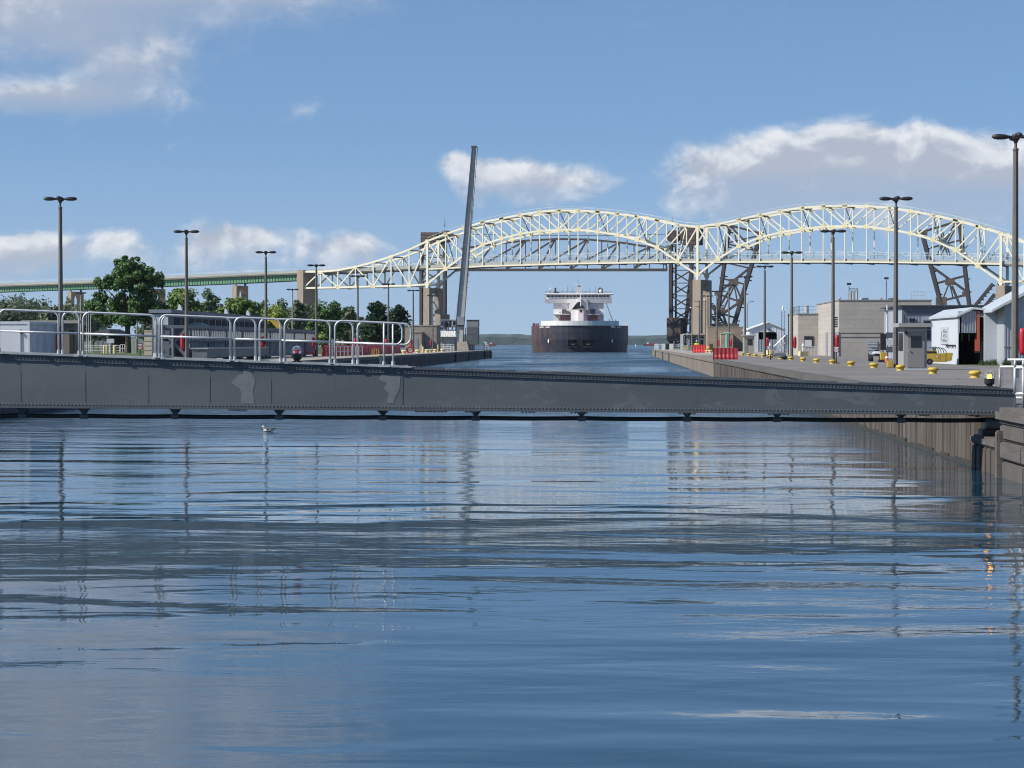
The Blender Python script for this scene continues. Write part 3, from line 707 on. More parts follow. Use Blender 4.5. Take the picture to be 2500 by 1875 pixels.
# ================================================================== railway bridges behind
M_rust = mat('dark_rusty_steel', (0.036, 0.031, 0.031), 0.8, var=0.3, vscale=0.5, grime=0.3, gcol=(0.06,0.042,0.036), gscale=0.4)
M_rustb = mat('brown_plated_house', (0.075, 0.055, 0.047), 0.85, var=0.3, vscale=0.5, grime=0.3, gcol=(0.06,0.045,0.04), gscale=0.5)
RO = 48.0
def rp(u, v, off=0.0): return PB(u, v, RO+off)[2]
lift = thing('lift_bridge', 'black railway lift bridge with its truss span raised between two towers', 'lift bridge', rp(1366, 853))
LN = [1115,1159,1236,1315,1392,1469,1548,1628]; UN = [1127,1204,1283,1356,1434,1512,1586,1620]
def upv(u): return interp([(1100,612),(1150,603),(1240,591),(1320,584.6),(1376,583),(1444,585),(1534,594),(1591,604),(1640,612)], u)
for off in (0, 7):
    for i in range(len(LN)-1):
        a, b = LN[i], LN[i+1]
        member('bottom_chord', rp(a,659,off), rp(b,659,off), .8, 1.3, M_rust, lift)
        un = UN[i] if i == 0 else UN[i]
        u1 = UN[i] if UN[i] > a else UN[i]
    for a, b in zip(UN, UN[1:]): member('top_chord', rp(a,upv(a),off), rp(b,upv(b),off), .8, .9, M_rust, lift)
    for i in range(len(LN)-2):
        l0, l1 = LN[i+1], LN[i+2]; uu = UN[i+2]
        member('diagonal', rp(l0,657,off), rp(uu,upv(uu),off), .5, .7, M_rust, lift); member('diagonal', rp(uu,upv(uu),off), rp(l1,657,off), .5, .7, M_rust, lift)
        member('hanger', rp(uu,upv(uu),off), rp(uu,657,off), .3, .35, M_rust, lift); member('hanger', rp(l0,upv(l0),off), rp(l0,657,off), .3, .45, M_rust, lift)
    member('diagonal', rp(1159,657,off), rp(1204,upv(1204),off), .5, .7, M_rust, lift)
for u in LN+UN: member('floor_beam', rp(u,659,0), rp(u,659,7), .5, .9, M_rust, lift)
for u in UN: member('top_strut', rp(u,upv(u),0), rp(u,upv(u),7), .35, .45, M_rust, lift)
def tower(uf, ub, vtop, vbot, boxu, wheel, vbt):
    for off in (-.6, 7.6):
        for u in (uf, ub): member('tower_leg', rp(u,vbot,off), rp(u,vtop,off), 1.5, 1.6, M_rust, lift)
        n = 8
        for k in range(n):
            v0 = vbot+(vtop-vbot)*k/n; v1 = vbot+(vtop-vbot)*(k+1)/n
            member('tower_brace', rp(uf,v0,off), rp(ub,v1,off), .5, .55, M_rust, lift); member('tower_brace', rp(ub,v0,off), rp(uf,v1,off), .5, .55, M_rust, lift)
            member('tower_strut', rp(uf,v1,off), rp(ub,v1,off), .3, .4, M_rust, lift)
    for u in (uf, ub):
        for k in range(1, 9):
            v1 = vbot+(vtop-vbot)*k/8; member('tower_tie', rp(u,v1,-.6), rp(u,v1,7.6), .3, .4, M_rust, lift)
    a, b = boxu; p0, p1 = rp(a,597,-1.2), rp(b,597,-1.2); zt0 = rp(a,vbt,-1.2).z
    d = Vector((BN.x, BN.y, 0))*9.4; up = Vector((0,0,zt0-p0.z))
    w_ = MB().hexa([p0, p1, p1+d, p0+d, p0+up, p1+up, p1+d+up, p0+d+up]).build('counterweight', M_rustb, lift)
    for k in range(1, 4):
        q0, q1 = p0+up*(k/4)-d*.01, p1+up*(k/4)-d*.01; MB().beam(q0, q1, .15, .15).build('plate_seam', M_rust, w_)
    c = rp(wheel, 577, 2.0); ax = Vector((BN.x, BN.y, 0))
    MB().tube([c, c+ax*3.2], 2.9, 24).build('sheave', M_rust, lift)
    MB().tube([c-ax*.05, c+ax*3.25], .8, 12).build('sheave_hub', M_rustb, lift)
    top = rp(wheel, 555, 3); MB().tube([top, top+Vector((0,0,4.5))], [.25,.05], 6).build('mast', M_rust, lift)
    cb = rp((uf+ub)/2, vbot, 3.5); MB().box(cb.x-7, cb.x+7, cb.y-7, cb.y+7, -2, cb.z+.2).build('foundation', M_conc_dk, lift)
tower(1086, 1029, 597, 848, (1027,1066), 1086, 567)
for off in (1.5, 5.5): member('guide_column', rp(1650,848,off), rp(1650,597,off), .7, .7, M_rust, lift); member('back_leg', rp(1668,848,off), rp(1690,640,off), 1.4, 1.4, M_rust, lift)
tower(1638, 1688, 597, 848, (1661,1698), 1642, 555)
MB().tube([rp(1092,571,3), rp(1250,574,3), rp(1400,575,3), rp(1550,574,3), rp(1636,571,3)], .14, 5).build('span_cable', M_rust, lift)
a, b = rp(1627,832,-3), rp(1663,832,-3)
bx_ = Vector((BN.x, BN.y, 0))*5; up = Vector((0,0,rp(1627,776,-3).z-a.z))
MB().hexa([a, b, b+bx_, a+bx_, a+up, b+up, b+bx_+up, a+bx_+up]).build('machinery_house', M_rustb, lift, bevel=.3)
a, b = rp(1074,779,-3), rp(1097,779,-3); MB().beam((a+b)/2-Vector((0,0,.5)), (a+b)/2+Vector((0,0,2.2)), 4.6, 3).build('machinery_house', M_rust, lift)

def leaf(lab, mems, plates, ub):
    t = thing('bascule_leaf', lab, 'bascule bridge', rp(ub, 852), group='raised bascule leaves')
    for off in (0, 6.0):
        for (u0, v0, u1, v1, w_) in mems: member({2: 'chord', 1: 'brace'}[2 if w_ > 1 else 1], rp(u0,v0,off), rp(u1,v1,off), w_, w_, M_rust, t)
    for (u0, v0, u1, v1, w_) in mems:
        if w_ <= 1: continue
        for k in range(7):
            f = (k+.5)/7; q = rp(u0+(u1-u0)*f, v0+(v1-v0)*f, 0); member('lacing', q, q+Vector((BN.x, BN.y, 0))*6, .35, .5, M_rust, t)
    for (u, v, r) in plates:
        q = rp(u, v, -.4); member('gusset_plate', q-Vector((BU.x,BU.y,0))*r, q+Vector((BU.x,BU.y,0))*r, .4, r*1.4, M_rustb, t)
    q = rp(ub, 838, 3); MB().box(q.x-6, q.x+6, q.y-6, q.y+6, -2, rp(ub, 790 if ub < 2000 else 752).z).build('pivot_pier', M_conc_dk, t)
leaf('dark raised bascule leaf leaning behind the middle pier of the cream bridge', [
    (1781,549,1748,800,1.5), (1858,569,1790,800,1.7), (1781,550,1858,570,.9), (1771,594,1839,611,.7), (1766,640,1827,654,.7), (1757,678,1818,694,.7), (1751,717,1807,737,.8), (1754,773,1807,737,1.0),
    (1767,767,1795,776,.7), (1753,715,1827,657,.9), (1771,594,1855,575,.6), (1783,552,1838,608,.6), (1790,550,1800,600,.5), (1752,757,1791,690,.8), (1760,770,1796,690,.6), (1793,690,1809,729,.6), (1791,690,1800,735,.5),
    (1722,735,1757,762,1.2), (1722,760,1760,795,1.2), (1735,745,1775,800,.8), (1760,752,1776,800,.9)],
    [(1791,689,2.2), (1807,737,1.8), (1753,716,1.6), (1757,760,2.6), (1856,571,1.6)], 1770)
leaf('dark raised bascule leaf standing above the blue-grey building roof', [
    (2250,564,2302,760,1.7), (2342,537,2368,760,1.6), (2256,565,2342,539,.9), (2273,605,2353,584,.7), (2288,623,2335,541,.8), (2296,625,2340,545,.5), (2294,562,2314,623,.6), (2300,562,2320,625,.5), (2286,692,2358,673,.9), (2275,651,2360,712,1.0),
    (2302,734,2358,720,.9), (2318,690,2303,728,.5), (2318,690,2327,728,.5), (2324,698,2346,752,.9), (2376,752,2424,693,1.3), (2401,752,2428,718,1.2), (2440,690,2456,740,1.6)],
    [(2319,688,2.0), (2298,735,2.4), (2358,718,1.6), (2254,568,1.8)], 2330)

# ================================================================== far shore
M_far = mat('distant_forest', (0.055, 0.085, 0.080), 0.95, var=0.3, vscale=0.03)
mb = MB(); random.seed(12)
def shore(x): return 3300 + 180*math.sin(x*.0011+1) + 90*math.sin(x*.0037)
xs = [-3600+12*i for i in range(0, 560)]
rows = []
for x in xs:
    y = shore(x); nz = mnoise.fractal(Vector((x*.004, 2.2, 0)), 1.0, 2.0, 4)*2.2 + mnoise.noise(Vector((x*.05, 5, 0)))*1.3
    z = 12.5 + 2.6*math.sin(x*.0021+.8) + nz + (4 if -420 < x < -150 else 0)*.4
    rows.append(((x,y,-.5), (x,y+4,.8), (x,y+14,z*.72+random.uniform(-1,1)), (x,y+40,z+random.uniform(-.9,.9)), (x,y+300,z+2)))
for r in rows: mb.v += r
for i in range(len(rows)-1):
    for k in range(4): a = i*5+k; mb.f.append((a, a+5, a+6, a+1))
fs = mb.build('far_shore', M_far); struct(fs)
# ================================================================== lake freighter
def hull_material():
    m = bpy.data.materials.new('rust_streaked_hull'); m.use_nodes = True
    n = NT(m.node_tree); b = m.node_tree.nodes['Principled BSDF']
    tc = n.new('ShaderNodeTexCoord'); P = tc.outputs['Object']
    sp = n.new('ShaderNodeSeparateXYZ'); n.link(P, sp.inputs[0]); X, Z = sp.outputs[0], sp.outputs[2]
    st = n.noise(n.mapping(P, (0.9, 0.9, 0.10)), 1.0, 5, 0.65, 0.2)
    bl = n.noise(n.mapping(P, (0.22, 0.22, 0.35)), 1.0, 4, 0.6, 0.6)
    port = n.smooth(X, -17, -4, 0.33, 0.0)
    mid = n.math('MULTIPLY', n.smooth(n.math('ABSOLUTE', X), 7, 1, 0, 0.20), n.smooth(Z, 7.5, 3, 0, 1))
    side = n.smooth(X, 12.5, 15.5, 0, 0.25)
    rust = n.smooth(n.math('ADD', n.math('ADD', n.math('ADD', n.math('MULTIPLY', st, 0.5), n.math('MULTIPLY', bl, 0.5)), port), n.math('ADD', mid, side)), 0.57, 0.88)
    edge = n.smooth(X, -13.2, -14.0, 0, 0.85)
    rust = n.math('MAXIMUM', rust, n.math('MULTIPLY', edge, n.smooth(bl, 0.3, 0.55)))
    rc = n.mix(n.smooth(st, 0.35, 0.65), (0.050, 0.032, 0.027, 1), (0.115, 0.058, 0.042, 1))
    hc = n.mix(bl, (0.012, 0.016, 0.028, 1), (0.030, 0.034, 0.046, 1))
    n.put(b.inputs['Base Color'], n.mix(rust, hc, rc)); b.inputs['Roughness'].default_value = 0.55
    return m
M_hull = hull_material()
M_white = mat('white_ship_paint', (0.86, 0.83, 0.79), 0.55, var=0.05, vscale=0.3, grime=0.05, gcol=(0.55,0.45,0.38), gscale=0.25, stretch=(1,1,0.3))
M_bulw = mat('bulwark_paint', (0.74, 0.75, 0.70), 0.6, var=0.1, vscale=0.4, grime=0.3, gcol=(0.40,0.40,0.36), gscale=0.5, stretch=(1,1,0.2))
M_shipd = mat('ship_dark_grey', (0.10, 0.10, 0.105), 0.7, var=0.2)
M_pink = mat('faded_red_oxide', (0.42, 0.20, 0.18), 0.7, var=0.15, vscale=0.3)
M_glass = glassy('dark_window', (0.012, 0.014, 0.018), 0.12)
M_red = mat('red_paint', (0.42, 0.02, 0.03), 0.5, var=0.12, vscale=4)
p0 = W(1416, 862, 745); p1 = W(1412.5, 862, 1000)
ship_rz = -math.atan2(p1.x-p0.x, p1.y-p0.y)
ship = thing('lake_freighter', 'long black-hulled lake freighter with white aft pilothouse coming head-on', 'ship', (p0.x, p0.y, 0), ship_rz, world=False)
HB, BOWL, PEX = 16.45, 30.0, 2.35
def planY(x):
    x = min(abs(x), HB); return BOWL*(1-max(0, 1-(x/HB)**PEX)**(1/PEX))
xs = [-HB, -16.2, -15.6, -14.8, -13.9, -12.8, -11.4, -9.6, -7.8, -5.8, -3.95, -2.4, -.95, 0, 1.0, 2.5, 4.05, 5.8, 7.8, 9.6, 11.4, 12.8, 13.9, 14.8, 15.6, 16.2, HB]
zs = [-2, 0, 1.83, 4.1, 6.5, 8.75]
pts = [(-HB, 300.0)] + [(x, planY(x)) for x in xs] + [(HB, 300.0)]
mb = MB()
for (x, y) in pts:
    for z in zs:
        k = 1.0-.006*max(0, 4-z); mb.v.append((x*k, y+(.25*max(0, 5-z) if y < 29 else 0), z))
nz = len(zs)
for i in range(len(pts)-1):
    for k in range(nz-1):
        xm = (pts[i][0]+pts[i+1][0])/2
        if k == 2 and (-3.9 < xm < -1.0 or 1.05 < xm < 4.0) and pts[i][1] < 29: continue
        a = i*nz+k; mb.f.append((a, a+nz, a+nz+1, a+1))
mb.f.append(tuple(i*nz+nz-1 for i in range(len(pts))))
mb.f.append((0, nz-1, (len(pts)-1)*nz+nz-1, (len(pts)-1)*nz))
hull = mb.build('hull', M_hull, ship)
for x0, x1 in ((-3.95, -.95), (1.0, 4.05)):
    mb = MB(); y0 = .3
    mb.quad((x0,4,1.83), (x1,4,1.83), (x1,4,4.1), (x0,4,4.1)); mb.quad((x0,y0,1.83), (x1,y0,1.83), (x1,4,1.83), (x0,4,1.83)); mb.quad((x0,y0,4.1), (x1,y0,4.1), (x1,4,4.1), (x0,4,4.1))
    mb.quad((x0,y0,1.83), (x0,4,1.83), (x0,4,4.1), (x0,y0,4.1)); mb.quad((x1,y0,1.83), (x1,4,1.83), (x1,4,4.1), (x1,y0,4.1))
    pk = mb.build('anchor_pocket', M_black, hull)
    xm = (x0+x1)/2
    an = MB().tube([(xm,1.2,3.4), (xm,1.0,2.3)], .16, 6)
    an.tube([(xm-1.05,1.0,3.0), (xm-.6,.95,2.55), (xm,.9,2.45), (xm+.6,.95,2.55), (xm+1.05,1.0,3.0)], [.1,.2,.28,.2,.1], 6)
    an.build('anchor', M_shipd, hull)
    MB().box(x0-.2, x1+.2, y0-.35, y0+.2, 1.55, 1.82).build('bolster', M_hull, hull)
for x in (-10.35, 10.6):
    y = planY(x); MB().lathe([(.02,0), (.36,0.02), (.36,.06), (.02,.08)], (0,0,0), 14).build('draft_mark', M_white, hull)
    o = hull.children[-1]; o.location = (x, y-.12, 3.6); ang = math.atan2(planY(abs(x)+.1)-planY(abs(x)-.1), .2)
    o.rotation_euler = (math.pi/2, 0, -ang if x < 0 else ang); o.scale = (1, 1.7, 1)
for x, tx in ((-12.55, 'INDIANA'), (-10.55, 'HARBOR'), (10.9, 'INDIANA'), (12.75, 'HARBOR')):
    d = .15; ang = math.atan2(planY(x+d)-planY(x-d), 2*d)
    text_part('ship_name', tx, .78, M_white, hull, (x+(-.1 if x < 0 else .1)*math.sin(abs(ang)), planY(x)-.22, 8.15), (math.pi/2, 0, ang), 0.72 if abs(x) < 12 else .95, .02)
# bulwark round the bow
xb = [x for x in xs if abs(x) < 13.7]
mb = MB()
for x in xb:
    y = planY(x); f = 1-abs(x)/13.9; h = 1.5*min(1, .25+f*3.0) if abs(x) > 12.9 else 1.5
    for dy, z in ((-.35, 8.70), (-.45, 8.75+h), (-.33, 8.75+h), (-.2, 8.70)): mb.v.append((x*1.004, y+dy, z))
for i in range(len(xb)-1):
    for k in range(4): a = i*4+k; b = i*4+(k+1) % 4; mb.f.append((a, a+4, b+4, b))
mb.f.append((0,1,2,3)); e = (len(xb)-1)*4; mb.f.append((e,e+1,e+2,e+3))
mb.build('bulwark', M_bulw, ship)
# aft house: local x from photo pixel at about 1000 m
def sx(u): return (u-1411.5)*.180
def sz(v): return 2.9+(838-v)*.1798
Y0 = 255.0
house = MB().box(-11, 11, Y0, Y0+22, 8.6, sz(738)).build('aft_house', M_white, ship)
MB().hexa([(-14.6,Y0-1,sz(739.8)), (14.6,Y0-1,sz(739.8)), (14.6,Y0+6,sz(739.8)), (-14.6,Y0+6,sz(739.8)), (-14.7,Y0-1.4,sz(730)), (14.7,Y0-1.4,sz(730)), (14.7,Y0+6,sz(730)), (-14.7,Y0+6,sz(730))]).build('bridge_wing', M_white, ship)
ph = MB().box(-14.2, 14.2, Y0+.4, Y0+9, sz(730)+.01, sz(719.8)).build('pilothouse', M_white, ship)
x = -13.8
while x < 13.4:
    MB().box(x, x+1.35, Y0+.3, Y0+.45, sz(725.2), sz(720.9)).build('window', M_glass, ph); x += 1.62
MB().hexa([(-14.9,Y0-.8,sz(720)), (14.9,Y0-.8,sz(720)), (14.9,Y0+9.6,sz(720)), (-14.9,Y0+9.6,sz(720)), (-15.4,Y0-1,sz(718)), (15.4,Y0-1,sz(718)), (15.4,Y0+10,sz(718)), (-15.4,Y0+10,sz(718))]).build('roof_edge', M_white, ship)
MB().box(-15, 15, Y0-.7, Y0+9.8, sz(718), sz(715.6)).build('roof', M_white, ship)
mb = MB(); x = -14.7
while x < 14.8: mb.beam((x,Y0-1.45,sz(730)), (x,Y0-1.45,sz(725.5)), .09); x += 1.64
for v in (725.5, 727.7): mb.beam((-14.7,Y0-1.45,sz(v)), (14.7,Y0-1.45,sz(v)), .08)
mb.build('wing_rail', M_shipd, ship, stuff=True)
mb = MB(); x = -14.6
while x < 14.8: mb.beam((x,Y0-.5,sz(715.6)), (x,Y0-.5,sz(711.5)), .08); x += 1.8
for v in (711.5, 713.3): mb.beam((-14.6,Y0-.5,sz(v)), (14.6,Y0-.5,sz(v)), .08)
mb.build('roof_rail', M_shipd, ship, stuff=True)
# unloading gear frame in front of the house
def plate(nm, px, y, m, th=.6):
    a = [(sx(u), sz(v)) for u, v in px]; return MB().prism(a, y, y+th, 'y').build(nm, m, ship)
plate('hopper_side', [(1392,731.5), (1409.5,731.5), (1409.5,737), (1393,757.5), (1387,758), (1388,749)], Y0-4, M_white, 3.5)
plate('hopper_side', [(1418,731), (1433,731), (1435.5,759), (1431,757), (1418,741)], Y0-4, mat('shaded_hopper_grey', (0.40,0.41,0.43), 0.6, var=.08), 3.5)  # right plate: its shade is put into the grey colour, left one stays white
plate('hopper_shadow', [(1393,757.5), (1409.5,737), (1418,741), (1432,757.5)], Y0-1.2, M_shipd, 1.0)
for k in range(5):
    u = 1397+k*7.5; MB().beam((sx(u),Y0-2.5,sz(757)), (sx(1413),Y0-2.5,sz(738)), .35).build('hopper_strut', M_shipd, ship)
MB().box(sx(1409), sx(1414.5), Y0-5, Y0-3, sz(738), sz(727)).build('hopper_head', M_white, ship)
MB().box(sx(1393), sx(1430), Y0-9, Y0-4.5, 8.6, sz(756.5)).build('fore_deckhouse', M_white, ship)
cabin = MB().box(sx(1410.8), sx(1423.2), Y0-13, Y0-9.1, 8.6, sz(756)).build('deck_cabin', M_white, ship)
MB().box(sx(1409), sx(1426), Y0-13.3, Y0-9, sz(756), sz(754.8)).build('cabin_roof', M_white, cabin)
MB().box(sx(1414.2), sx(1419.6), Y0-13.08, Y0-12.9, sz(763.3), sz(757.5)).build('window', M_glass, cabin)
for s_ in (-1, 1):
    xa_, xb_ = (sx(1350.5), sx(1391)) if s_ < 0 else (sx(1432), sx(1473))
    MB().box(xa_, xb_, Y0-3, Y0, sz(768), sz(766.7)).build('platform', M_white, ship)
    MB().box(*((sx(1371), sx(1382.5)) if s_ < 0 else (sx(1440.5), sx(1452))), Y0-2.6, Y0-.2, sz(766.6), sz(755.2)).build('ventilator', M_shipd, ship)
    MB().box(*((sx(1367), sx(1390)) if s_ < 0 else (sx(1434), sx(1458))), Y0-.12, Y0, sz(783), sz(769)).build('door_panel', M_pink, ship)
for u, v in ((1366,746), (1366,763), (1456.6,746.7), (1461,763.7), (1461,781), (1365,781)):
    MB().tube([(sx(u),Y0-.08,sz(v)), (sx(u),Y0+.1,sz(v))], .24, 10).build('porthole', M_glass, house)
# funnels, masts and aerials
MB().tube([(sx(1354.7),Y0+7,sz(715.6)), (sx(1354.7),Y0+7,sz(702))], .42, 10).build('funnel', M_black, ship)
MB().box(sx(1351), sx(1364), Y0+5, Y0+8, sz(715.6), sz(711.8)).build('funnel_base', M_black, ship)
for u, v in ((1461.5,703), (1464.3,701), (1469,703)): MB().tube([(sx(u),Y0+7,sz(715.6)), (sx(u),Y0+7,sz(v))], .3, 10).build('funnel', M_black, ship)
MB().box(sx(1459), sx(1472), Y0+6, Y0+9, sz(715.6), sz(712.5)).build('funnel_base', M_black, ship)
MB().lathe([(.05,0), (.5,.15), (.68,.7), (.55,1.15), (.2,1.4), (.02,1.42)], (sx(1465.2),Y0+3,sz(714.3)), 12).build('radome', M_white, ship, smooth=True)
MB().tube([(sx(1343.5),Y0+2,sz(715.6)), (sx(1343.5),Y0+2,sz(706))], .12, 6).build('aerial', M_shipd, ship)
MB().lathe([(.02,-.45), (.3,-.38), (.46,0), (.3,.38), (.02,.45)], (sx(1343),Y0+2,sz(704.5)), 10).build('radome', M_white, ship)
mast = MB().hexa([(sx(1405.5),Y0+2,sz(715.6)), (sx(1420),Y0+2,sz(715.6)), (sx(1420),Y0+4,sz(715.6)), (sx(1405.5),Y0+4,sz(715.6)), (sx(1409.5),Y0+2.5,sz(696)), (sx(1416),Y0+2.5,sz(696)), (sx(1416),Y0+3.5,sz(696)), (sx(1409.5),Y0+3.5,sz(696))]).build('radar_mast', mat('mast_paint', (0.5,0.5,0.5), .6, var=.45, vscale=1.6), ship)
MB().box(sx(1402), sx(1420), Y0+2, Y0+2.4, sz(695), sz(694)).build('radar_scanner', M_white, mast)
MB().tube([(sx(1410.5),Y0+3,sz(696)), (sx(1410.5),Y0+3,sz(678))], [.09,.04], 6).build('mast_pole', M_shipd, mast)
for u, v in ((1384.3,697), (1395.5,699), (1437.7,700), (1452.3,697), (1372.5,706), (1398,705), (1428,707)): MB().tube([(sx(u),Y0+3,sz(715.6)), (sx(u),Y0+3,sz(v))], [.08,.05], 5).build('aerial', M_shipd, ship)
MB().tube([(sx(1417),Y0-6,sz(748)), (sx(1417),Y0-6,sz(719))], .17, 8).build('fore_mast', M_white, ship)
MB().beam((sx(1479),Y0-1,sz(741)), (sx(1492),Y0-30,sz(786)), .3).build('stay', M_shipd, ship)
# bow fittings
for x, h, m in ((-15.6,1.0,M_shipd), (-15.1,.8,M_red), (-14.5,.7,M_red), (-13.9,.9,M_shipd), (15.4,1.5,M_white), (14.9,1.2,M_white), (14.2,.7,M_white), (-12.6,.5,M_shipd)):
    y = planY(x)+2; MB().beam((x,y,8.7), (x,y,8.75+h), .45).build('mooring_fitting', m, ship)
for x in (9.6, 11.8): MB().beam((x,planY(x)-.2,10.2), (x,planY(x)-.2,10.7), .25).build('fairlead', M_shipd, ship)
for k in range(9): MB().box(-9, 9, 40+k*23, 58+k*23, 8.75, 9.4).build('hatch_cover', M_pink, ship)
# distant boats
M_boat = mat('barge_red', (0.16, 0.05, 0.05), 0.7, var=0.2)
def barge(u, v, L, lab, tall):
    p = Gd(u, v, 0.0); t = thing('barge', lab, 'barge', p)
    MB().hexa([(p.x-L/2,p.y,-.3), (p.x+L/2,p.y,-.3), (p.x+L/2,p.y+5,-.3), (p.x-L/2,p.y+5,-.3), (p.x-L/2-1,p.y,2.2), (p.x+L/2+1,p.y,2.2), (p.x+L/2+1,p.y+5,2.2), (p.x-L/2-1,p.y+5,2.2)]).build('hull', M_boat, t)
    for k in range(3): MB().box(p.x-L/4+k*L/5, p.x-L/4+k*L/5+1.5, p.y+1, p.y+3, 2.2, 2.2+tall*(1-.2*k)).build('deck_load', M_red if k else M_white, t)
barge(1201, 845.5, 6, 'small dark red barge on the water beyond the quay end fence', 1.2)
barge(1588, 845, 14, 'dark red work barge moored far beyond the wall end', 1.6)
p = Gd(1552, 846, 0); t = thing('channel_buoy', 'tiny white buoy floating beside the freighter bow', 'buoy', p)
MB().lathe([(.5,-.2), (.6,.5), (.3,1.2), (.1,2.0)], p, 10).build('float_body', M_white, t)
# gull on the water inside the lock
M_gullw = mat('gull_white', (0.62,0.62,0.60), .8, var=.1); M_gullg = mat('gull_grey', (0.10,0.10,0.11), .8, var=.3, vscale=20)
p = Gd(656, 1054, 0); t = thing('gull', 'grey-backed gull swimming alone below the lowered boom', 'bird', (p.x, p.y, 0), 0, world=False)
mb = MB()
prof = [(-.17,.05,.02,.02), (-.12,.055,.055,.05), (-.04,.06,.075,.062), (.06,.065,.075,.06), (.13,.08,.05,.042), (.19,.10,.022,.02), (.25,.12,.008,.008)]
for (x, z, ry, rz_) in prof:
    for j in range(10): a = 2*math.pi*j/10; mb.v.append((x, ry*math.cos(a), z+rz_*math.sin(a)-.01))
for i in range(len(prof)-1):
    for j in range(10): a = i*10+j; b = i*10+(j+1) % 10; mb.f.append((a, b, b+10, a+10))
mb.f.append(tuple(range(10))); mb.f.append(tuple(60+j for j in range(10)))
mb.tube([(-.13,0,.07), (-.145,0,.12), (-.15,0,.155), (-.17,0,.172), (-.20,0,.168), (-.222,0,.158)], [.04,.03,.03,.034,.026,.008], 8)
body = mb.build('body', M_gullw, t, smooth=True)
mb = MB()
for s_ in (-1, 1): mb.hexa([(-.09,s_*.045,.09), (.24,s_*.01,.11), (.24,s_*.03,.10), (-.06,s_*.085,.05), (-.08,s_*.04,.122), (.30,s_*.01,.135), (.29,s_*.035,.12), (-.05,s_*.088,.10)])
mb.build('wings', M_gullg, t)
MB().tube([(-.215,0,.160), (-.25,0,.150)], [.009,.003], 6).build('beak', mat('beak', (.35,.25,.05), .6, var=0), t)
# ================================================================== lamp posts (both sides)
M_lpole = mat('lamp_pole_concrete', (0.135, 0.125, 0.11), 0.85, var=0.2, vscale=2)
M_lhead = mat('lamp_head_black', (0.018, 0.018, 0.020), 0.45, var=0.15)
M_ring = mat('life_ring_red', (0.45, 0.015, 0.03), 0.42, var=0.1, vscale=5)
def make_lamp(spread, turn=0.0):
    t = thing('lamp_post', 'x', 'lamp post', (0,0,0), 0, 'lamp posts beside the lock', world=False)
    mb = MB(); mb.lathe([(.165,0), (.155,.4), (.105,9.15), (.125,9.16), (.125,9.24), (.06,9.25), (.055,9.5)], n=8).build('pole', M_lpole, t)
    hub = MB().lathe([(.07,9.45), (.09,9.52), (.16,9.62), (.19,9.72), (.12,9.82), (.02,9.84)], n=10).build('hub', M_lhead, t)
    for a in range(4):
        an = a*math.pi/2+turn; ca, sa = math.cos(an), math.sin(an)
        pr = [(.10,.05), (.18,.06), (.30,.08), (.45,.125), (.70,.14), (.87,.11), (.94,.05), (.96,.02)]
        mb = MB(); n = 8
        for (r, w_) in pr:
            for j in range(n):
                q = 2*math.pi*j/n; lx, lz = w_*1.15*math.cos(q), w_*.85*math.sin(q)
                mb.v.append((ca*r*spread-sa*lx, sa*r*spread+ca*lx, 9.70+lz+.02*r))
        for i in range(len(pr)-1):
            for j in range(n): A = i*n+j; B = i*n+(j+1) % n; mb.f.append((A, B, B+n, A+n))
        mb.f.append(tuple(range(n))); mb.f.append(tuple((len(pr)-1)*n+j for j in range(n)))
        mb.build('lamp_head', M_lhead, t, smooth=True)
    return t
lampR = make_lamp(1.0); lampL = make_lamp(1.0, 0.12)
def lamp_lab(k, side):
    return f'{ORD[k]} nearest lamp post on the {side}'
used = set()
def put_lamp(proto, X, Y, lab):
    o = proto if proto.name not in used else copy_tree(proto)
    used.add(proto.name); o.location = (X, Y, GZ); o['label'] = lab; return o
YR_ = [92.7, 132, 170, 210, 248, 286, 327, 366, 402]
for k, Y in enumerate(YR_): put_lamp(lampR, 16.05, Y, f'dark four-headed lamp post on the bollard quay, {ORD[k]} from the camera')
YL_ = [130, 168.5, 207, 242, 281, 319, 358, 396]
for k, Y in enumerate(YL_): put_lamp(lampL, -32.0, Y, f'dark four-headed lamp post behind the boom handrail quay, {ORD[k]} from the camera')
M_pale = mat('pale_lamp_pole', (0.34, 0.31, 0.26), 0.8, var=0.15)
lampP = copy_tree(lampL); lampP['group'] = 'pale lamp posts in the park'
for ch in lampP.children:
    if ch.name.startswith('pole'): me = ch.data.copy(); me.materials.clear(); me.materials.append(M_pale); ch.data = me
first = True
for (u, v, lab) in ((335,721,'pale lamp post in front of the tall spreading tree'), (714,706,'tall pale lamp post before the trees right of the dark windowed building'), (197,714,'lamp post between the viaduct pier and the flat-roofed hut'), (533,743,'small pale lamp post above the dark windowed building'),
                    (654,754,'small pale lamp post beside the yellow excavator arm'), (748,760,'small pale lamp post before the round tree by the stone pier'), (830,767,'small pale lamp post right of the round tree'), (900,774,'small pale lamp post in front of the cream house'), (1006,782,'distant lamp post above the grey block building')):
    Y = 8.32*FPX/(838-v); X = W(u, v, Y).x
    o = lampP if first else copy_tree(lampP); first = False; o.location = (X, Y, GZ); o['label'] = lab
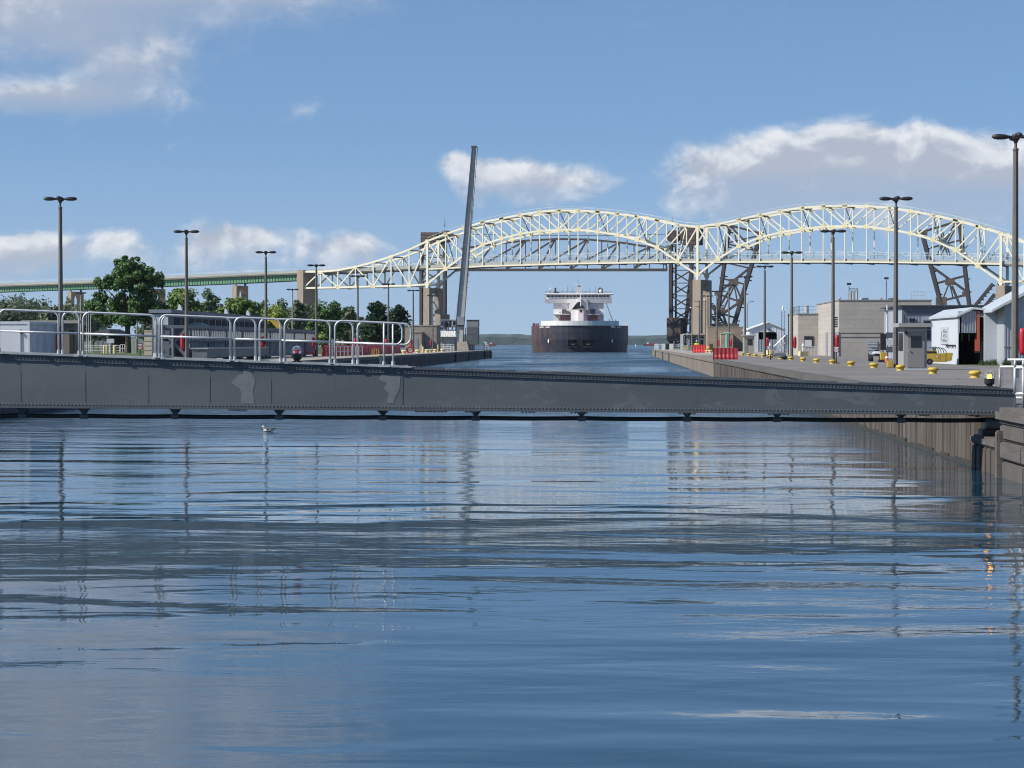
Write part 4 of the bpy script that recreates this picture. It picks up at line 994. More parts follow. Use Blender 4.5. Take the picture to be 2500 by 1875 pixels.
# life rings in red covers hung on the posts
rm = MB(); n = 14; prof = [(0,0), (.10,.02), (.145,.16), (.155,.5), (.155,.62), (.145,.94), (.10,1.08), (0,1.1)]
for (r, z) in prof:
    for j in range(n): a = 2*math.pi*j/n; rm.v.append((r*math.cos(a)*(1.0), r*.55*math.sin(a)*1.4, z))
for i in range(len(prof)-1):
    for j in range(n): a = i*n+j; b = i*n+(j+1) % n; rm.f.append((a, b, b+n, a+n))
ring_me = rm.mesh('life_ring_cover', M_ring, smooth=True)
rib_me = MB().tube([(0,-.125,.08), (.0,-.135,.5), (0,-.125,1.0)], .012, 5).mesh('cover_seam', M_red)
def ring(X, Y, z, lab):
    t = thing('life_ring', lab, 'life ring', (X, Y, z), 0, 'life rings in red covers', world=False)
    for nm, me in (('ring_cover', ring_me), ('cover_seam', rib_me)):
        o = bpy.data.objects.new(nm, me); col.objects.link(o); o.parent = t
    MB().tube([(0,0,1.08), (-.12,0,1.2)], .012, 5).build('strap', M_black, t)
for k, Y in enumerate(YR_[:8]): ring(16.05+.30, Y-.05, GZ+.92, f'red covered life ring on the {ORD[k]} lamp post of the bollard quay')
for k, Y in enumerate(YL_): ring(-32.0-.31, Y-.05, GZ+.95, f'red covered life ring on the {ORD[k]} lamp post of the boom quay')

# ================================================================== things on the far (left) quay
def X_(u, Y): return W(u, 838, Y).x
def Z_(v, Y): return CH+(838-v)*Y/FPX
M_cont = mat('container_white', (0.50, 0.53, 0.56), 0.6, var=0.12, vscale=0.8, grime=0.3, gcol=(0.30,0.31,0.33), gscale=0.9, stretch=(1,1,0.2))
M_contd = mat('container_trim', (0.30, 0.32, 0.34), 0.6, var=0.15)
M_brown = mat('brown_panel', (0.19, 0.16, 0.14), 0.8, var=0.2)
M_roofd = mat('dark_shingle', (0.035, 0.035, 0.04), 0.8, var=0.2)
M_beige = mat('beige_block', (0.52, 0.45, 0.36), 0.85, var=0.1)
M_groof = mat('green_metal_roof', (0.06, 0.16, 0.11), 0.5, var=0.12)
M_blue = mat('blue_grey_cladding', (0.115, 0.135, 0.165), 0.7, var=0.12)
M_bluel = mat('pale_blue_cladding', (0.30, 0.34, 0.39), 0.7, var=0.1)
M_frame = mat('gate_frame_steel', (0.105, 0.12, 0.135), 0.6, var=0.2, vscale=1.5)
M_framel = mat('gate_slat_steel', (0.27, 0.295, 0.315), 0.6, var=0.18, vscale=1.5)
M_yel = mat('yellow_paint', (0.50, 0.345, 0.05), 0.6, var=0.22, vscale=4, grime=0.3, gcol=(0.20,0.13,0.05), gscale=6)
M_yelp = mat('pale_yellow_paint', (0.62, 0.52, 0.28), 0.7, var=0.12)
M_wroof = mat('white_metal_roof', (0.66, 0.63, 0.58), 0.5, var=0.06)
M_door = mat('grey_door', (0.24, 0.25, 0.27), 0.55, var=0.05)
M_dark = mat('dark_opening', (0.012, 0.012, 0.014), 0.8, var=0.1)
def brickmat(name, c1, c2, mortar, bw, bh):
    m = bpy.data.materials.new(name); m.use_nodes = True; n = NT(m.node_tree); b = m.node_tree.nodes['Principled BSDF']
    geo = n.new('ShaderNodeNewGeometry'); sp = n.new('ShaderNodeSeparateXYZ'); n.link(geo.outputs['Position'], sp.inputs[0])
    cv = n.new('ShaderNodeCombineXYZ'); n.put(cv.inputs[0], n.math('ADD', sp.outputs[0], sp.outputs[1])); n.link(sp.outputs[2], cv.inputs[1])
    br = n.new('ShaderNodeTexBrick'); n.link(cv.outputs[0], br.inputs['Vector'])
    br.inputs['Color1'].default_value = (*c1, 1); br.inputs['Color2'].default_value = (*c2, 1); br.inputs['Mortar'].default_value = (*mortar, 1)
    br.inputs['Scale'].default_value = 1.0; br.inputs['Brick Width'].default_value = bw; br.inputs['Row Height'].default_value = bh; br.inputs['Mortar Size'].default_value = .02; br.inputs['Bias'].default_value = 0.0
    nz_ = n.noise(geo.outputs['Position'], 2.0, 4, .6)
    n.put(b.inputs['Base Color'], n.mix(n.smooth(nz_, .3, .7, 0, .35), br.outputs[0], (*[x*.7 for x in c1], 1))); b.inputs['Roughness'].default_value = 0.9
    bn = n.new('ShaderNodeBump'); bn.inputs['Distance'].default_value = .02; n.link(br.outputs['Fac'], bn.inputs['Height']); bn.invert = True; n.link(bn.outputs[0], b.inputs['Normal'])
    return m
M_cmu = brickmat('grey_block_masonry', (0.33,0.29,0.24), (0.26,0.23,0.19), (0.40,0.36,0.30), .8, .4)
M_cmu2 = brickmat('tan_block_masonry', (0.36,0.28,0.21), (0.27,0.205,0.155), (0.42,0.35,0.28), .9, .45)
def block(name, lab, cat, x0, x1, y0, y1, z1, m, roof=None, rh=.3, over=.3, z0=GZ, group=None, rname='roof'):
    t = thing(name, lab, cat, ((x0+x1)/2, (y0+y1)/2, z0), group=group)
    MB().box(x0, x1, y0, y1, z0, z1).build('wall', m, t)
    if roof: MB().box(x0-over, x1+over, y0-over, y1+over, z1+.002, z1+rh).build(rname, roof, t)
    return t
# shipping container
t = thing('shipping_container', 'weathered white shipping container behind the boom handrail', 'container', (-33.5, 127, GZ))
MB().box(-34.74, -32.3, 124, 130.06, GZ, GZ+2.59).build('body', M_cont, t)
for k in range(22): MB().box(-32.30, -32.265, 124.25+k*.26, 124.38+k*.26, GZ+.15, GZ+2.45).build('corrugation', M_cont, t)
for zz in (GZ, GZ+2.47): MB().box(-34.78, -32.25, 123.96, 130.1, zz, zz+.13).build('frame_rail', M_cont, t)
for yy in (123.95, 130.0): MB().box(-32.36, -32.24, yy, yy+.12, GZ, GZ+2.6).build('corner_post', M_cont, t)
MB().box(-34.6, -32.75, 123.93, 123.99, GZ+.1, GZ+2.2).build('door', M_cont, t)
for zz in (.5, 1.9): MB().box(-32.72, -32.62, 123.9, 123.99, GZ+zz, GZ+zz+.12).build('hinge', M_black, t)
MB().box(-32.28, -32.25, 124.9, 126.1, GZ+2.05, GZ+2.2).build('vent', M_contd, t)
# flat-roofed hut, bin, pavilion
t = block('flat_roofed_hut', 'brown flat-roofed hut left of the tall spreading tree', 'hut', -68, X_(183,260), 260, 262.5, Z_(789,260), M_brown, mat('hut_roof_edge', (0.33,0.31,0.28), .8), .35, .5)
MB().box(-66, X_(176,260), 259.9, 259.99, Z_(800,260), Z_(792,260)).build('window', M_glass, t); MB().box(X_(170,260), X_(180,260), 259.88, 259.98, GZ, Z_(806,260)).build('door', M_dark, t)
t = thing('waste_bin', 'dark green bin beside the weathered container', 'bin', (-36.4, 140, GZ))
MB().hexa([(-37.0,139.4,GZ), (-36.0,139.4,GZ), (-36.0,140.6,GZ), (-37.0,140.6,GZ), (-37.15,139.2,GZ+1.4), (-35.9,139.2,GZ+1.4), (-35.9,140.8,GZ+1.4), (-37.15,140.8,GZ+1.4)]).build('bin_body', M_roofd, t)
MB().box(-37.2, -35.85, 139.15, 140.85, GZ+1.41, GZ+1.5).build('lid', mat('bin_lid', (.12,.14,.12), .6), t)
t = thing('pavilion', 'dark-roofed open pavilion under the tall spreading tree', 'pavilion', (-86, 372, GZ))
xa_, xb_ = X_(206,360), X_(268,360)
MB().hexa([(xa_,360,GZ+2.6), (xb_,360,GZ+2.6), (xb_,380,GZ+2.6), (xa_,380,GZ+2.6), (xa_+1.6,366,GZ+3.7), (xb_-1.4,366,GZ+3.7), (xb_-1.4,374,GZ+3.7), (xa_+1.6,374,GZ+3.7)]).build('roof', M_roofd, t)
for k in range(5): x = xa_+.3+(xb_-xa_-.6)*k/4; MB().box(x-.12, x+.12, 360.3, 360.55, GZ, GZ+2.6).build('post', M_brown, t)
MB().box(xa_+.2, xb_-.2, 376, 376.3, GZ, GZ+2.6).build('back_wall', M_dark, t)
# white pipe railing, posts, meter, cabinet, signs on the lawn
M_wrail = mat('white_rail', (0.66,0.66,0.64), .6, var=.05)
def pipe_rail(lab, x0, y0, x1, y1, n, h=1.1, rows=3, m=None, group=None, z=GZ):
    t = thing('pipe_railing', lab, 'railing', ((x0+x1)/2, (y0+y1)/2, z), group=group); m = m or M_wrail
    for k in range(n+1): f = k/n; MB().tube([(x0+(x1-x0)*f, y0+(y1-y0)*f, z), (x0+(x1-x0)*f, y0+(y1-y0)*f, z+h)], .045, 6).build('post', m, t)
    for r in range(rows): zz = z+h*(1-r/rows); MB().tube([(x0, y0, zz), (x1, y1, zz)], .04, 6).build('rail', m, t)
    return t
pipe_rail('white pipe railing on the lawn below the tall spreading tree', X_(203,322), 322, X_(292,322), 322, 4)
pipe_rail('low white picket-like railing right of the grey meter pedestal', X_(294,335), 335, X_(320,335), 335, 5, 1.2, 2)
for k, u in enumerate((254.5, 260.5, 280)):
    p = (X_(u,305), 305, GZ); t = thing('guard_post', ['pale yellow guard post left of the grey meter pedestal', 'pale yellow guard post touching the grey meter pedestal on its left', 'thick pale yellow guard post right of the grey meter pedestal'][k], 'guard post', p, group='guard posts round the pedestal')
    MB().lathe([(.16 if k < 2 else .24,0), (.16 if k < 2 else .24,1.05), (.10,1.12), (.01,1.13)], p, 12).build('post', M_yelp, t)
p = (X_(270,306), 306, GZ); t = thing('meter_pedestal', 'grey meter box on a thick post between yellow guard posts', 'meter', p)
MB().lathe([(.22,0), (.22,1.4), (.1,1.42)], p, 10).build('post', M_contd, t); MB().box(p[0]-.5, p[0]+.5, p[1]-.2, p[1]+.2, GZ+1.42, GZ+2.0).build('meter_box', M_cont, t)
p = (X_(327,300), 300, GZ); t = thing('utility_cabinet', 'tall pale green cabinet beside the maroon notice sign', 'cabinet', p)
MB().box(p[0]-.33, p[0]+.33, p[1], p[1]+.5, GZ, GZ+2.0).build('cabinet_body', mat('pale_green', (.33,.37,.28), .7), t); MB().box(p[0]-.02, p[0]+.02, p[1]-.01, p[1]-.002, GZ+.1, GZ+1.9).build('door_seam', M_black, t)
M_maroon = mat('maroon_sign', (0.17, 0.012, 0.03), .5, var=.08)
M_letter = mat('white_lettering', (0.7,0.66,0.66), .6, var=0)
def sign(u, v0, v1, Y, zb_, lab, wpx):
    x = X_(u, Y); t = thing('notice_sign', lab, 'sign', (x, Y, GZ)); s_ = Y/FPX; w_ = wpx*s_/2
    z0, z1 = Z_(v1, Y), Z_(v0, Y)
    MB().box(x-w_, x+w_, Y, Y+.02, z0, z1).build('panel', M_maroon, t)
    b = t.children[-1]; h = z1-z0
    for k, (f, l) in enumerate(((.80,.38), (.60,.26), (.38,.40), (.16,.26))):
        MB().box(x-w_*l*2, x+w_*l*2, Y-.006, Y-.001, z0+h*f-.035, z0+h*f+.035).build('text_line', M_letter, b)
    MB().tube([(x, Y+.05, GZ), (x, Y+.05, z1-.1)], .04, 8).build('post', M_black, t); MB().lathe([(.28,0), (.26,.04), (.05,.08)], (x, Y+.05, GZ), 12).build('base', M_black, t)
sign(342, 838.5, 853, 243, GZ, 'maroon notice sign on a black post on the lawn', 14.5)
# green-roofed office and beige wall
t = thing('green_roofed_office', 'beige office with low green metal roof beside the steel gate frames', 'building', (-54, 270, GZ))
xa_, xb_ = X_(352,264), X_(500,264)
MB().box(xa_, xb_, 264, 276, GZ, Z_(806,264)).build('wall', M_beige, t)
for k in range(1, 6): MB().box(xa_-.02, X_(420,264), 263.97, 263.995, GZ+k*.55, GZ+k*.55+.03).build('siding_line', M_brown, t)
xr = X_(382,264)
MB().hexa([(xr-.4,262.5,Z_(806,264)), (xb_+.4,262.5,Z_(806,264)), (xb_+.4,277,Z_(806,264)), (xr-.4,277,Z_(806,264)), (xr+1.2,269,Z_(784,264)), (xb_-1.5,269,Z_(786,264)), (xb_-1.5,270,Z_(786,264)), (xr+1.2,270,Z_(784,264))]).build('roof', M_groof, t)
# long dark observation building
t = thing('windowed_gallery', 'long dark blue-grey building with a row of windows behind the gate frames', 'building', (-54, 294, GZ))
MB().box(-53.0, -51, 258, 330, GZ, 6.35).build('wall', M_blue, t)
MB().box(-53.3, -50.7, 257.7, 330.3, 6.352, 6.75).build('roof_band', mat('roof_band', (.20,.22,.26), .7), t)
for k in range(15):
    y = 261+k*4.55; w_ = MB().box(-51.0, -50.93, y, y+3.5, 4.95, 5.85).build('window', M_dark, t); MB().box(-50.95, -50.90, y+3.52, y+3.8, 4.9, 5.9).build('mullion', M_bluel, w_)
MB().box(-51.0, -50.96, 258, 330, 4.0, 4.9).build('spandrel', M_blue, t)
MB().box(-52.8, -51.1, 257.9, 257.99, 4.6, 6.2).build('end_window', M_cont, t)
for y in (268, 300, 318): MB().hexa([(-52,y,6.75), (-51.4,y,6.75), (-51.4,y+.6,6.75), (-52,y+.6,6.75), (-51.9,y+.1,7.5), (-51.7,y+.1,7.5), (-51.5,y+.5,7.3), (-51.9,y+.5,7.5)]).build('roof_vent', M_cont, t)
# stored gate frames: two tiers of upright slats
gf = thing('steel_gate_frame', 'long dark ribbed steel gate frame stored along the quay', 'gate frame', (-34, 206, GZ))
XF = -33.4
for (z0, z1, th) in ((GZ+2.55,GZ+2.85,.5), (GZ+1.55,GZ+1.75,.4), (GZ+.15,GZ+.40,.5)):
    for xx in (XF, XF-2.2): MB().box(xx-.15, xx+.15, 176, 252, z0, z1).build('chord', M_frame, gf)
MB().box(XF-1.4, XF-1.2, 177, 251, GZ+.4, GZ+2.55).build('skin_plate', mat('gate_skin', (.030,.035,.042), .7), gf)
sm = MB().hexa([(-.05,-.12,0), (.10,-.12,0), (.10,.12,0), (-.05,.12,0), (-.05,-.07,1), (.06,-.07,1), (.06,.07,1), (-.05,.07,1)]).mesh('slat', M_framel)
for xx in (XF, ):
    for z0, z1, n_ in ((GZ+1.76,GZ+2.54,68), (GZ+.41,GZ+1.54,96)):
        for k in range(n_):
            y = 177.5+k*(73.5/n_); o = bpy.data.objects.new('slat', sm); col.objects.link(o); o.parent = gf; o.location = (xx+34, y-206, z0-GZ); o.scale = (1,1,z1-z0)
for k in range(10):
    y = 177+k*8.2
    for zz in (GZ+.28, GZ+2.7): member('cross_beam', (XF,y,zz), (XF-2.2,y,zz), .25, .25, M_frame, gf)
    member('end_post', (XF,y,GZ), (XF,y,GZ+2.55), .3, .3, M_frame, gf)
for a, b in (((XF,176.2,GZ+.3), (XF-2.2,176.2,GZ+2.6)), ((XF-2.2,176.2,GZ+.3), (XF,176.2,GZ+2.6)), ((XF,176.1,GZ), (XF,176.1,GZ+2.6)), ((XF-2.2,176.1,GZ), (XF-2.2,176.1,GZ+2.6)), ((XF-1.1,176.1,GZ), (XF-1.1,176.1,GZ+2.6))): member('end_brace', a, b, .16, .22, M_frame, gf)
t = thing('box_girder', 'dark painted box girder lying before the stored gate frame', 'girder', (-31.8, 190, GZ))
MB().box(-32.35, -31.2, 172.5, 203, GZ+.28, GZ+.95).build('girder_body', M_frame, t); MB().box(-32.45, -31.1, 172.4, 203.1, GZ+.952, GZ+1.05).build('top_plate', M_framel, t)
for y in (175, 187, 199): MB().box(-32.5, -31.0, y, y+.4, GZ, GZ+.28).build('skid', M_timber, t)
# excavator behind the gate frames
t = thing('excavator', 'yellow excavator with raised arm showing above the gate frames', 'excavator', (-46, 300, GZ))
MB().box(-48.5, -46.3, 298, 302.5, GZ+.9, GZ+2.2).build('house', M_yel, t); MB().box(-46.9, -46.3, 298.2, 300, GZ+2.2, GZ+3.0).build('cab', M_glass, t)
for yy in (298.2, 301.5): MB().box(-49, -45.8, yy, yy+.7, GZ, GZ+.88).build('track', M_black, t)
a, b, c = W(697,822,300), W(684,800,300), W(661.5,775,300)
MB().beam(a, b, .5, .6).build('boom', M_yel, t); MB().beam(b, c, .45, .75).build('stick', M_yel, t)
# red water-filled barriers along the quay edge
def barrier_mesh(L, H, nr, m):
    mb = MB(); pr = [(-.28,0), (-.28,.18), (-.16,.42), (-.11,H), (.11,H), (.16,.42), (.28,.18), (.28,0)]
    k_ = nr*2
    for k in range(k_+1):
        f = 1.0 if k % 2 == 0 else .82
        for e in (0.0, 1.0):
            y = -L/2+L*(k+(.12 if e else -.12))/k_ if 0 < k < k_ else -L/2+L*k/k_
            g = f if e else (1.0 if (k-1) % 2 == 0 else .82)
            for (x, z) in pr: mb.v.append((x*g, y, z))
    n_ = len(pr)
    for k in range(2*(k_+1)-1):
        for j in range(n_-1): a = k*n_+j; mb.f.append((a, a+1, a+n_+1, a+n_))
    mb.f.append(tuple(range(n_))); mb.f.append(tuple((2*k_+1)*n_+j for j in range(n_)))
    return mb.mesh('barrier_body', m)
M_barr = mat('red_barrier_plastic', (0.36, 0.028, 0.035), 0.5, var=0.25, vscale=0.8, grime=0.2, gcol=(0.5,0.16,0.15), gscale=1.2)
M_barl = mat('bright_red_barrier_plastic', (0.62, 0.045, 0.045), 0.5, var=0.2, vscale=0.8, grime=0.15, gcol=(0.55,0.16,0.15), gscale=1.2)
bme = barrier_mesh(1.9, 1.18, 5, M_barl); cap_me = MB().lathe([(.09,0), (.09,.05), (.02,.06)], (0,.5,1.12), 8).mesh('filler_cap', M_black)
def barrier(x, y, rz, lab, group, me=bme):
    t = thing('water_barrier', lab, 'barrier', (x, y, GZ), rz, group, world=False)
    for nm, m_ in (('barrier_body', me), ('filler_cap', cap_me)): o = bpy.data.objects.new(nm, m_); col.objects.link(o); o.parent = t
    return t
for k in range(42): barrier(-31.3+.006*k+random.uniform(-.05,.05), 244+k*1.98, random.uniform(-.02,.02), 'red plastic barrier in the long row on the boom quay', 'row of red barriers on the boom quay')
pipe_rail('galvanised two-bar railing in front of the red barrier row', -29.8, 238, -29.3, 262, 8, 1.05, 2, M_galv)
t = thing('ladder_head', 'yellow-edged ladder head at the edge of the shaded lock wall', 'ladder', (XL, 240, GZ))
MB().box(XL-.9, XL+.06, 238.6, 241.6, GZ+.02, GZ+.12).build('sill', M_yelp, t)
for yy in (239, 241): MB().tube([(XL-.2,yy,GZ), (XL-.2,yy,GZ+.8), (XL-.7,yy,GZ+.8), (XL-.7,yy,GZ)], .04, 6).build('grab_rail', M_yel, t)
MB().box(XL+.03, XL+.08, 239, 241, -1, GZ-.05).build('ladder_plate', M_cont, t)
# bollards of the boom quay
bol_prof = [(.19,0), (.185,.03), (.175,.05), (.165,.12), (.18,.14), (.228,.17), (.242,.21), (.235,.25), (.19,.29), (.09,.315), (.01,.318)]
def bollard_mesh(m):
    return MB().lathe([p_ for p_ in bol_prof], n=18, sx=1.05).mesh('bollard_body', m, smooth=True)
bol_y, bol_p = bollard_mesh(M_yel), bollard_mesh(M_yelp)
bas_me = MB().box(-.2,.2,-.2,.2,-.01,.012).mesh('base_plate', M_yelp)
def bollard(x, y, lab, group, me, s=1.0):
    t = thing('mooring_bollard', lab, 'bollard', (x, y, GZ), 0, group, world=False)
    o = bpy.data.objects.new('bollard_head', me); col.objects.link(o); o.parent = t; o.rotation_euler = (random.uniform(-.05,.05), random.uniform(-.04,.04), random.uniform(0,3)); o.scale = (s,s,s)
    o = bpy.data.objects.new('base_plate', bas_me); col.objects.link(o); o.parent = t; o.scale = (s,s,1)
for k, u in enumerate((985, 1019, 1042, 1050, 1062, 1080)):
    Y = 28.3*FPX/(1505-u); bollard(-28.3, Y, f'pale yellow bollard on the boom quay, {ORD[k]} after the red barrier row', 'bollards on the boom quay', bol_p, 1.6)
for k, (u, Y) in enumerate(((1029,330), (1033,335), (1069.5,356))):
    p = (X_(u,Y), Y, GZ); t = thing('guard_post', [ 'slim yellow guard post left of the grey block building door', 'short yellow guard post beside the slim one at the block building', 'slim yellow guard post at the right corner of the block building'][k], 'guard post', p, group='guard posts at the block building')
    MB().lathe([(.11,0), (.11,1.15 if k != 1 else .9), (.02,1.2 if k != 1 else .93)], p, 10).build('post', M_yelp, t)
p = (X_(1001,318), 318, GZ); t = thing('hose_reel', 'red hose reel standing before the grey block building', 'hose reel', p)
pts = [(p[0]+.42*math.cos(a*math.pi/8), p[1], GZ+.48+.42*math.sin(a*math.pi/8)) for a in range(17)]
MB().tube(pts, .13, 8, False).build('coiled_hose', M_red, t); MB().lathe([(.1,0), (.1,.5)], (p[0]-.75, p[1], GZ), 8).build('stand', M_cont, t); MB().box(p[0]-1.4, p[0]-.5, p[1]-.2, p[1]+.3, GZ+.4, GZ+.8).build('valve_block', M_contd, t)
# block building, hut, boom machinery
Yb = 400
t = block('block_building', 'grey concrete-block building at the end of the boom quay', 'building', X_(988,Yb), X_(1066,Yb), Yb, Yb+9, Z_(796,Yb), M_cmu, mat('cap_stone', (.34,.31,.26), .9), .18, .08)
MB().box(X_(1003,Yb), X_(1033,Yb), Yb-3.2, Yb-.01, GZ, Z_(812,Yb)).build('annex', M_cmu, t)
MB().box(X_(1003,Yb)-.08, X_(1033,Yb)+.08, Yb-3.3, Yb-.01, Z_(812,Yb)+.002, Z_(810.5,Yb)).build('annex_cap', MATS['cap_stone'], t)
d = MB().box(X_(1010,Yb-3), X_(1020,Yb-3), Yb-3.26, Yb-3.21, GZ, Z_(825.5,Yb)).build('door', M_door, t)
d = MB().box(X_(1038,Yb), X_(1051.5,Yb), Yb-.06, Yb-.01, GZ, Z_(825.5,Yb)).build('door', M_door, t)
t = thing('boom_control_hut', 'small tan hut with white ribbed roof beside the raised boom', 'hut', (-33.5, 428, GZ))
xa_, xb_ = X_(1067,424), X_(1110,424)
MB().box(xa_, xb_, 424, 430, GZ, Z_(823,424)).build('wall', M_cmu, t); MB().box(X_(1083,424), xb_, 423.9, 423.99, GZ, Z_(823,424)).build('shutter', M_door, t)
MB().hexa([(xa_-.4,423.2,Z_(822,424)), (xb_+.3,423.2,Z_(822,424)), (xb_+.3,431,Z_(822,424)), (xa_-.4,431,Z_(822,424)), (xa_-.2,426,Z_(808,424)), (xb_,426,Z_(808,424)), (xb_,428,Z_(808,424)), (xa_-.2,428,Z_(808,424))]).build('roof', M_wroof, t)
for k in range(9): x = xa_-.2+k*(xb_-xa_+.3)/8; member('roof_rib', (x-.1,423.15,Z_(821.5,424)), (x,426,Z_(807.6,424)), .035, .04, M_cont, t)
MB().box(X_(1093,424), X_(1095.5,424), 423.86, 423.9, GZ+.8, GZ+1.5).build('meter', M_cont, t)
t = thing('boom_machine_cabin', 'blue-grey boom machinery platform with windows behind the tan hut', 'cabin', (-33.6, 446, GZ))
xa_, xb_ = X_(1074,444), X_(1114,444)
for z0, z1 in ((GZ,GZ+.3), (Z_(808,444),Z_(805,444)), (Z_(799,444),Z_(797.5,444)), (Z_(782,444),Z_(780,444))): MB().box(xa_, xb_, 444, 449, z0, z1).build('floor', M_bluel, t)
for k in range(5): x = xa_+(xb_-xa_)*k/4; MB().box(x-.12, x+.12, 444.1, 444.4, GZ+.3, Z_(780,444)-.01).build('column', M_bluel, t)
for k in range(4): MB().box(xa_+.3+k*.75, xa_+.75+k*.75, 444.5, 444.6, Z_(795,444), Z_(786,444)).build('window', M_glass, t)
MB().box(xa_+.1, xb_-.1, 447, 448.8, Z_(797,444), Z_(782,444)).build('cabin_body', M_bluel, t)
MB().lathe([(.5,0), (.5,.9), (.2,1.1)], (X_(1088,444), 443.6, Z_(798,444)), 12).build('winch_drum', M_black, t)
YA = 436.0
rb = thing('raised_arrestor_boom', 'tall grey tapered arrestor boom raised almost upright at the quay end', 'boom', (*W(1120,838,YA).xy, GZ))
q = [W(1109.5,834,YA), W(1130.5,834,YA), W(1162,359,YA), W(1153,359,YA)]
def lerp(a, b, f): return a+(b-a)*f
for k in range(8):
    f0, f1 = k/8+.0008, (k+1)/8-.0008; a, b, c, d_ = lerp(q[0],q[3],f0), lerp(q[1],q[2],f0), lerp(q[1],q[2],f1), lerp(q[0],q[3],f1); dy = Vector((0,.9,0))
    MB().hexa([a, b, b+dy, a+dy, d_, c, c+dy, d_+dy]).build('web_plate', mat('raised_boom_paint', (.46,.46,.44), .6, var=.14, vscale=.5), rb)
for (a, b) in ((q[0],q[3]), (q[1],q[2])): MB().beam(a+Vector((0,-.1,0)), b+Vector((0,-.1,0)), .14, .3).build('flange', M_boomd, rb)
off = Vector((.55,0,0)); a, b = q[1]+off, q[2]+off*.55; MB().beam(a+Vector((0,.3,8)), b+Vector((0,.3,0)), .09).build('cable_rail', M_boomd, rb)
for k in range(26): f = .22+k*.03; u_ = lerp(q[1],q[2],f); v_ = lerp(a,b,f); MB().beam(u_+Vector((0,.3,0)), v_+Vector((0,.3,0)), .05).build('cable_hanger', M_boomd, rb)
MB().box(q[2].x-.9, q[2].x+.15, YA-.2, YA+1, q[2].z-.1, q[2].z+.25).build('tip_cap', M_boomd, rb)
s0, s1 = lerp(q[0],q[3],.11), lerp(q[1],q[2],.11); MB().box(s0.x+.15, s1.x-.1, YA-.35, YA-.02, s0.z-.9, s0.z+.7).build('gear_box', M_framel, rb); MB().box(s0.x+.1, s1.x-.05, YA-.3, YA-.01, s0.z-1.15, s0.z-.91).build('ledge', M_black, rb)
lo = [W(1098,820,YA+1.2), W(1112,820,YA+1.2), W(1147,655,YA+1.2), W(1136,655,YA+1.2)]
for a, b in ((lo[0],lo[3]), (lo[1],lo[2])): MB().tube([a, b], .035, 5).build('walkway_rail', M_galv, rb)
for k in range(14): f = k/13; MB().tube([lerp(lo[0],lo[3],f), lerp(lo[1],lo[2],f)], .03, 5).build('walkway_rail_post', M_galv, rb)
MB().hexa([(q[0].x-2.5,YA-1.5,GZ), (q[1].x+1.2,YA-1.5,GZ), (q[1].x+1.2,YA+3,GZ), (q[0].x-2.5,YA+3,GZ), (q[0].x-.3,YA-.8,Z_(834,YA)), (q[1].x+.8,YA-.8,Z_(834,YA)), (q[1].x+.8,YA+3,Z_(834,YA)), (q[0].x-.3,YA+3,Z_(834,YA))]).build('pivot_base', M_cmu, rb)
cw = thing('boom_counterweight', 'dark panelled counterweight tower right of the raised boom', 'counterweight', (X_(1153,440), 440, GZ))
xa_, xb_ = X_(1139,440), X_(1168,440)
for k, (v0, v1) in enumerate(((841,835), (834,817), (816.5,799), (798.5,782))):
    MB().box(xa_, xb_, 440, 443, Z_(v0,440), Z_(v1,440)).build('weight_panel', M_frame if k < 3 else mat('pale_panel', (.24,.25,.25), .8, var=.2, vscale=1), cw, bevel=.05)
MB().box(xa_-.06, xb_+.06, 439.9, 443.1, Z_(781.8,440), Z_(780.5,440)).build('cap', M_boomd, cw)
for u in (1131, 1135): MB().box(X_(u,440), X_(u,440)+.12, 440.5, 440.7, GZ, Z_(800,440)).build('guide_rail', M_black, cw)
pipe_rail('white panelled railing at the very end of the boom quay', X_(1110,446), 446, X_(1192,446), 446, 14, 1.15, 3)
pipe_rail('white pipe railing in front of the raised boom base', X_(1079,424), 420, X_(1112,424), 420, 4, 1.15, 3)
t = thing('tarped_crate', 'dark tarped crate inside the quay end railing', 'crate', (X_(1150,447), 447, GZ)); MB().box(X_(1139,447), X_(1158,447), 447, 449, GZ, GZ+1.4).build('crate_body', M_frame, t, bevel=.1)
t = thing('end_beacon_hut', 'small white hut at the tip of the boom quay', 'hut', (X_(1186,449), 449, GZ)); MB().box(X_(1181,449), X_(1190,449), 448, 449.5, GZ, GZ+2.0).build('wall', M_cont, t); MB().box(X_(1180,449), X_(1191,449), 447.9, 449.6, GZ+2.0, GZ+2.15).build('roof', M_door, t)
# cream house and long low shed beyond
t = thing('cream_house', 'cream gabled house among the pines beyond the red barriers', 'house', (X_(888,560), 565, GZ))
xa_, xb_, xm = X_(868,560), X_(904,560), X_(889,560)
MB().prism([(xa_,GZ), (xb_,GZ), (xb_,Z_(798,560)), (xm,Z_(781,560)), (xa_,Z_(798,560))], 560, 572, 'y').build('wall', mat('cream_siding', (.62,.55,.42), .8), t)
for a, b in (((xa_-.3,Z_(799.5,560)), (xm,Z_(780,560))), ((xm,Z_(780,560)), (xb_+.3,Z_(799.5,560)))): MB().beam((a[0],566,a[1]), (b[0],566,b[1]), 13, .3, (0,0,1)).build('roof', M_door, t)
for u in (883, 897): MB().box(X_(u,560), X_(u+3,560), 559.92, 559.99, Z_(812,560), Z_(803,560)).build('window', M_glass, t)
t = block('long_low_shed', 'long low brick shed with pale roof band behind the red barriers', 'shed', X_(832,520), X_(976,520), 520, 532, Z_(824,520), mat('brick_wall', (.20,.13,.11), .85, var=.2), M_wroof, .75, .4)
for u in (845, 868, 885, 915, 938): MB().box(X_(u,520), X_(u+9,520), 519.9, 519.99, GZ+.8, Z_(828,520)).build('window', M_dark, t)
t = thing('awning', 'white canvas awning in front of the long low shed', 'awning', (X_(860,505), 505, GZ))
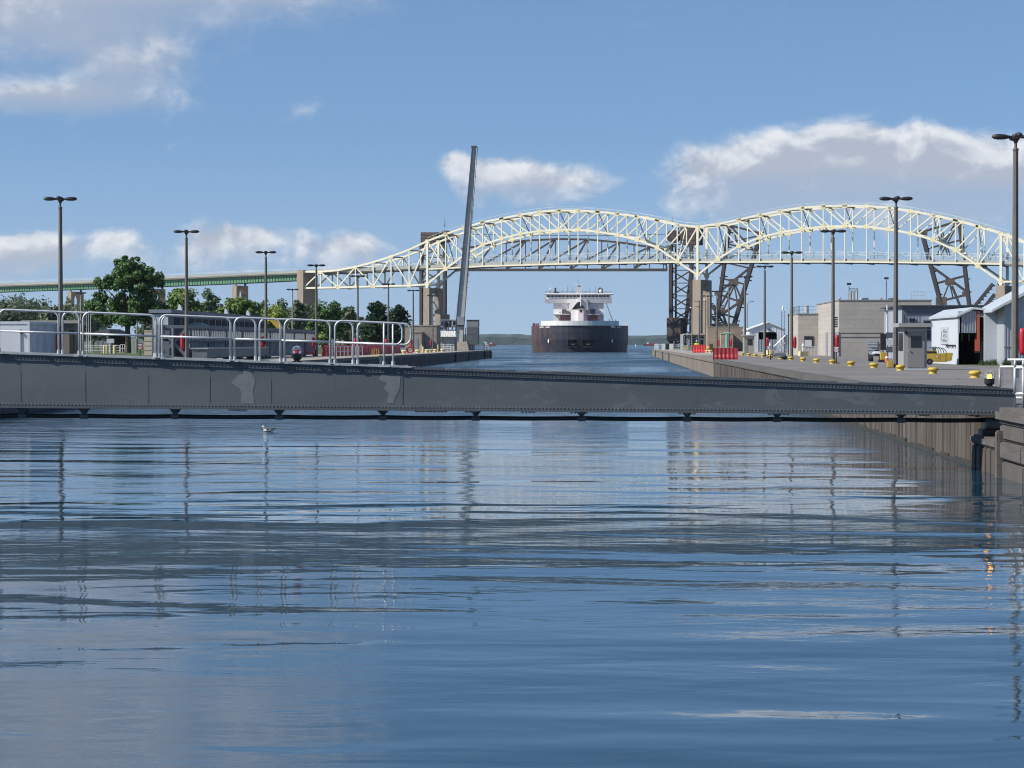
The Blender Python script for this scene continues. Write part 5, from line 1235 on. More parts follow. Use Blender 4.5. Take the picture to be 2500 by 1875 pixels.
MB().hexa([(X_(832,505),504,Z_(826,505)), (X_(905,505),504,Z_(826,505)), (X_(905,505),508,Z_(824,505)), (X_(832,505),508,Z_(824,505)), (X_(833,505),504.5,Z_(823,505)), (X_(900,505),504.5,Z_(823,505)), (X_(900,505),508,Z_(821,505)), (X_(833,505),508,Z_(821,505))]).build('canopy', M_wroof, t)
for u in (836, 868, 898): MB().box(X_(u,505), X_(u,505)+.12, 504.6, 504.75, GZ, Z_(826,505)).build('post', M_cont, t)
# ================================================================== things on the near (right) quay
for k in range(15): bollard(14.4+random.uniform(-.03,.03), 92.2+12.1*k, f'yellow mooring bollard on the asphalt quay, {ORD[k]} from the camera', 'yellow bollards along the asphalt quay', bol_y)
bollard(15.1, 80.1, 'yellow mooring bollard showing behind the chain-link gate', 'yellow bollards along the asphalt quay', bol_y)
M_line = mat('worn_paint_line', (0.36, 0.33, 0.24), .9, var=.5, vscale=2.0)
for k, (u0, u1, v) in enumerate(((2158,2215,914), (2248,2330,923), (2360,2500,936), (1985,2010,897), (2100,2130,905))):
    a, b = Gd(u0, v, GZ+.008), Gd(u1, v-.6, GZ+.008); struct(MB().quad(a, b, b+Vector((0,.14,0)), a+Vector((0,.14,0))).build('painted_line', M_line))
# guard booth
M_booth = mat('booth_grey', (0.30, 0.295, 0.275), .55, var=.06); M_boothd = mat('booth_grey_dark', (0.22,0.215,0.20), .6, var=.06)
t = thing('guard_booth', 'small grey guard booth with windowed door behind the yellow bollards', 'booth', (15.85, 123, GZ))
MB().box(15.25, 16.48, 121.9, 124.3, GZ+.06, GZ+2.26).build('wall', M_booth, t); MB().box(15.18, 16.55, 121.8, 124.4, GZ, GZ+.06).build('base', M_cont, t)
MB().box(14.95, 16.72, 121.55, 124.6, GZ+2.262, GZ+2.47).build('roof', M_booth, t)
d = MB().box(15.45, 16.34, 121.85, 121.90, GZ+.12, GZ+2.06).build('door', M_boothd, t)
MB().box(15.62, 16.18, 121.83, 121.86, GZ+1.18, GZ+1.78).build('door_window', M_glass, d); MB().lathe([(.03,0), (.03,.05)], (15.53,121.80,GZ+1.0), 8).build('handle', M_galv, d)
MB().box(15.42, 16.37, 121.83, 121.86, GZ+2.07, GZ+2.12).build('drip_cap', M_cont, t); MB().box(15.31, 15.41, 121.78, 121.9, GZ+1.88, GZ+2.02).build('wall_lamp', M_black, t)
for k in range(4): MB().box(15.22, 15.25, 122.15+k*.5, 122.5+k*.5, GZ+1.0, GZ+1.95).build('side_window', M_glass, t)
# quad bike
t = thing('quad_bike', 'white quad bike seen from behind in front of the louvred concrete wall', 'quad bike', (20.1, 177, GZ), world=False)
for sx_ in (-.42, .42):
    for yy in (0, 1.2): MB().tube([(sx_-.11,yy,.26), (sx_+.11,yy,.26)], .26, 14).build('wheel', M_rub, t)
MB().hexa([(-.35,-.15,.42), (.35,-.15,.42), (.30,1.4,.42), (-.30,1.4,.42), (-.25,-.05,.78), (.25,-.05,.78), (.2,1.3,.75), (-.2,1.3,.75)]).build('body', mat('white_plastic', (.62,.62,.62), .4, var=.05), t, bevel=.06)
for sx_ in (-.42, .42): MB().box(sx_-.15, sx_+.15, -.2, .45, .56, .62).build('fender', MATS['white_plastic'], t, bevel=.02)
MB().box(-.15, .15, .1, .8, .78, .90).build('seat', M_black, t, bevel=.04); MB().box(-.2, .2, -.2, -.1, .4, .6).build('tail', M_black, t)
MB().tube([(-.35,1.0,1.05), (0,1.1,.98), (.42,1.0,1.12)], .025, 6).build('handlebar', M_black, t); MB().lathe([(.05,0), (.09,.1), (.05,.18)], (.5,1.0,1.1), 10).build('mirror', M_white, t)
# yellow box + cone by the lamp
p = (X_(2157,170), 170, GZ); t = thing('yellow_pump_unit', 'small yellow pump unit beside the quad bike', 'pump', p); MB().box(p[0]-.2, p[0]+.2, 170, 170.6, GZ+.15, GZ+.72).build('pump_body', M_yel, t, bevel=.04); MB().box(p[0]-.2, p[0]+.2, 170.1, 170.4, GZ+.9, GZ+2.1).build('hose_rack', M_black, t); MB().box(p[0]-.35, p[0]+.35, 170, 170.6, GZ, GZ+.14).build('skid', M_black, t)
p = (X_(2165,165), 165, GZ); t = thing('traffic_cone', 'orange traffic cone beside the yellow pump unit', 'cone', p)
MB().lathe([(.16,.03), (.03,.7)], p, 12).build('cone', mat('orange_plastic', (.55,.10,.03), .5), t); MB().box(p[0]-.2, p[0]+.2, 164.8, 165.2, GZ, GZ+.03).build('base', M_black, t); MB().lathe([(.107,.33), (.08,.46)], p, 12).build('reflective_band', M_white, t)
p = (15.62, 131.3, GZ); t = thing('yellow_block', 'yellow painted block at the foot of the lamp post by the booth', 'block', p); MB().box(15.52, 15.84, 131.4, 131.8, GZ, GZ+.40).build('block', M_yel, t, bevel=.03)
sign(2042, 845.5, 860, 159, GZ, 'maroon notice sign on a black stand between the yellow bollards', 14.5)
sign(1876.5, 844, 854, 215, GZ, 'small maroon notice sign beside the second cart and lamp', 8.5)
# low cart
t = thing('boat_trailer', 'low dark flat trailer parked behind the far yellow bollards', 'trailer', (X_(1901,196), 196, GZ)); x0 = X_(1888,196); x1 = X_(1919,196)
MB().hexa([(x0,195.5,GZ+.25), (x1,195.5,GZ+.25), (x1,197,GZ+.25), (x0,197,GZ+.25), (x0+.15,195.6,GZ+.55), (x1-.05,195.6,GZ+.55), (x1-.05,197,GZ+.55), (x0+.15,197,GZ+.55)]).build('trailer_bed', M_boomd, t)
MB().tube([(x0+.1,195.6,GZ+.35), (x0-.25,195.6,GZ+.45), (x0-.3,195.6,GZ+.1)], .05, 6).build('drawbar', M_black, t)
for x in (x0-.28, x1-.15): MB().tube([(x-.06,195.4,GZ+.17), (x+.06,195.4,GZ+.17)], .17, 12).build('wheel', M_rub, t)
for yy in (195.5, 196.9): MB().tube([(x1-.1,yy-.06,GZ+.17), (x1-.1,yy+.06,GZ+.17)], .17, 12).build('wheel', M_rub, t)
# ---------------- big concrete building
M_pc = [mat('precast_a', (.39,.36,.318), .9, var=.1, vscale=.8), mat('precast_b', (.375,.347,.307), .9, var=.12, vscale=.8), mat('precast_c', (.405,.373,.33), .9, var=.1, vscale=.8)]
def precast(name, lab, x0, x1, y0, y1, z1, n):
    t = thing(name, lab, 'building', ((x0+x1)/2, (y0+y1)/2, GZ))
    MB().box(x0+.1, x1, y0+.1, y1, GZ, z1-.05).build('core', M_pc[1], t)
    h = (z1-GZ)/n; random.seed(n)
    for k in range(n):
        za, zb_ = GZ+k*h+.004, GZ+(k+1)*h-.004
        cuts = sorted([x0]+[random.uniform(x0+.8, x1-.8) for _ in range(2)]+[x1])
        for a, b in zip(cuts, cuts[1:]): MB().box(a+.006, b-.006, y0+random.uniform(0,.008), y0+.1, za, zb_).build('precast_panel', random.choice(M_pc), t)
        cuts = sorted([y0+.1]+[random.uniform(y0+3, y1-3)]+[y1])
        for a, b in zip(cuts, cuts[1:]): MB().box(x0+random.uniform(0,.008), x0+.1, a+.006, b-.006, za, zb_).build('precast_panel', random.choice(M_pc), t)
    MB().box(x0-.06, x1+.06, y0-.06, y1+.06, z1, z1+.12).build('coping', M_boothd, t)
    return t
Yc = 243.0
t = precast('pump_house', 'large flat-roofed concrete building with three silver exhaust stacks', X_(2048,Yc), X_(2274,Yc), Yc, 270, Z_(735,Yc), 12)
cb = t
x0c = X_(2048,Yc)
lv = MB().box(X_(2117,Yc), X_(2143,Yc), Yc-.03, Yc-.004, Z_(864,Yc), Z_(832,Yc)).build('louvre', M_door, t)
for k in range(8): MB().box(X_(2118,Yc), X_(2142,Yc), Yc-.10, Yc-.032, Z_(862-k*3.7,Yc), Z_(862-k*3.7-1.9,Yc)).build('slat', M_cont, lv)
lv = MB().box(X_(2153,Yc), X_(2161,Yc), Yc-.03, Yc-.004, Z_(856,Yc), Z_(834,Yc)).build('louvre', M_door, t)
for k in range(6): MB().box(X_(2153.5,Yc), X_(2160.5,Yc), Yc-.10, Yc-.032, Z_(855-k*3.6,Yc), Z_(855-k*3.6-1.8,Yc)).build('slat', M_cont, lv)
for v in (812.5, 822.5): MB().box(x0c, X_(2274,Yc), Yc-.05, Yc-.002, Z_(v+.5,Yc), Z_(v-.5,Yc)).build('groove', M_boothd, t)
def yside(u, X): return X*FPX/(u-1505)
for u0, u1, v0, v1, nm in ((2013,2018,800,864,'door'), (2033,2037,799,866,'door'), (2040,2044.5,799,866,'door')):
    ya, yb = sorted((yside(u0,x0c), yside(u1,x0c))); MB().box(x0c-.05, x0c-.004, ya, yb, GZ, GZ+2.6).build(nm, M_door, t)
for r in range(5):
    for c in range(6): MB().box(x0c-.04, x0c-.004, 244.3+c*.72, 244.8+c*.72, 6.0-.8+r*-.24+.4, 6.0-.66+r*-.24+.4).build('vent_slot', M_dark, t)
zr = Z_(735,Yc)+.12
for u in (2076, 2083, 2091.5):
    s_ = MB().lathe([(.15,0), (.15,1.0 if u < 2090 else 1.1), (.02,1.02 if u < 2090 else 1.12)], (X_(u,Yc+3), Yc+3, zr), 12).build('exhaust_stack', M_galv, t)
    MB().lathe([(.22,1.16), (.10,1.26), (.01,1.28)], (X_(u,Yc+3), Yc+3, zr), 12).build('rain_cap', M_boomd, s_)
for u, v, r in ((2049.5,726,.08), (2150.5,728,.07)): MB().lathe([(.05,0), (.16,.16), (.16,.24), (.03,.3)], (X_(u,Yc+1), Yc+1, zr), 10).build('roof_drain', M_galv, t)
MB().lathe([(.5,0), (.5,.25), (.3,.3)], (X_(2109,Yc+4), Yc+4, zr), 16).build('roof_vent', M_galv, t); MB().lathe([(.55,0), (.55,.2), (.3,.26)], (X_(2180,Yc+4), Yc+4, zr), 16).build('roof_vent', M_boomd, t)
for u, h in ((2072.5,1.7), (2163.5,2.3)):
    x = X_(u,Yc+2); f = MB().tube([(x,Yc+2,zr), (x,Yc+2,zr+h-.5)], .05, 6).build('flood_pole', M_boomd, t)
    MB().tube([(x,Yc+2,zr+h-.5), (x,Yc+2,zr+h-.2)], .04, 6).build('bracket', M_black, f)
    for a in (-.12, .12): MB().box(x+a-.1, x+a+.1, Yc+1.8, Yc+2.2, zr+h-.22+abs(a), zr+h+.0+abs(a)).build('floodlight', M_black, f)
xg = X_(2225,Yc+2)
for k in range(5): MB().box(xg+k*.34-.02, xg+k*.34+.02, Yc+2, Yc+2.05, zr, zr+.92).build('cage_bar', M_galv, t)
for zz in (.45, .9): MB().box(xg, xg+1.4, Yc+1.99, Yc+2.04, zr+zz, zr+zz+.04).build('cage_rail', M_galv, t)
Yd = 268.0; xd = X_(1948,Yd)
t = precast('pump_house_annex', 'lower concrete annex with rooftop railing left of the pump house', xd, X_(1992,Yd)+3, Yd-.2, 284, Z_(768,Yd), 8)
w_ = MB().box(X_(1963,Yd), X_(1986,Yd), Yd-.26, Yd-.205, Z_(846,Yd), Z_(821,Yd)).build('window', M_glass, t); MB().box(X_(1964,Yd), X_(1981,Yd), Yd-.29, Yd-.265, Z_(845.5,Yd), Z_(830,Yd)).build('blind', M_cont, w_)
zr2 = Z_(768,Yd)+.12
for r in (.4, .85): MB().tube([(xd+.2,283,zr2+r), (xd+.2,Yd+.3,zr2+r), (X_(1992,Yd)-.05,Yd+.3,zr2+r)], .03, 6).build('roof_rail', M_blue, t)
for k in range(9): y = Yd+.3+k*1.8; MB().tube([(xd+.2,y,zr2), (xd+.2,y,zr2+.88)], .03, 5).build('rail_post', M_blue, t)
MB().lathe([(.28,0), (.25,.75), (.28,.95), (.2,.98)], (X_(1969,Yd+3), Yd+3, zr2), 14).build('roof_fan', M_galv, t)
# ladder on the annex wall
t = thing('wall_ladder', 'black caged ladder on the side of the concrete annex', 'ladder', (xd-.4, 278, GZ))
for yy in (277.3, 278.2): MB().tube([(xd-.35,yy,GZ), (xd-.35,yy,zr2+.1)], .04, 5).build('stile', M_black, t)
for k in range(14): MB().tube([(xd-.35,277.3,GZ+.3+k*.32), (xd-.35,278.2,GZ+.3+k*.32)], .025, 5).build('rung', M_black, t)
# yellow hydrant bases
for k, (u, Y, lab) in enumerate(((1961,250,'round yellow valve base with white riser before the dark annex window'), (1880,285,'round yellow valve base beside the white gabled shed'))):
    p = (X_(u,Y), Y, GZ); t = thing('valve_base', lab, 'valve', p, group='yellow valve bases')
    MB().lathe([(.55,0), (.55,.5), (.5,.52)], p, 18).build('base_drum', M_yelp, t); MB().lathe([(.12,.52), (.12,1.1), (.2,1.12), (.1,1.3), (.03,1.5)], p, 10).build('riser', M_cont, t)
# railing and stair near annex
pipe_rail('grey pipe railing below the dark annex window', X_(1966,258), 258, X_(1996,258), 258, 4, 1.0, 2, M_galv)
t = thing('steel_stair', 'galvanised steel stair leaning at the corner of the concrete annex', 'stairs', (X_(1905,290), 290, GZ))
a, b = Vector((X_(1890,290),290,GZ+.1)), Vector((X_(1917,290),290,GZ+1.5))
for dy in (0, .8): MB().beam(a+Vector((0,dy,0)), b+Vector((0,dy,0)), .06, .2).build('stringer', M_galv, t); MB().tube([a+Vector((0,dy,.9)), b+Vector((0,dy,.9))], .03, 5).build('handrail', M_galv, t)
for k in range(6): c = lerp(a, b, (k+.5)/6); MB().box(c.x-.14, c.x+.14, 290, 290.8, c.z, c.z+.04).build('tread', M_galv, t)
# white gabled shed
Ys = 366.0; xa_, xb_, xm = X_(1829,Ys), X_(1916,Ys), X_(1876,Ys)
t = thing('white_gabled_shed', 'white corrugated shed with low gable and open dark doorway', 'shed', ((xa_+xb_)/2, Ys+6, GZ))
M_corr = mat('white_corrugated', (.66,.69,.71), .5, var=.05)
d0, d1, zd = X_(1852,Ys), X_(1898,Ys), Z_(811,Ys); ze, zk = Z_(803,Ys), Z_(789,Ys)
MB().box(xa_, d0, Ys, Ys+.15, GZ, ze).build('wall', M_corr, t); MB().box(d1, xb_, Ys, Ys+.15, GZ, ze).build('wall', M_corr, t); MB().box(d0, d1, Ys+.002, Ys+.15, zd, ze).build('wall', M_corr, t)
MB().prism([(xa_,ze), (xb_,ze), (xm,zk)], Ys+.004, Ys+.15, 'y').build('gable', M_corr, t)
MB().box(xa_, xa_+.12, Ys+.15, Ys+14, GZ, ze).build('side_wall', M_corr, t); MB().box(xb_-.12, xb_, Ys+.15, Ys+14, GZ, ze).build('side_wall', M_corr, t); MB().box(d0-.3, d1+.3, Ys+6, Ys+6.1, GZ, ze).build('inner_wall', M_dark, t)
for a, b in (((xa_-.3,ze-.15), (xm,zk+.12)), ((xm,zk+.12), (xb_+.3,ze-.15))): MB().beam((a[0],Ys+7,a[1]), (b[0],Ys+7,b[1]), 14.6, .12).build('roof', M_corr, t)
for k in range(14):
    x = xa_+.2+k*(xb_-xa_-.4)/13; zt2 = min(ze+ (zk-ze)*(1-abs(x-xm)/max(xm-xa_, xb_-xm)), zk)
    MB().box(x-.03, x+.03, Ys-.035, Ys-.002, zd if d0 < x < d1 else GZ, zt2-.05).build('corrugation', M_corr, t)
MB().box(X_(1874,Ys), X_(1881,Ys), Ys-.3, Ys-.04, Z_(806,Ys), Z_(802.5,Ys)).build('floodlight', M_boomd, t)
for k in range(7): MB().box(X_(1853+k*6.5,Ys), X_(1858+k*6.5,Ys), Ys-.9, Ys-.8, GZ, GZ+2.0).build('plastic_strip', M_bluel, t)
# comms mast and street lamp
t = thing('radio_mast', 'slim blue lattice radio mast between the white shed and the annex', 'mast', (X_(1911,330), 330, GZ))
for dx in (0, .45): MB().tube([(X_(1908,330)+dx,330,GZ), (X_(1908,330)+dx,330,Z_(760,330))], .04, 5).build('leg', M_blue, t)
for k in range(12): z = GZ+.3+k*.48; x = X_(1908,330); MB().tube([(x,330,z), (x+.45,330,z+.48)], .025, 4).build('lacing', M_blue, t)
MB().lathe([(.05,0), (.14,.2), (.12,.5), (.02,.6)], (X_(1911,330), 330, Z_(758,330)), 8).build('aerial', M_white, t)
p = (X_(1824,380), 380, GZ); t = thing('street_lamp', 'curved cobra-head street lamp left of the white gabled shed', 'street lamp', p)
zt2 = Z_(737,380); MB().tube([p, (p[0],380,zt2-.8), (p[0]+.15,380,zt2-.2), (p[0]+.5,380,zt2), (p[0]+.75,380,zt2)], [.09,.07,.06,.05,.05], 8).build('pole', M_blue, t); MB().box(p[0]+.7, p[0]+1.1, 379.9, 380.1, zt2-.06, zt2+.06).build('lamp_head', M_boomd, t)
# grey kiosk
Yk = 276.0; t = thing('grey_kiosk', 'grey metal kiosk with small windows beside the tan block building', 'kiosk', (X_(1829,Yk), Yk+1, GZ))
MB().box(X_(1816,Yk), X_(1842,Yk), Yk, Yk+2.2, GZ+.05, Z_(821,Yk)).build('wall', M_booth, t); MB().box(X_(1813.5,Yk), X_(1845.5,Yk), Yk-.2, Yk+2.4, Z_(821,Yk)+.002, Z_(817.5,Yk)).build('roof', M_booth, t)
for k in range(3): MB().box(X_(1826+k*4,Yk), X_(1829+k*4,Yk), Yk-.02, Yk-.002, Z_(843,Yk), Z_(828,Yk)).build('window', M_glass, t)
MB().box(X_(1818,Yk), X_(1824,Yk), Yk-.03, Yk-.002, GZ+.1, Z_(826,Yk)).build('door', M_boothd, t)
# tan block building
Yt = 392.0; t = block('tan_block_building', 'tan concrete-block building below the raised dark bascule leaf', 'building', X_(1727,Yt), X_(1814,Yt), Yt, Yt+8, Z_(799.5,Yt), M_cmu2, mat('tan_cap', (.38,.32,.26), .9), .14, .06)
MB().box(X_(1760,Yt-4), X_(1790,Yt-4), Yt-4, Yt-.01, GZ, Z_(816,Yt)).build('annex', M_cmu2, t); MB().box(X_(1768,Yt-4), X_(1774,Yt-4), Yt-4.04, Yt-4.005, GZ, GZ+2.1).build('door', M_door, t)
MB().box(X_(1760,Yt-4)-.06, X_(1790,Yt-4)+.06, Yt-4.06, Yt-.01, Z_(816,Yt)+.002, Z_(814.5,Yt)).build('annex_cap', MATS['tan_cap'], t)
# lock control cabin
Yl = 436.0; t = block('control_cabin', 'grey flat-roofed lock control cabin with louvred windows', 'cabin', X_(1681,Yl), X_(1765,Yl), Yl, Yl+7, Z_(817.5,Yl), mat('cabin_panel', (.21,.20,.185), .8, var=.1), mat('cabin_roof', (.40,.38,.34), .8), .22, .9)
w_ = MB().box(X_(1681.5,Yl), X_(1700.5,Yl), Yl-.05, Yl-.004, Z_(843.5,Yl), Z_(821,Yl)).build('window_frame', M_bluel, t)
for k in range(4): MB().box(X_(1683.5,Yl), X_(1699,Yl), Yl-.08, Yl-.052, Z_(842.5-k*5.5,Yl), Z_(838.5-k*5.5,Yl)).build('pane', M_glass, w_)
d = MB().box(X_(1706.5,Yl), X_(1719,Yl), Yl-.05, Yl-.004, Z_(848,Yl), Z_(821,Yl)).build('door', M_bluel, t)
MB().box(X_(1708,Yl), X_(1718,Yl), Yl-.08, Yl-.052, Z_(826,Yl), Z_(822,Yl)).build('transom', M_glass, d); MB().box(X_(1710,Yl), X_(1716.5,Yl), Yl-.08, Yl-.052, Z_(841.5,Yl), Z_(830,Yl)).build('door_window', M_glass, d)
for k in range(5): MB().box(X_(1722,Yl), X_(1764,Yl), Yl-.04, Yl-.004, Z_(850-k*6,Yl), Z_(849-k*6,Yl)).build('siding', M_boothd, t)
MB().box(X_(1661,Yl), X_(1668,Yl), Yl-.4, Yl, GZ, Z_(816,Yl)).build('column', M_cont, t)
for u in (1668, 1676): MB().beam((X_(u,Yl),Yl+.5,GZ), (X_(u+4,Yl),Yl+.5,Z_(818,Yl)), .12).build('brace', M_door, t)
# barriers, worker, bollards, crane arm
barrier(X_(1706.5,338), 338, math.pi/2, 'bright red plastic barrier in front of the worker at the control cabin', None)
big = barrier(X_(1771,197), 197, math.pi/2, 'large red plastic barrier standing alone at the asphalt edge', None, barrier_mesh(2.12, 1.0, 6, M_barr))
p = (X_(1700.5,343), 343); hv = mat('hi_vis_yellow', (.62,.72,.06), .7, var=.08); skin = mat('skin', (.42,.24,.17), .6, var=.05); trous = mat('navy_trousers', (.03,.035,.05), .85)
t = thing('person', 'person in hi-vis yellow jacket and white hard hat leaning over a red barrier', 'person', (*p, GZ), 0, world=False)
me = bpy.data.meshes.new('body')
vs = [(0,0,.92), (0,.0,1.12), (0,-.06,1.32), (0,-.10,1.44), (0,-.13,1.53), (0,-.15,1.64), (-.18,-.08,1.40), (-.25,-.14,1.15), (-.16,-.38,1.05), (.18,-.08,1.40), (.25,-.14,1.15), (.16,-.38,1.05), (-.1,0,.85), (-.11,.0,.47), (-.11,.04,.08), (-.11,-.12,.04), (.1,0,.85), (.11,.02,.47), (.11,.06,.08), (.11,-.10,.04)]
es = [(0,1),(1,2),(2,3),(3,4),(4,5),(3,6),(6,7),(7,8),(3,9),(9,10),(10,11),(0,12),(12,13),(13,14),(14,15),(0,16),(16,17),(17,18),(18,19)]
rs = [.15,.155,.17,.12,.06,.095,.075,.06,.045,.075,.06,.045,.095,.07,.055,.045,.095,.07,.055,.045]
me.from_pydata(vs, es, []); body = bpy.data.objects.new('body', me); col.objects.link(body); body.parent = t
mod = body.modifiers.new('skin', 'SKIN'); me.skin_vertices  # radii below
for i, r in enumerate(rs): me.skin_vertices[0].data[i].radius = (r, r*.8)
me.skin_vertices[0].data[0].use_root = True
body.modifiers.new('sub', 'SUBSURF').levels = 1; body.modifiers['sub'].render_levels = 1
me.materials.append(trous)
MB().lathe([(.19,.90), (.20,1.05), (.215,1.25), (.20,1.40), (.10,1.47), (.07,1.48)], (0,-.05,0), 14, 1.1, .8).build('jacket', hv, t, smooth=True)
for s_ in (-1, 1): MB().tube([(s_*.17,-.09,1.40), (s_*.25,-.14,1.15), (s_*.18,-.34,1.07)], [.09,.075,.06], 8).build('sleeve', hv, t, smooth=True); MB().tube([(s_*.18,-.34,1.07), (s_*.15,-.43,1.05)], [.04,.045], 6).build('hand', skin, t)
MB().lathe([(.02,-.11), (.07,-.10), (.095,-.02), (.10,.06), (.05,.11)], (0,-.15,1.63), 12, .85, 1.0).build('head', skin, t, smooth=True)
MB().lathe([(.15,0), (.13,.02), (.125,.07), (.08,.13), (.01,.145)], (0,-.155,1.67), 14, .95, 1.1).build('hard_hat', M_white, t, smooth=True)
for k, (u, Y) in enumerate(((1712,360), (1719,352), (1726,344), (1734,336))): bollard(X_(u,Y), Y, f'pale yellow bollard clustered by the bright red barrier, {ORD[k]} from it', 'bollards by the control cabin', bol_p, 1.25)
t = thing('yellow_winch', 'yellow mooring winch behind the lone red barrier', 'winch', (X_(1733,352), 354, GZ)); x = X_(1733,354)
MB().tube([(x-.5,354,GZ+.55), (x+.5,354,GZ+.55)], .42, 14).build('drum', M_yel, t); MB().box(x-.7, x+.7, 353.6, 354.4, GZ, GZ+.2).build('frame', M_yel, t); MB().box(x-.1, x+.5, 353.3, 353.7, GZ+.5, GZ+1.3).build('motor', M_rustb, t)
t = thing('yellow_fence_panel', 'pale yellow slatted guard panel left of the control cabin window', 'guard panel', (X_(1672,430), 430, GZ))
for k in range(6): x = X_(1666+k*2.2,430); MB().box(x-.06, x+.06, 430, 430.1, GZ+.3, GZ+1.0).build('slat', M_yelp, t)
for z in (.4, .85): MB().box(X_(1665,430), X_(1679,430), 429.95, 430, GZ+z, GZ+z+.1).build('rail', M_yelp, t)
for x in (X_(1666,430), X_(1678,430)): MB().box(x-.04, x+.04, 430.1, 430.18, GZ, GZ+1).build('post', M_yelp, t)
mint = mat('mint_green_paint', (.18,.45,.32), .5, var=.06)
p = (X_(1774,310), 310, GZ); t = thing('davit_crane', 'mint green T-shaped davit post behind the lone red barrier', 'davit', p)
MB().lathe([(.16,0), (.14,2.6), (.1,2.62)], p, 12).build('post', mint, t); zz = Z_(812.5,310); MB().tube([(p[0]-.42,310,zz-.15), (p[0]-.3,310,zz), (p[0]+.3,310,zz), (p[0]+.45,310,zz-.12)], .09, 8).build('arm', mint, t)
M_wood = mat('grey_utility_pole', (.20,.17,.14), .9, var=.2)
p = (X_(1707,405), 405, GZ); t = thing('utility_pole', 'dark utility pole with two crossarms before the bridge pier', 'utility pole', p)
zt2 = Z_(734,405); MB().tube([p, (p[0],405,zt2)], [.14,.1], 8).build('pole', M_lpole, t)
for k, (v, w__) in enumerate(((736,.9), (749,.65))): MB().box(p[0]-w__, p[0]+w__, 404.85, 404.95, Z_(v,405)-.06, Z_(v,405)+.06).build('crossarm', M_lpole, t)
for k, (u, vt, Y, lab) in enumerate(((1689,752,420,'slim grey service pole left of the bridge pier'), (1722,733,395,'grey service pole with white lamp beside the bridge pier'))):
    p = (X_(u,Y), Y, GZ); t = thing('service_pole', lab, 'pole', p); MB().tube([p, (p[0],Y,Z_(vt,Y))], [.12,.08], 8).build('pole', M_wood, t); MB().lathe([(.05,0), (.18,.1), (.05,.25)], (p[0]-.2, Y-.1, Z_(vt,Y)-.1), 8).build('lamp', M_white, t)
# end of the wall: white fence boards, railings
t = thing('white_barricade', 'white panelled barricade at the end of the asphalt quay wall', 'barricade', (X_(1630,470), 470, GZ))
for u0, u1, m_ in ((1598,1608,M_wrail), (1616,1624,M_wrail), (1626,1633,M_dark), (1634,1643,M_wrail)): MB().box(X_(u0,470), X_(u1,470), 470, 470.15, GZ+.1, GZ+1.3).build('panel', m_, t)
MB().box(X_(1597,470), X_(1645,470), 470.16, 470.26, GZ+1.1, GZ+1.25).build('rail', M_wrail, t)
for u in (1598, 1612, 1625, 1644): MB().box(X_(u,470)-.05, X_(u,470)+.05, 470.27, 470.37, GZ, GZ+1.25).build('post', M_wrail, t)
pipe_rail('grey pipe railing beside the control cabin at the wall end', X_(1645,455), 455, X_(1662,455), 455, 3, 1.2, 3, M_galv)
# ---------------- white sheds and blue building on the right
M_wht = mat('white_rendered_block', (.47,.505,.54), .8, var=.05, vscale=1.5, bump=.004, bscale=12)
M_cmet = mat('grey_corrugated', (.40,.43,.46), .45, metal=.15, var=.08)
t = thing('white_shed', 'low white shed with metal roof, dark doorway and wall sign', 'shed', (23, 156, GZ)); ws = t
xs0, xs1, y0, y1 = 22.33, 23.80, 150.0, 162.8; ze = 4.62
MB().box(xs0, xs0+.2, y0, y1, GZ, ze).build('side_wall', M_wht, t)
MB().box(xs0+.2, xs1, y1-.2, y1, GZ, ze).build('back_wall', M_wht, t)
MB().box(xs0+.2, X_(2339,y0), y0, y0+.15, GZ, 4.7).build('door_jamb', M_wht, t)
zdo = Z_(813,y0); MB().box(X_(2339,y0), X_(2384,y0), y0+.02, y0+.12, zdo, 5.0).build('door_head', M_cmet, t)
for k in range(7): x = X_(2341,y0)+k*.175; MB().box(x, x+.05, y0-.03, y0+.018, zdo, 4.72+.02*k*2.4).build('corrugation', M_cmet, t)
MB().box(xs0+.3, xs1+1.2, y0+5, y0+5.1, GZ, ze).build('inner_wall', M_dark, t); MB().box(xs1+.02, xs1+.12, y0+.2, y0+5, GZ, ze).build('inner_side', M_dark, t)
for k in range(3): x = X_(2350+k*17,y0); MB().box(x, x+.03, y0+.3, y0+.35, zdo-.55, zdo-.05).build('plastic_strip', M_bluel, t)
MB().hexa([(xs0-.15,y0-.25,ze-.02), (23.25,y0-.25,5.12), (23.25,y1+.4,5.12), (xs0-.15,y1+.4,ze-.02), (xs0-.15,y0-.25,ze+.12), (23.25,y0-.25,5.26), (23.25,y1+.4,5.26), (xs0-.15,y1+.4,ze+.12)]).build('roof', mat('pale_metal_roof', (.50,.54,.56), .4, metal=.1, var=.05), t)
MB().hexa([(23.26,y0-.25,5.12), (24.1,y0-.25,5.02), (24.1,y1,5.02), (23.26,y1,5.12), (23.26,y0-.25,5.26), (24.1,y0-.25,5.16), (24.1,y1,5.16), (23.26,y1,5.26)]).build('roof', MATS['pale_metal_roof'], t)
M_orng = mat('red_oxide_column', (.40,.085,.04), .6, var=.1)
MB().box(X_(2385,y0), X_(2391,y0), y0-.12, y0+.0, Z_(848,y0), 5.0).build('red_column', M_orng, t); MB().box(X_(2379,y0), X_(2391,y0), y0-.2, y0-.13, Z_(857,y0), Z_(829,y0)).build('red_flap', M_orng, t); MB().box(X_(2378,y0), X_(2391,y0), y0-.2, y0-.13, Z_(861,y0), Z_(857.2,y0)).build('flap_edge', M_black, t)
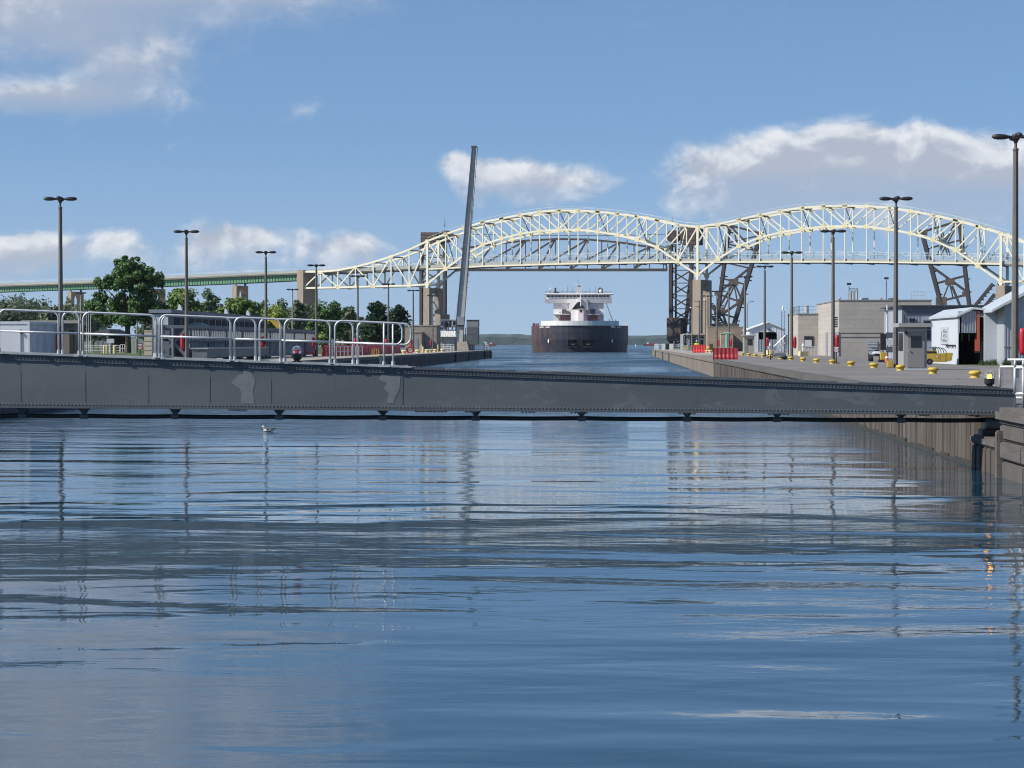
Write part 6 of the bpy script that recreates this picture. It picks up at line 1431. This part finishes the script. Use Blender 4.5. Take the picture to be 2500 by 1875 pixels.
# sign on the side wall
sy0, sy1 = yside(2308,xs0), yside(2291,xs0); sg = thing('wall_sign', 'tall pale sign with stacked dark characters on the white shed wall', 'sign', (xs0-.02, (sy0+sy1)/2, 2.9))
zA, zB = Z_(840.5,154.5), Z_(797.5,154.5)
MB().box(xs0-.05, xs0-.004, sy0, sy1, zA, zB).build('panel', mat('sign_grey', (.44,.46,.47), .7), sg)
M_glyph = mat('sign_black', (.07,.075,.09), .6, var=0)
def yz(a, b): return (sy1+(sy0-sy1)*a, zA+(zB-zA)*b)
pA = [yz(.05,.16), yz(.30,.16), yz(.30,.30), yz(.24,.20), yz(.10,.30)]
MB().prism([yz(.02,.17), yz(.08,.17), yz(.20,.72), yz(.15,.74)], xs0-.056, xs0-.051, 'x').build('letter', M_glyph, sg); MB().prism([yz(.20,.17), yz(.30,.17), yz(.24,.32), yz(.17,.32)], xs0-.056, xs0-.051, 'x').build('letter', M_glyph, sg)
for c in (.74, .48, .22):
    for a, b, cc, d_ in ((.42,.86,c+.06,c+.085), (.42,.86,c-.085,c-.06), (.42,.52,c-.06,c+.06), (.58,.78,c-.015,c+.015), (.76,.86,c-.06,c+.0)):
        p_, q_ = yz(a, cc), yz(b, d_); MB().box(xs0-.056, xs0-.051, min(p_[0],q_[0]), max(p_[0],q_[0]), min(p_[1],q_[1]), max(p_[1],q_[1])).build('letter', M_glyph, sg)
for k, u in enumerate((2306.5, 2312, 2318.5, 2325)):
    y = yside(u, xs0); MB().box(xs0-.12, xs0-.004, y-.2, y+.2, Z_(846,153), Z_(841.5,153)).build('wall_socket', M_black, ws); MB().tube([(xs0-.1,y,Z_(846,153)), (xs0-.15,y-.3,Z_(851,153))], .015, 4).build('cord', M_black, ws)
# tall corrugated shed
t = thing('corrugated_shed', 'tall grey corrugated metal shed cut off by the picture edge', 'shed', (30, 152, GZ))
rz0 = lambda x: 5.0+(x-23.95)*.56
MB().prism([(23.92,GZ), (24.95,GZ), (24.95,rz0(24.95)-.2), (23.92,rz0(23.92)-.15)], 149.6, 149.8, 'y').build('white_wall', M_wht, t)
MB().prism([(24.75,GZ), (31,GZ), (31,rz0(31)-.2), (24.75,rz0(24.75)-.2)], 147.0, 147.2, 'y').build('gable_wall', M_cmet, t)
MB().prism([(31,GZ), (37.2,GZ), (37.2,rz0(24.75)-.2), (31,rz0(31)-.2)], 147.0, 147.2, 'y').build('gable_wall', M_cmet, t)
MB().box(24.75, 24.85, 147.2, 153, GZ, rz0(24.75)-.25).build('side_wall', M_cmet, t)
for k in range(34): x = 24.8+k*.18; MB().box(x, x+.05, 146.955, 147.0, GZ, rz0(x)-.22).build('corrugation', M_cmet, t)
MB().box(24.75, 37.2, 146.93, 146.99, GZ+1.15, GZ+1.22).build('girt', M_door, t)
for sgn in (0, 1):
    xa_, xb_ = (23.9, 31.0) if not sgn else (38.1, 31.0); za_, zb_ = (rz0(23.9), rz0(31))
    MB().hexa([(xa_,146.4,za_-.1), (xb_,146.4,zb_-.1), (xb_,153,zb_-.1), (xa_,153,za_-.1), (xa_,146.4,za_+.06), (xb_,146.4,zb_+.06), (xb_,153,zb_+.06), (xa_,153,za_+.06)]).build('roof', MATS['pale_metal_roof'], t)
# grass tufts at its foot
mb = MB(); random.seed(5)
for k in range(900):
    a = random.random(); x = 23.6+a*2.6+random.gauss(0,.15); y = 146.4+random.uniform(-.6,.4) if x > 24.6 else 149.0+random.uniform(-.6,.4)
    h = random.uniform(.08,.42)*(1.2-abs(a-.45)); an = random.random()*6.28; w_ = .03; c, s_ = math.cos(an)*w_, math.sin(an)*w_
    mb.poly([(x-c,y-s_,GZ), (x+c,y+s_,GZ), (x+random.gauss(0,.06),y+random.gauss(0,.06),GZ+h)])
gt = mb.build('grass_tufts', mat('weed_green', (.035,.06,.018), .9, var=.3)); gt['kind'] = 'stuff'; gt['label'] = 'green weeds growing along the foot of the sheds'; gt['category'] = 'grass'
# utility tug
t = thing('utility_tug', 'yellow electric tow tug with hoses parked beside the white shed', 'utility vehicle', (21.3, 150, GZ)); Yu = 149.5
xl, xr = X_(2250,Yu), X_(2326,Yu)
MB().prism([(xl,GZ+.18), (X_(2309,Yu),GZ+.18), (xr-.05,GZ+.28), (xr+.02,GZ+.78), (X_(2308,Yu),GZ+.78), (X_(2308,Yu),GZ+.74), (xl,GZ+.74)], Yu, Yu+1.1, 'y').build('body', M_yel, t, bevel=.02)
MB().box(X_(2294.5,Yu), X_(2295.2,Yu), Yu-.008, Yu-.001, GZ+.2, GZ+.74).build('panel_seam', M_black, t); MB().box(X_(2309,Yu), X_(2309.8,Yu), Yu-.008, Yu-.001, GZ+.2, GZ+.76).build('panel_seam', M_black, t)
MB().box(xl, X_(2288,Yu), Yu+.02, Yu+1.05, GZ+.74, GZ+.92).build('deck_rail', M_yel, t); MB().box(xl+.05, X_(2286,Yu), Yu-.006, Yu-.001, GZ+.76, GZ+.88).build('load_slot', M_black, t)
for x in (X_(2270,Yu), X_(2232,Yu)):
    w_ = MB().tube([(x,Yu-.03,GZ+.2), (x,Yu+.2,GZ+.2)], .2, 18).build('wheel', M_rub, t); MB().tube([(x,Yu-.045,GZ+.2), (x,Yu-.02,GZ+.2)], .08, 10).build('hub', M_boomd, w_)
MB().box(X_(2284,Yu), X_(2290.5,Yu), Yu-.01, Yu-.001, GZ+.44, GZ+.58).build('badge', M_orng, t); MB().box(X_(2285,Yu), X_(2289.5,Yu), Yu-.016, Yu-.011, GZ+.48, GZ+.54).build('badge_text', M_white, t)
for k in range(4):
    x = X_(2289+k*6.5,Yu); MB().tube([(x-.25,Yu+.5,GZ+1.15-.03*k), (x-.05,Yu+.5,GZ+1.16-.03*k), (x+.1,Yu+.5,GZ+.98-.03*k), (x+.14,Yu+.5,GZ+.75)], .025, 6).build('hose', M_black, t)
MB().box(X_(2279,Yu), X_(2287,Yu), Yu+.3, Yu+.8, GZ+.92, GZ+1.12).build('motor', M_boomd, t); MB().tube([(X_(2271,Yu),Yu+.4,GZ+1.1), (X_(2281,Yu),Yu+.4,GZ+1.14)], .02, 5).build('tiller', M_black, t)
# blue-grey building
Yq = 205.0; t = block('blue_grey_building', 'blue-grey flat-roofed building between the concrete pump house and white shed', 'building', X_(2204,Yq), 40, Yq, Yq+14, Z_(749,Yq), M_bluel, mat('roof_edge_dark', (.05,.055,.065), .6), .12, .35)
MB().box(X_(2203,Yq)-.05, 40.05, Yq-.06, Yq-.004, Z_(769,Yq), Z_(749,Yq)).build('fascia', M_blue, t)
MB().box(X_(2219,Yq), X_(2233,Yq), Yq-.35, Yq-.01, Z_(786,Yq), Z_(778,Yq)).build('floodlight', M_black, t)
w_ = MB().box(X_(2253,Yq), X_(2272,Yq), Yq-.06, Yq-.004, Z_(830,Yq), Z_(782,Yq)).build('window_frame', M_blue, t)
for v0, v1 in ((828,806), (803,785)): MB().box(X_(2256,Yq), X_(2270,Yq), Yq-.09, Yq-.062, Z_(v0,Yq), Z_(v1,Yq)).build('pane', M_glass, w_)
for k in range(6): MB().box(X_(2207+k*7.5,Yq), X_(2207+k*7.5,Yq)+.03, Yq-.03, Yq-.004, GZ, Z_(770,Yq)).build('batten', M_blue, t)
MB().box(X_(2201.5,Yq), X_(2206,Yq), Yq-.12, Yq-.004, GZ, Z_(769,Yq)).build('corner_trim', M_blue, t)
# service pole and meters at the concrete building corner
p = (X_(2166,200), 200, GZ); t = thing('meter_pole', 'grey service pole with meters and small crossarm beside the booth lamp post', 'utility pole', p)
MB().tube([p, (p[0],200,Z_(745,200))], [.11,.08], 8).build('pole', M_cont, t); MB().box(p[0]-.75, p[0]+.5, 199.85, 199.95, Z_(759,200)-.06, Z_(759,200)+.06).build('crossarm', M_door, t)
for k in range(3): MB().box(p[0]-.15, p[0]+.45, 199.7, 199.9, GZ+.6+k*.62, GZ+1.1+k*.62).build('meter_box', M_boomd if k != 1 else M_cont, t)
# gate and chain-link fence at the near corner
def wire_panel(x0, x1, Y, z0, z1, parent, step=.055):
    mb = MB(); n = int((x1-x0+z1-z0)/step)
    for k in range(n):
        for sgn in (1, -1):
            d = k*step-(z1-z0); pts_ = []
            if sgn > 0: a = max(x0, x0+d); za_ = z0+max(0, -d); L = min(x1-a, z1-za_); q0, q1 = (a, Y, za_), (a+L, Y, za_+L)
            else: a = max(x0, x0+d); za_ = z1-max(0, -d); L = min(x1-a, za_-z0); q0, q1 = (a, Y+.006, za_), (a+L, Y+.006, za_-L)
            if L > .01: mb.beam(q0, q1, .005)
    mb.build('wire_mesh', M_galv, parent, stuff=True)
def gate(lab, x0, x1, Y, posts, zb0, z0, z1):
    t = thing('pipe_gate', lab, 'gate', (x0, Y, zb0)); r = .032
    for x in posts: MB().tube([(x,Y,zb0), (x,Y,z1)], r, 8).build('post', M_galv, t, smooth=True)
    for z in (z0, z1): MB().tube([(x0,Y,z), (x1,Y,z)], r, 8).build('rail', M_galv, t, smooth=True)
    MB().tube([(x0,Y,z0), (x0,Y,z1)], r, 8).build('stile', M_galv, t, smooth=True)
    wire_panel(x0, x1, Y, z0, z1, t); return t
g1 = gate('galvanised pipe gate with wire mesh at the nearest wall corner', 8.66, 11.0, 50.0, (8.84, 9.6, 10.6), GZ, Z_(960,50), Z_(897,50))
MB().tube([(8.5,50.0,Z_(878,50)), (11,50.0,Z_(878,50))], .03, 8).build('top_rail', M_galv, g1, smooth=True)
for x in (8.66, 8.84): MB().tube([(x,50.0,Z_(897,50)), (x,50.0,Z_(878,50))], .03, 8).build('upright', M_galv, g1, smooth=True)
g2 = gate('chain-link fence panel behind the boom end and the amber signal light', 9.10, 12.0, 54.6, (9.10, 10.4, 11.6), GZ, GZ+.1, Z_(895,54.6))
MB().box(8.95, 9.25, 50.3, 50.8, GZ-.02, GZ+.38).build('hinge_box', M_boomd, g1); MB().lathe([(.2,0), (.18,.03)], (8.84,50.0,GZ), 14).build('floor_flange', M_black, g1)
# ================================================================== trees
def leaf_material(name, ca, cb):
    m = bpy.data.materials.new(name); m.use_nodes = True; n = NT(m.node_tree); b = m.node_tree.nodes['Principled BSDF']
    geo = n.new('ShaderNodeNewGeometry'); rnd = geo.outputs['Random Per Island']
    f = n.math('ADD', n.math('MULTIPLY', rnd, .65), n.math('MULTIPLY', n.noise(geo.outputs['Position'], .5, 3), .35))
    c = n.mix(n.smooth(f, .2, .8), (*ca, 1), (*cb, 1)); n.put(b.inputs['Base Color'], c); b.inputs['Roughness'].default_value = .6; b.inputs['Specular IOR Level'].default_value = .3
    tr = n.new('ShaderNodeBsdfTranslucent'); n.put(tr.inputs[0], c); mx = n.new('ShaderNodeMixShader'); mx.inputs[0].default_value = .28
    out = m.node_tree.nodes['Material Output']; n.link(b.outputs[0], mx.inputs[1]); n.link(tr.outputs[0], mx.inputs[2]); n.link(mx.outputs[0], out.inputs[0])
    return m
L_dark = leaf_material('leaves_dark_maple', (0.038,0.089,0.022), (0.126,0.221,0.054))
L_mid = leaf_material('leaves_maple', (0.062,0.126,0.025), (0.221,0.316,0.072))
L_blue = leaf_material('leaves_poplar', (0.073,0.137,0.073), (0.210,0.294,0.148))
L_far = leaf_material('leaves_far', (0.062,0.095,0.046), (0.157,0.199,0.106))
L_pine = leaf_material('needles_pine', (0.025,0.062,0.030), (0.073,0.130,0.062))
L_yel = leaf_material('leaves_yellow_green', (0.126,0.179,0.025), (0.316,0.400,0.073))
M_bark = mat('bark', (.085,.065,.05), .95, var=.3, vscale=3, bump=.03, bscale=6)
def tree(lab, u, vtop, vbot, wpx, Y, leaf, lobes=None, n=900, size=.42, conifer=False, name='tree', group=None, seed=1, trunk_px=8):
    random.seed(seed); s = Y/FPX; X = X_(u, Y); zt_, zb_ = Z_(vtop, Y), Z_(vbot, Y)
    t = thing(name, lab, 'tree', (X, Y, GZ), group=group)
    H = zt_-GZ; Rw = wpx*s/2*1.12; n = int(n*1.5)
    lobes = lobes or [(0, .5, 1.0, .5)]                     # centre x (in half-widths), height (0-1 of crown), half-width, half-height
    ch = zt_-zb_; cents = []
    for (lx, lz, lw, lh) in lobes: cents.append((X+lx*Rw, zb_+lz*ch, lw*Rw, lh*ch))
    tw = trunk_px*s/2
    tr = MB().tube([(X,Y,GZ-.1), (X+.1*tw,Y,GZ+H*.15), (X-.2*tw,Y,GZ+H*.32), (X,Y,GZ+H*.6)], [tw*1.25, tw, tw*.8, tw*.3], 8)
    for k in range(9 if not conifer else 0):
        c = random.choice(cents); a = random.random()*6.28; b = (c[0]+math.cos(a)*c[2]*.6, Y+math.sin(a)*c[2]*.6, c[1]+random.uniform(-.3,.4)*c[3])
        z0 = GZ+H*random.uniform(.18,.42); tr.tube([(X,Y,z0), ((X+b[0])/2,(Y+b[1])/2,(z0+b[2])/2+.3), b], [tw*.5, tw*.28, tw*.08], 5)
    tr.build('trunk', M_bark, t)
    mb = MB()
    tot = sum(c[2]*c[3] for c in cents)
    def leafq(p, nrm, sz):
        a = nrm.orthogonal().normalized(); ang = random.random()*6.28; q = Matrix.Rotation(ang, 3, nrm) @ a; w_ = nrm.cross(q)
        l = sz*random.uniform(.6,1.25); i = len(mb.v)
        mb.v += [tuple(p-q*l*.5-w_*l*.22), tuple(p+q*l*.1-w_*l*.42), tuple(p+q*l*.62), tuple(p+q*l*.1+w_*l*.42), tuple(p-q*l*.5+w_*l*.22)]; mb.f.append((i,i+1,i+2,i+3,i+4))
    if conifer:
        layers = 22
        for k in range(layers):
            f = k/(layers-1); z = zb_+f*ch*.98; r = Rw*(1-f)**.55*random.uniform(.5,1.15)+.2
            for a in range(int(6+8*(1-f))):
                an = random.random()*6.28; L = r*random.uniform(.7,1.15)
                for j in range(int(n/220)+2):
                    for q in range(4):
                        d = L*(j+random.random())/(int(n/220)+2); p = Vector((X+math.cos(an)*d+random.gauss(0,.18), Y+math.sin(an)*d+random.gauss(0,.18), z+.22*d+random.gauss(0,.16)))
                        leafq(p, Vector((random.gauss(0,.5), random.gauss(0,.5), 1)).normalized(), size)
    else:
        for (cx, cz, rx, rz) in cents:
            nc = max(10, int(46*(rx*rz)/tot*len(cents)**.6))
            for k in range(nc):
                while True:
                    d = Vector((random.gauss(0,1), random.gauss(0,1), random.gauss(0,1)))
                    if d.length > .1: break
                d.normalize(); rad = random.random()**.38
                c = Vector((cx+d.x*rx*rad*.95, Y+d.y*rx*rad*.95, cz+d.z*rz*rad*.92)); cr = .36*min(rx, rz)*random.uniform(.65,1.35)
                m_ = int(n*rx*rz/tot/nc*random.uniform(.7,1.3)*1.6)
                for j in range(m_):
                    dd = Vector((random.gauss(0,1), random.gauss(0,1), random.gauss(0,1)*.75)); dd.normalize(); rr = cr*random.random()**.4
                    p = c+dd*rr; nr = (dd*.7+d*.3+Vector((random.gauss(0,.45), random.gauss(0,.45), random.gauss(.35,.45)))).normalized()
                    leafq(p, nr, size)
    mb.build('crown', leaf, t)
    return t
tree('tall spreading dark maple beside the pale lamp post', 312, 627, 800, 180, 330, L_dark, [(.0,.78,.66,.22), (-.1,.62,.82,.18), (-.45,.27,.58,.26), (.45,.27,.6,.27), (0,.22,.7,.25), (.05,.93,.36,.09), (.35,.68,.5,.2)], n=6500, size=.40, trunk_px=14, seed=3)
tree('rounded green maple right of the tall spreading maple', 447, 694, 800, 92, 345, L_mid, [(0,.62,.72,.36), (-.35,.3,.62,.3), (.35,.3,.65,.3)], n=2600, size=.40, seed=4)
tree('grey-green poplar between the two rounded maples', 512, 702, 800, 56, 420, L_blue, [(0,.6,.7,.38), (.2,.3,.9,.3)], n=1500, size=.45, seed=5)
tree('bright spreading maple in front of the arched viaduct pier', 585, 716, 805, 96, 350, L_mid, [(-.1,.6,.7,.38), (.35,.42,.62,.36), (-.45,.35,.5,.3)], n=2600, size=.42, seed=6)
tree('low yellow-green shrub tree beside the beige office', 411, 757, 820, 60, 320, L_yel, None, n=900, size=.35, seed=7)
tree('yellow-green tree right of the excavator arm', 668, 743, 815, 70, 430, L_yel, [(0,.55,.8,.42), (-.3,.3,.6,.3)], n=1400, size=.42, seed=8)
for k, (u, v, w_, Y, lab) in enumerate(((645,734,56,560,'dark far tree behind the yellow-green tree'), (690,729,66,600,'broad far tree left of the stone tower pier'), (728,728,58,520,'bushy far tree touching the stone tower pier'), (610,735,50,620,'far tree behind the bright spreading maple'), (760,740,60,640,'far tree just right of the stone tower pier'), (830,752,60,620,'far low tree left of the slim dark tree'), (876,768,40,680,'far low tree beside the cream house'), (540,738,60,600,'far tree between poplar and bright maple'))):
    tree(lab, u, v, 820, w_, Y, L_far, [(0,.6,.75,.38), (-.3,.35,.6,.3), (.35,.35,.6,.3)], n=1300, size=.6, seed=20+k, group='background trees behind the park')
tree('large round dark tree before the stone tower pier', 797, 727, 838, 84, 400, L_dark, [(0,.62,.8,.36), (-.3,.3,.7,.3), (.4,.35,.6,.32)], n=2800, size=.42, seed=9)
tree('slim dark tree right of the large round tree', 850, 745, 838, 48, 450, L_far, [(0,.6,.75,.4), (.1,.25,.9,.28)], n=1400, size=.5, seed=10)
tree('small round bush at the end of the gate frame', 788, 811, 842, 30, 300, L_mid, None, n=350, size=.3, seed=11)
tree('bushy pine left of the two before the cream house', 922, 739, 836, 104, 430, L_pine, conifer=True, n=1500, size=.5, seed=12, name='pine_tree')
tree('bushy pine right of the two before the cream house', 972, 747, 836, 88, 455, L_pine, conifer=True, n=1400, size=.5, seed=13, name='pine_tree')
bgt = [(180,722,60,800), (45,712,70,820), (-30,720,70,700), (-8,709,70,760), (30,716,64,700), (62,722,60,650), (95,720,58,720), (128,735,46,560), (160,738,50,640), (196,742,52,600), (226,738,48,680), (14,745,60,430), (118,742,30,380), (375,745,60,640)]
for k, (u, v, w_, Y) in enumerate(bgt):
    lab = ['far round tree behind the lamp right of the viaduct pier', 'tallest far tree behind the weathered container', 'far tree cut off by the picture edge', 'tall far tree at the edge of the picture under the viaduct', 'far grey-green tree second from the picture edge', 'far tree left of the first lamp post', 'far tree just behind the first lamp post', 'dark columnar far tree right of the first lamp post', 'far tree below the twin-legged viaduct pier', 'far tree between viaduct pier and tall maple', 'far tree hidden partly by the tall maple', 'brownish low tree behind the weathered container', 'narrow dark conifer-like tree by the first lamp post', 'far tree between the tall maple and rounded maple'][k]
    tree(lab, u, v, 835, w_*1.5, Y, L_far, [(0,.62,.75,.36), (-.35,.35,.6,.33), (.35,.3,.65,.32)], n=1200, size=.65 if Y > 500 else .45, seed=40+k, group='background trees under the viaduct')
# three thin flag staffs beside the tall maple
for k, u in enumerate((211, 216, 221.5)):
    p = (X_(u,340), 340, GZ); t = thing('flag_staff', ['leftmost of three thin white staffs left of the tall maple', 'middle of three thin white staffs left of the tall maple', 'rightmost of three thin white staffs left of the tall maple'][k], 'flag staff', p, group='thin white staffs')
    MB().tube([p, (p[0],340,Z_(748,340))], [.05,.035], 6).build('staff', M_wrail, t); MB().lathe([(.01,0), (.07,.06), (.01,.13)], (p[0],340,Z_(748,340)), 8).build('finial', M_wrail, t)
# ================================================================== summer haze over the river
hz_m = bpy.data.materials.new('haze_air'); hz_m.use_nodes = True
hn = hz_m.node_tree; hn.nodes.clear()
ho = hn.nodes.new('ShaderNodeOutputMaterial'); pv = hn.nodes.new('ShaderNodeVolumePrincipled')
pv.inputs['Color'].default_value = (0.78, 0.86, 0.97, 1); pv.inputs['Density'].default_value = 3.6e-5; pv.inputs['Anisotropy'].default_value = 0.2
hn.links.new(pv.outputs[0], ho.inputs['Volume'])
hz_o = MB().box(-4700, 4700, -400, 5200, -3.5, 130).build('haze', hz_m); hz_o['kind'] = 'stuff'
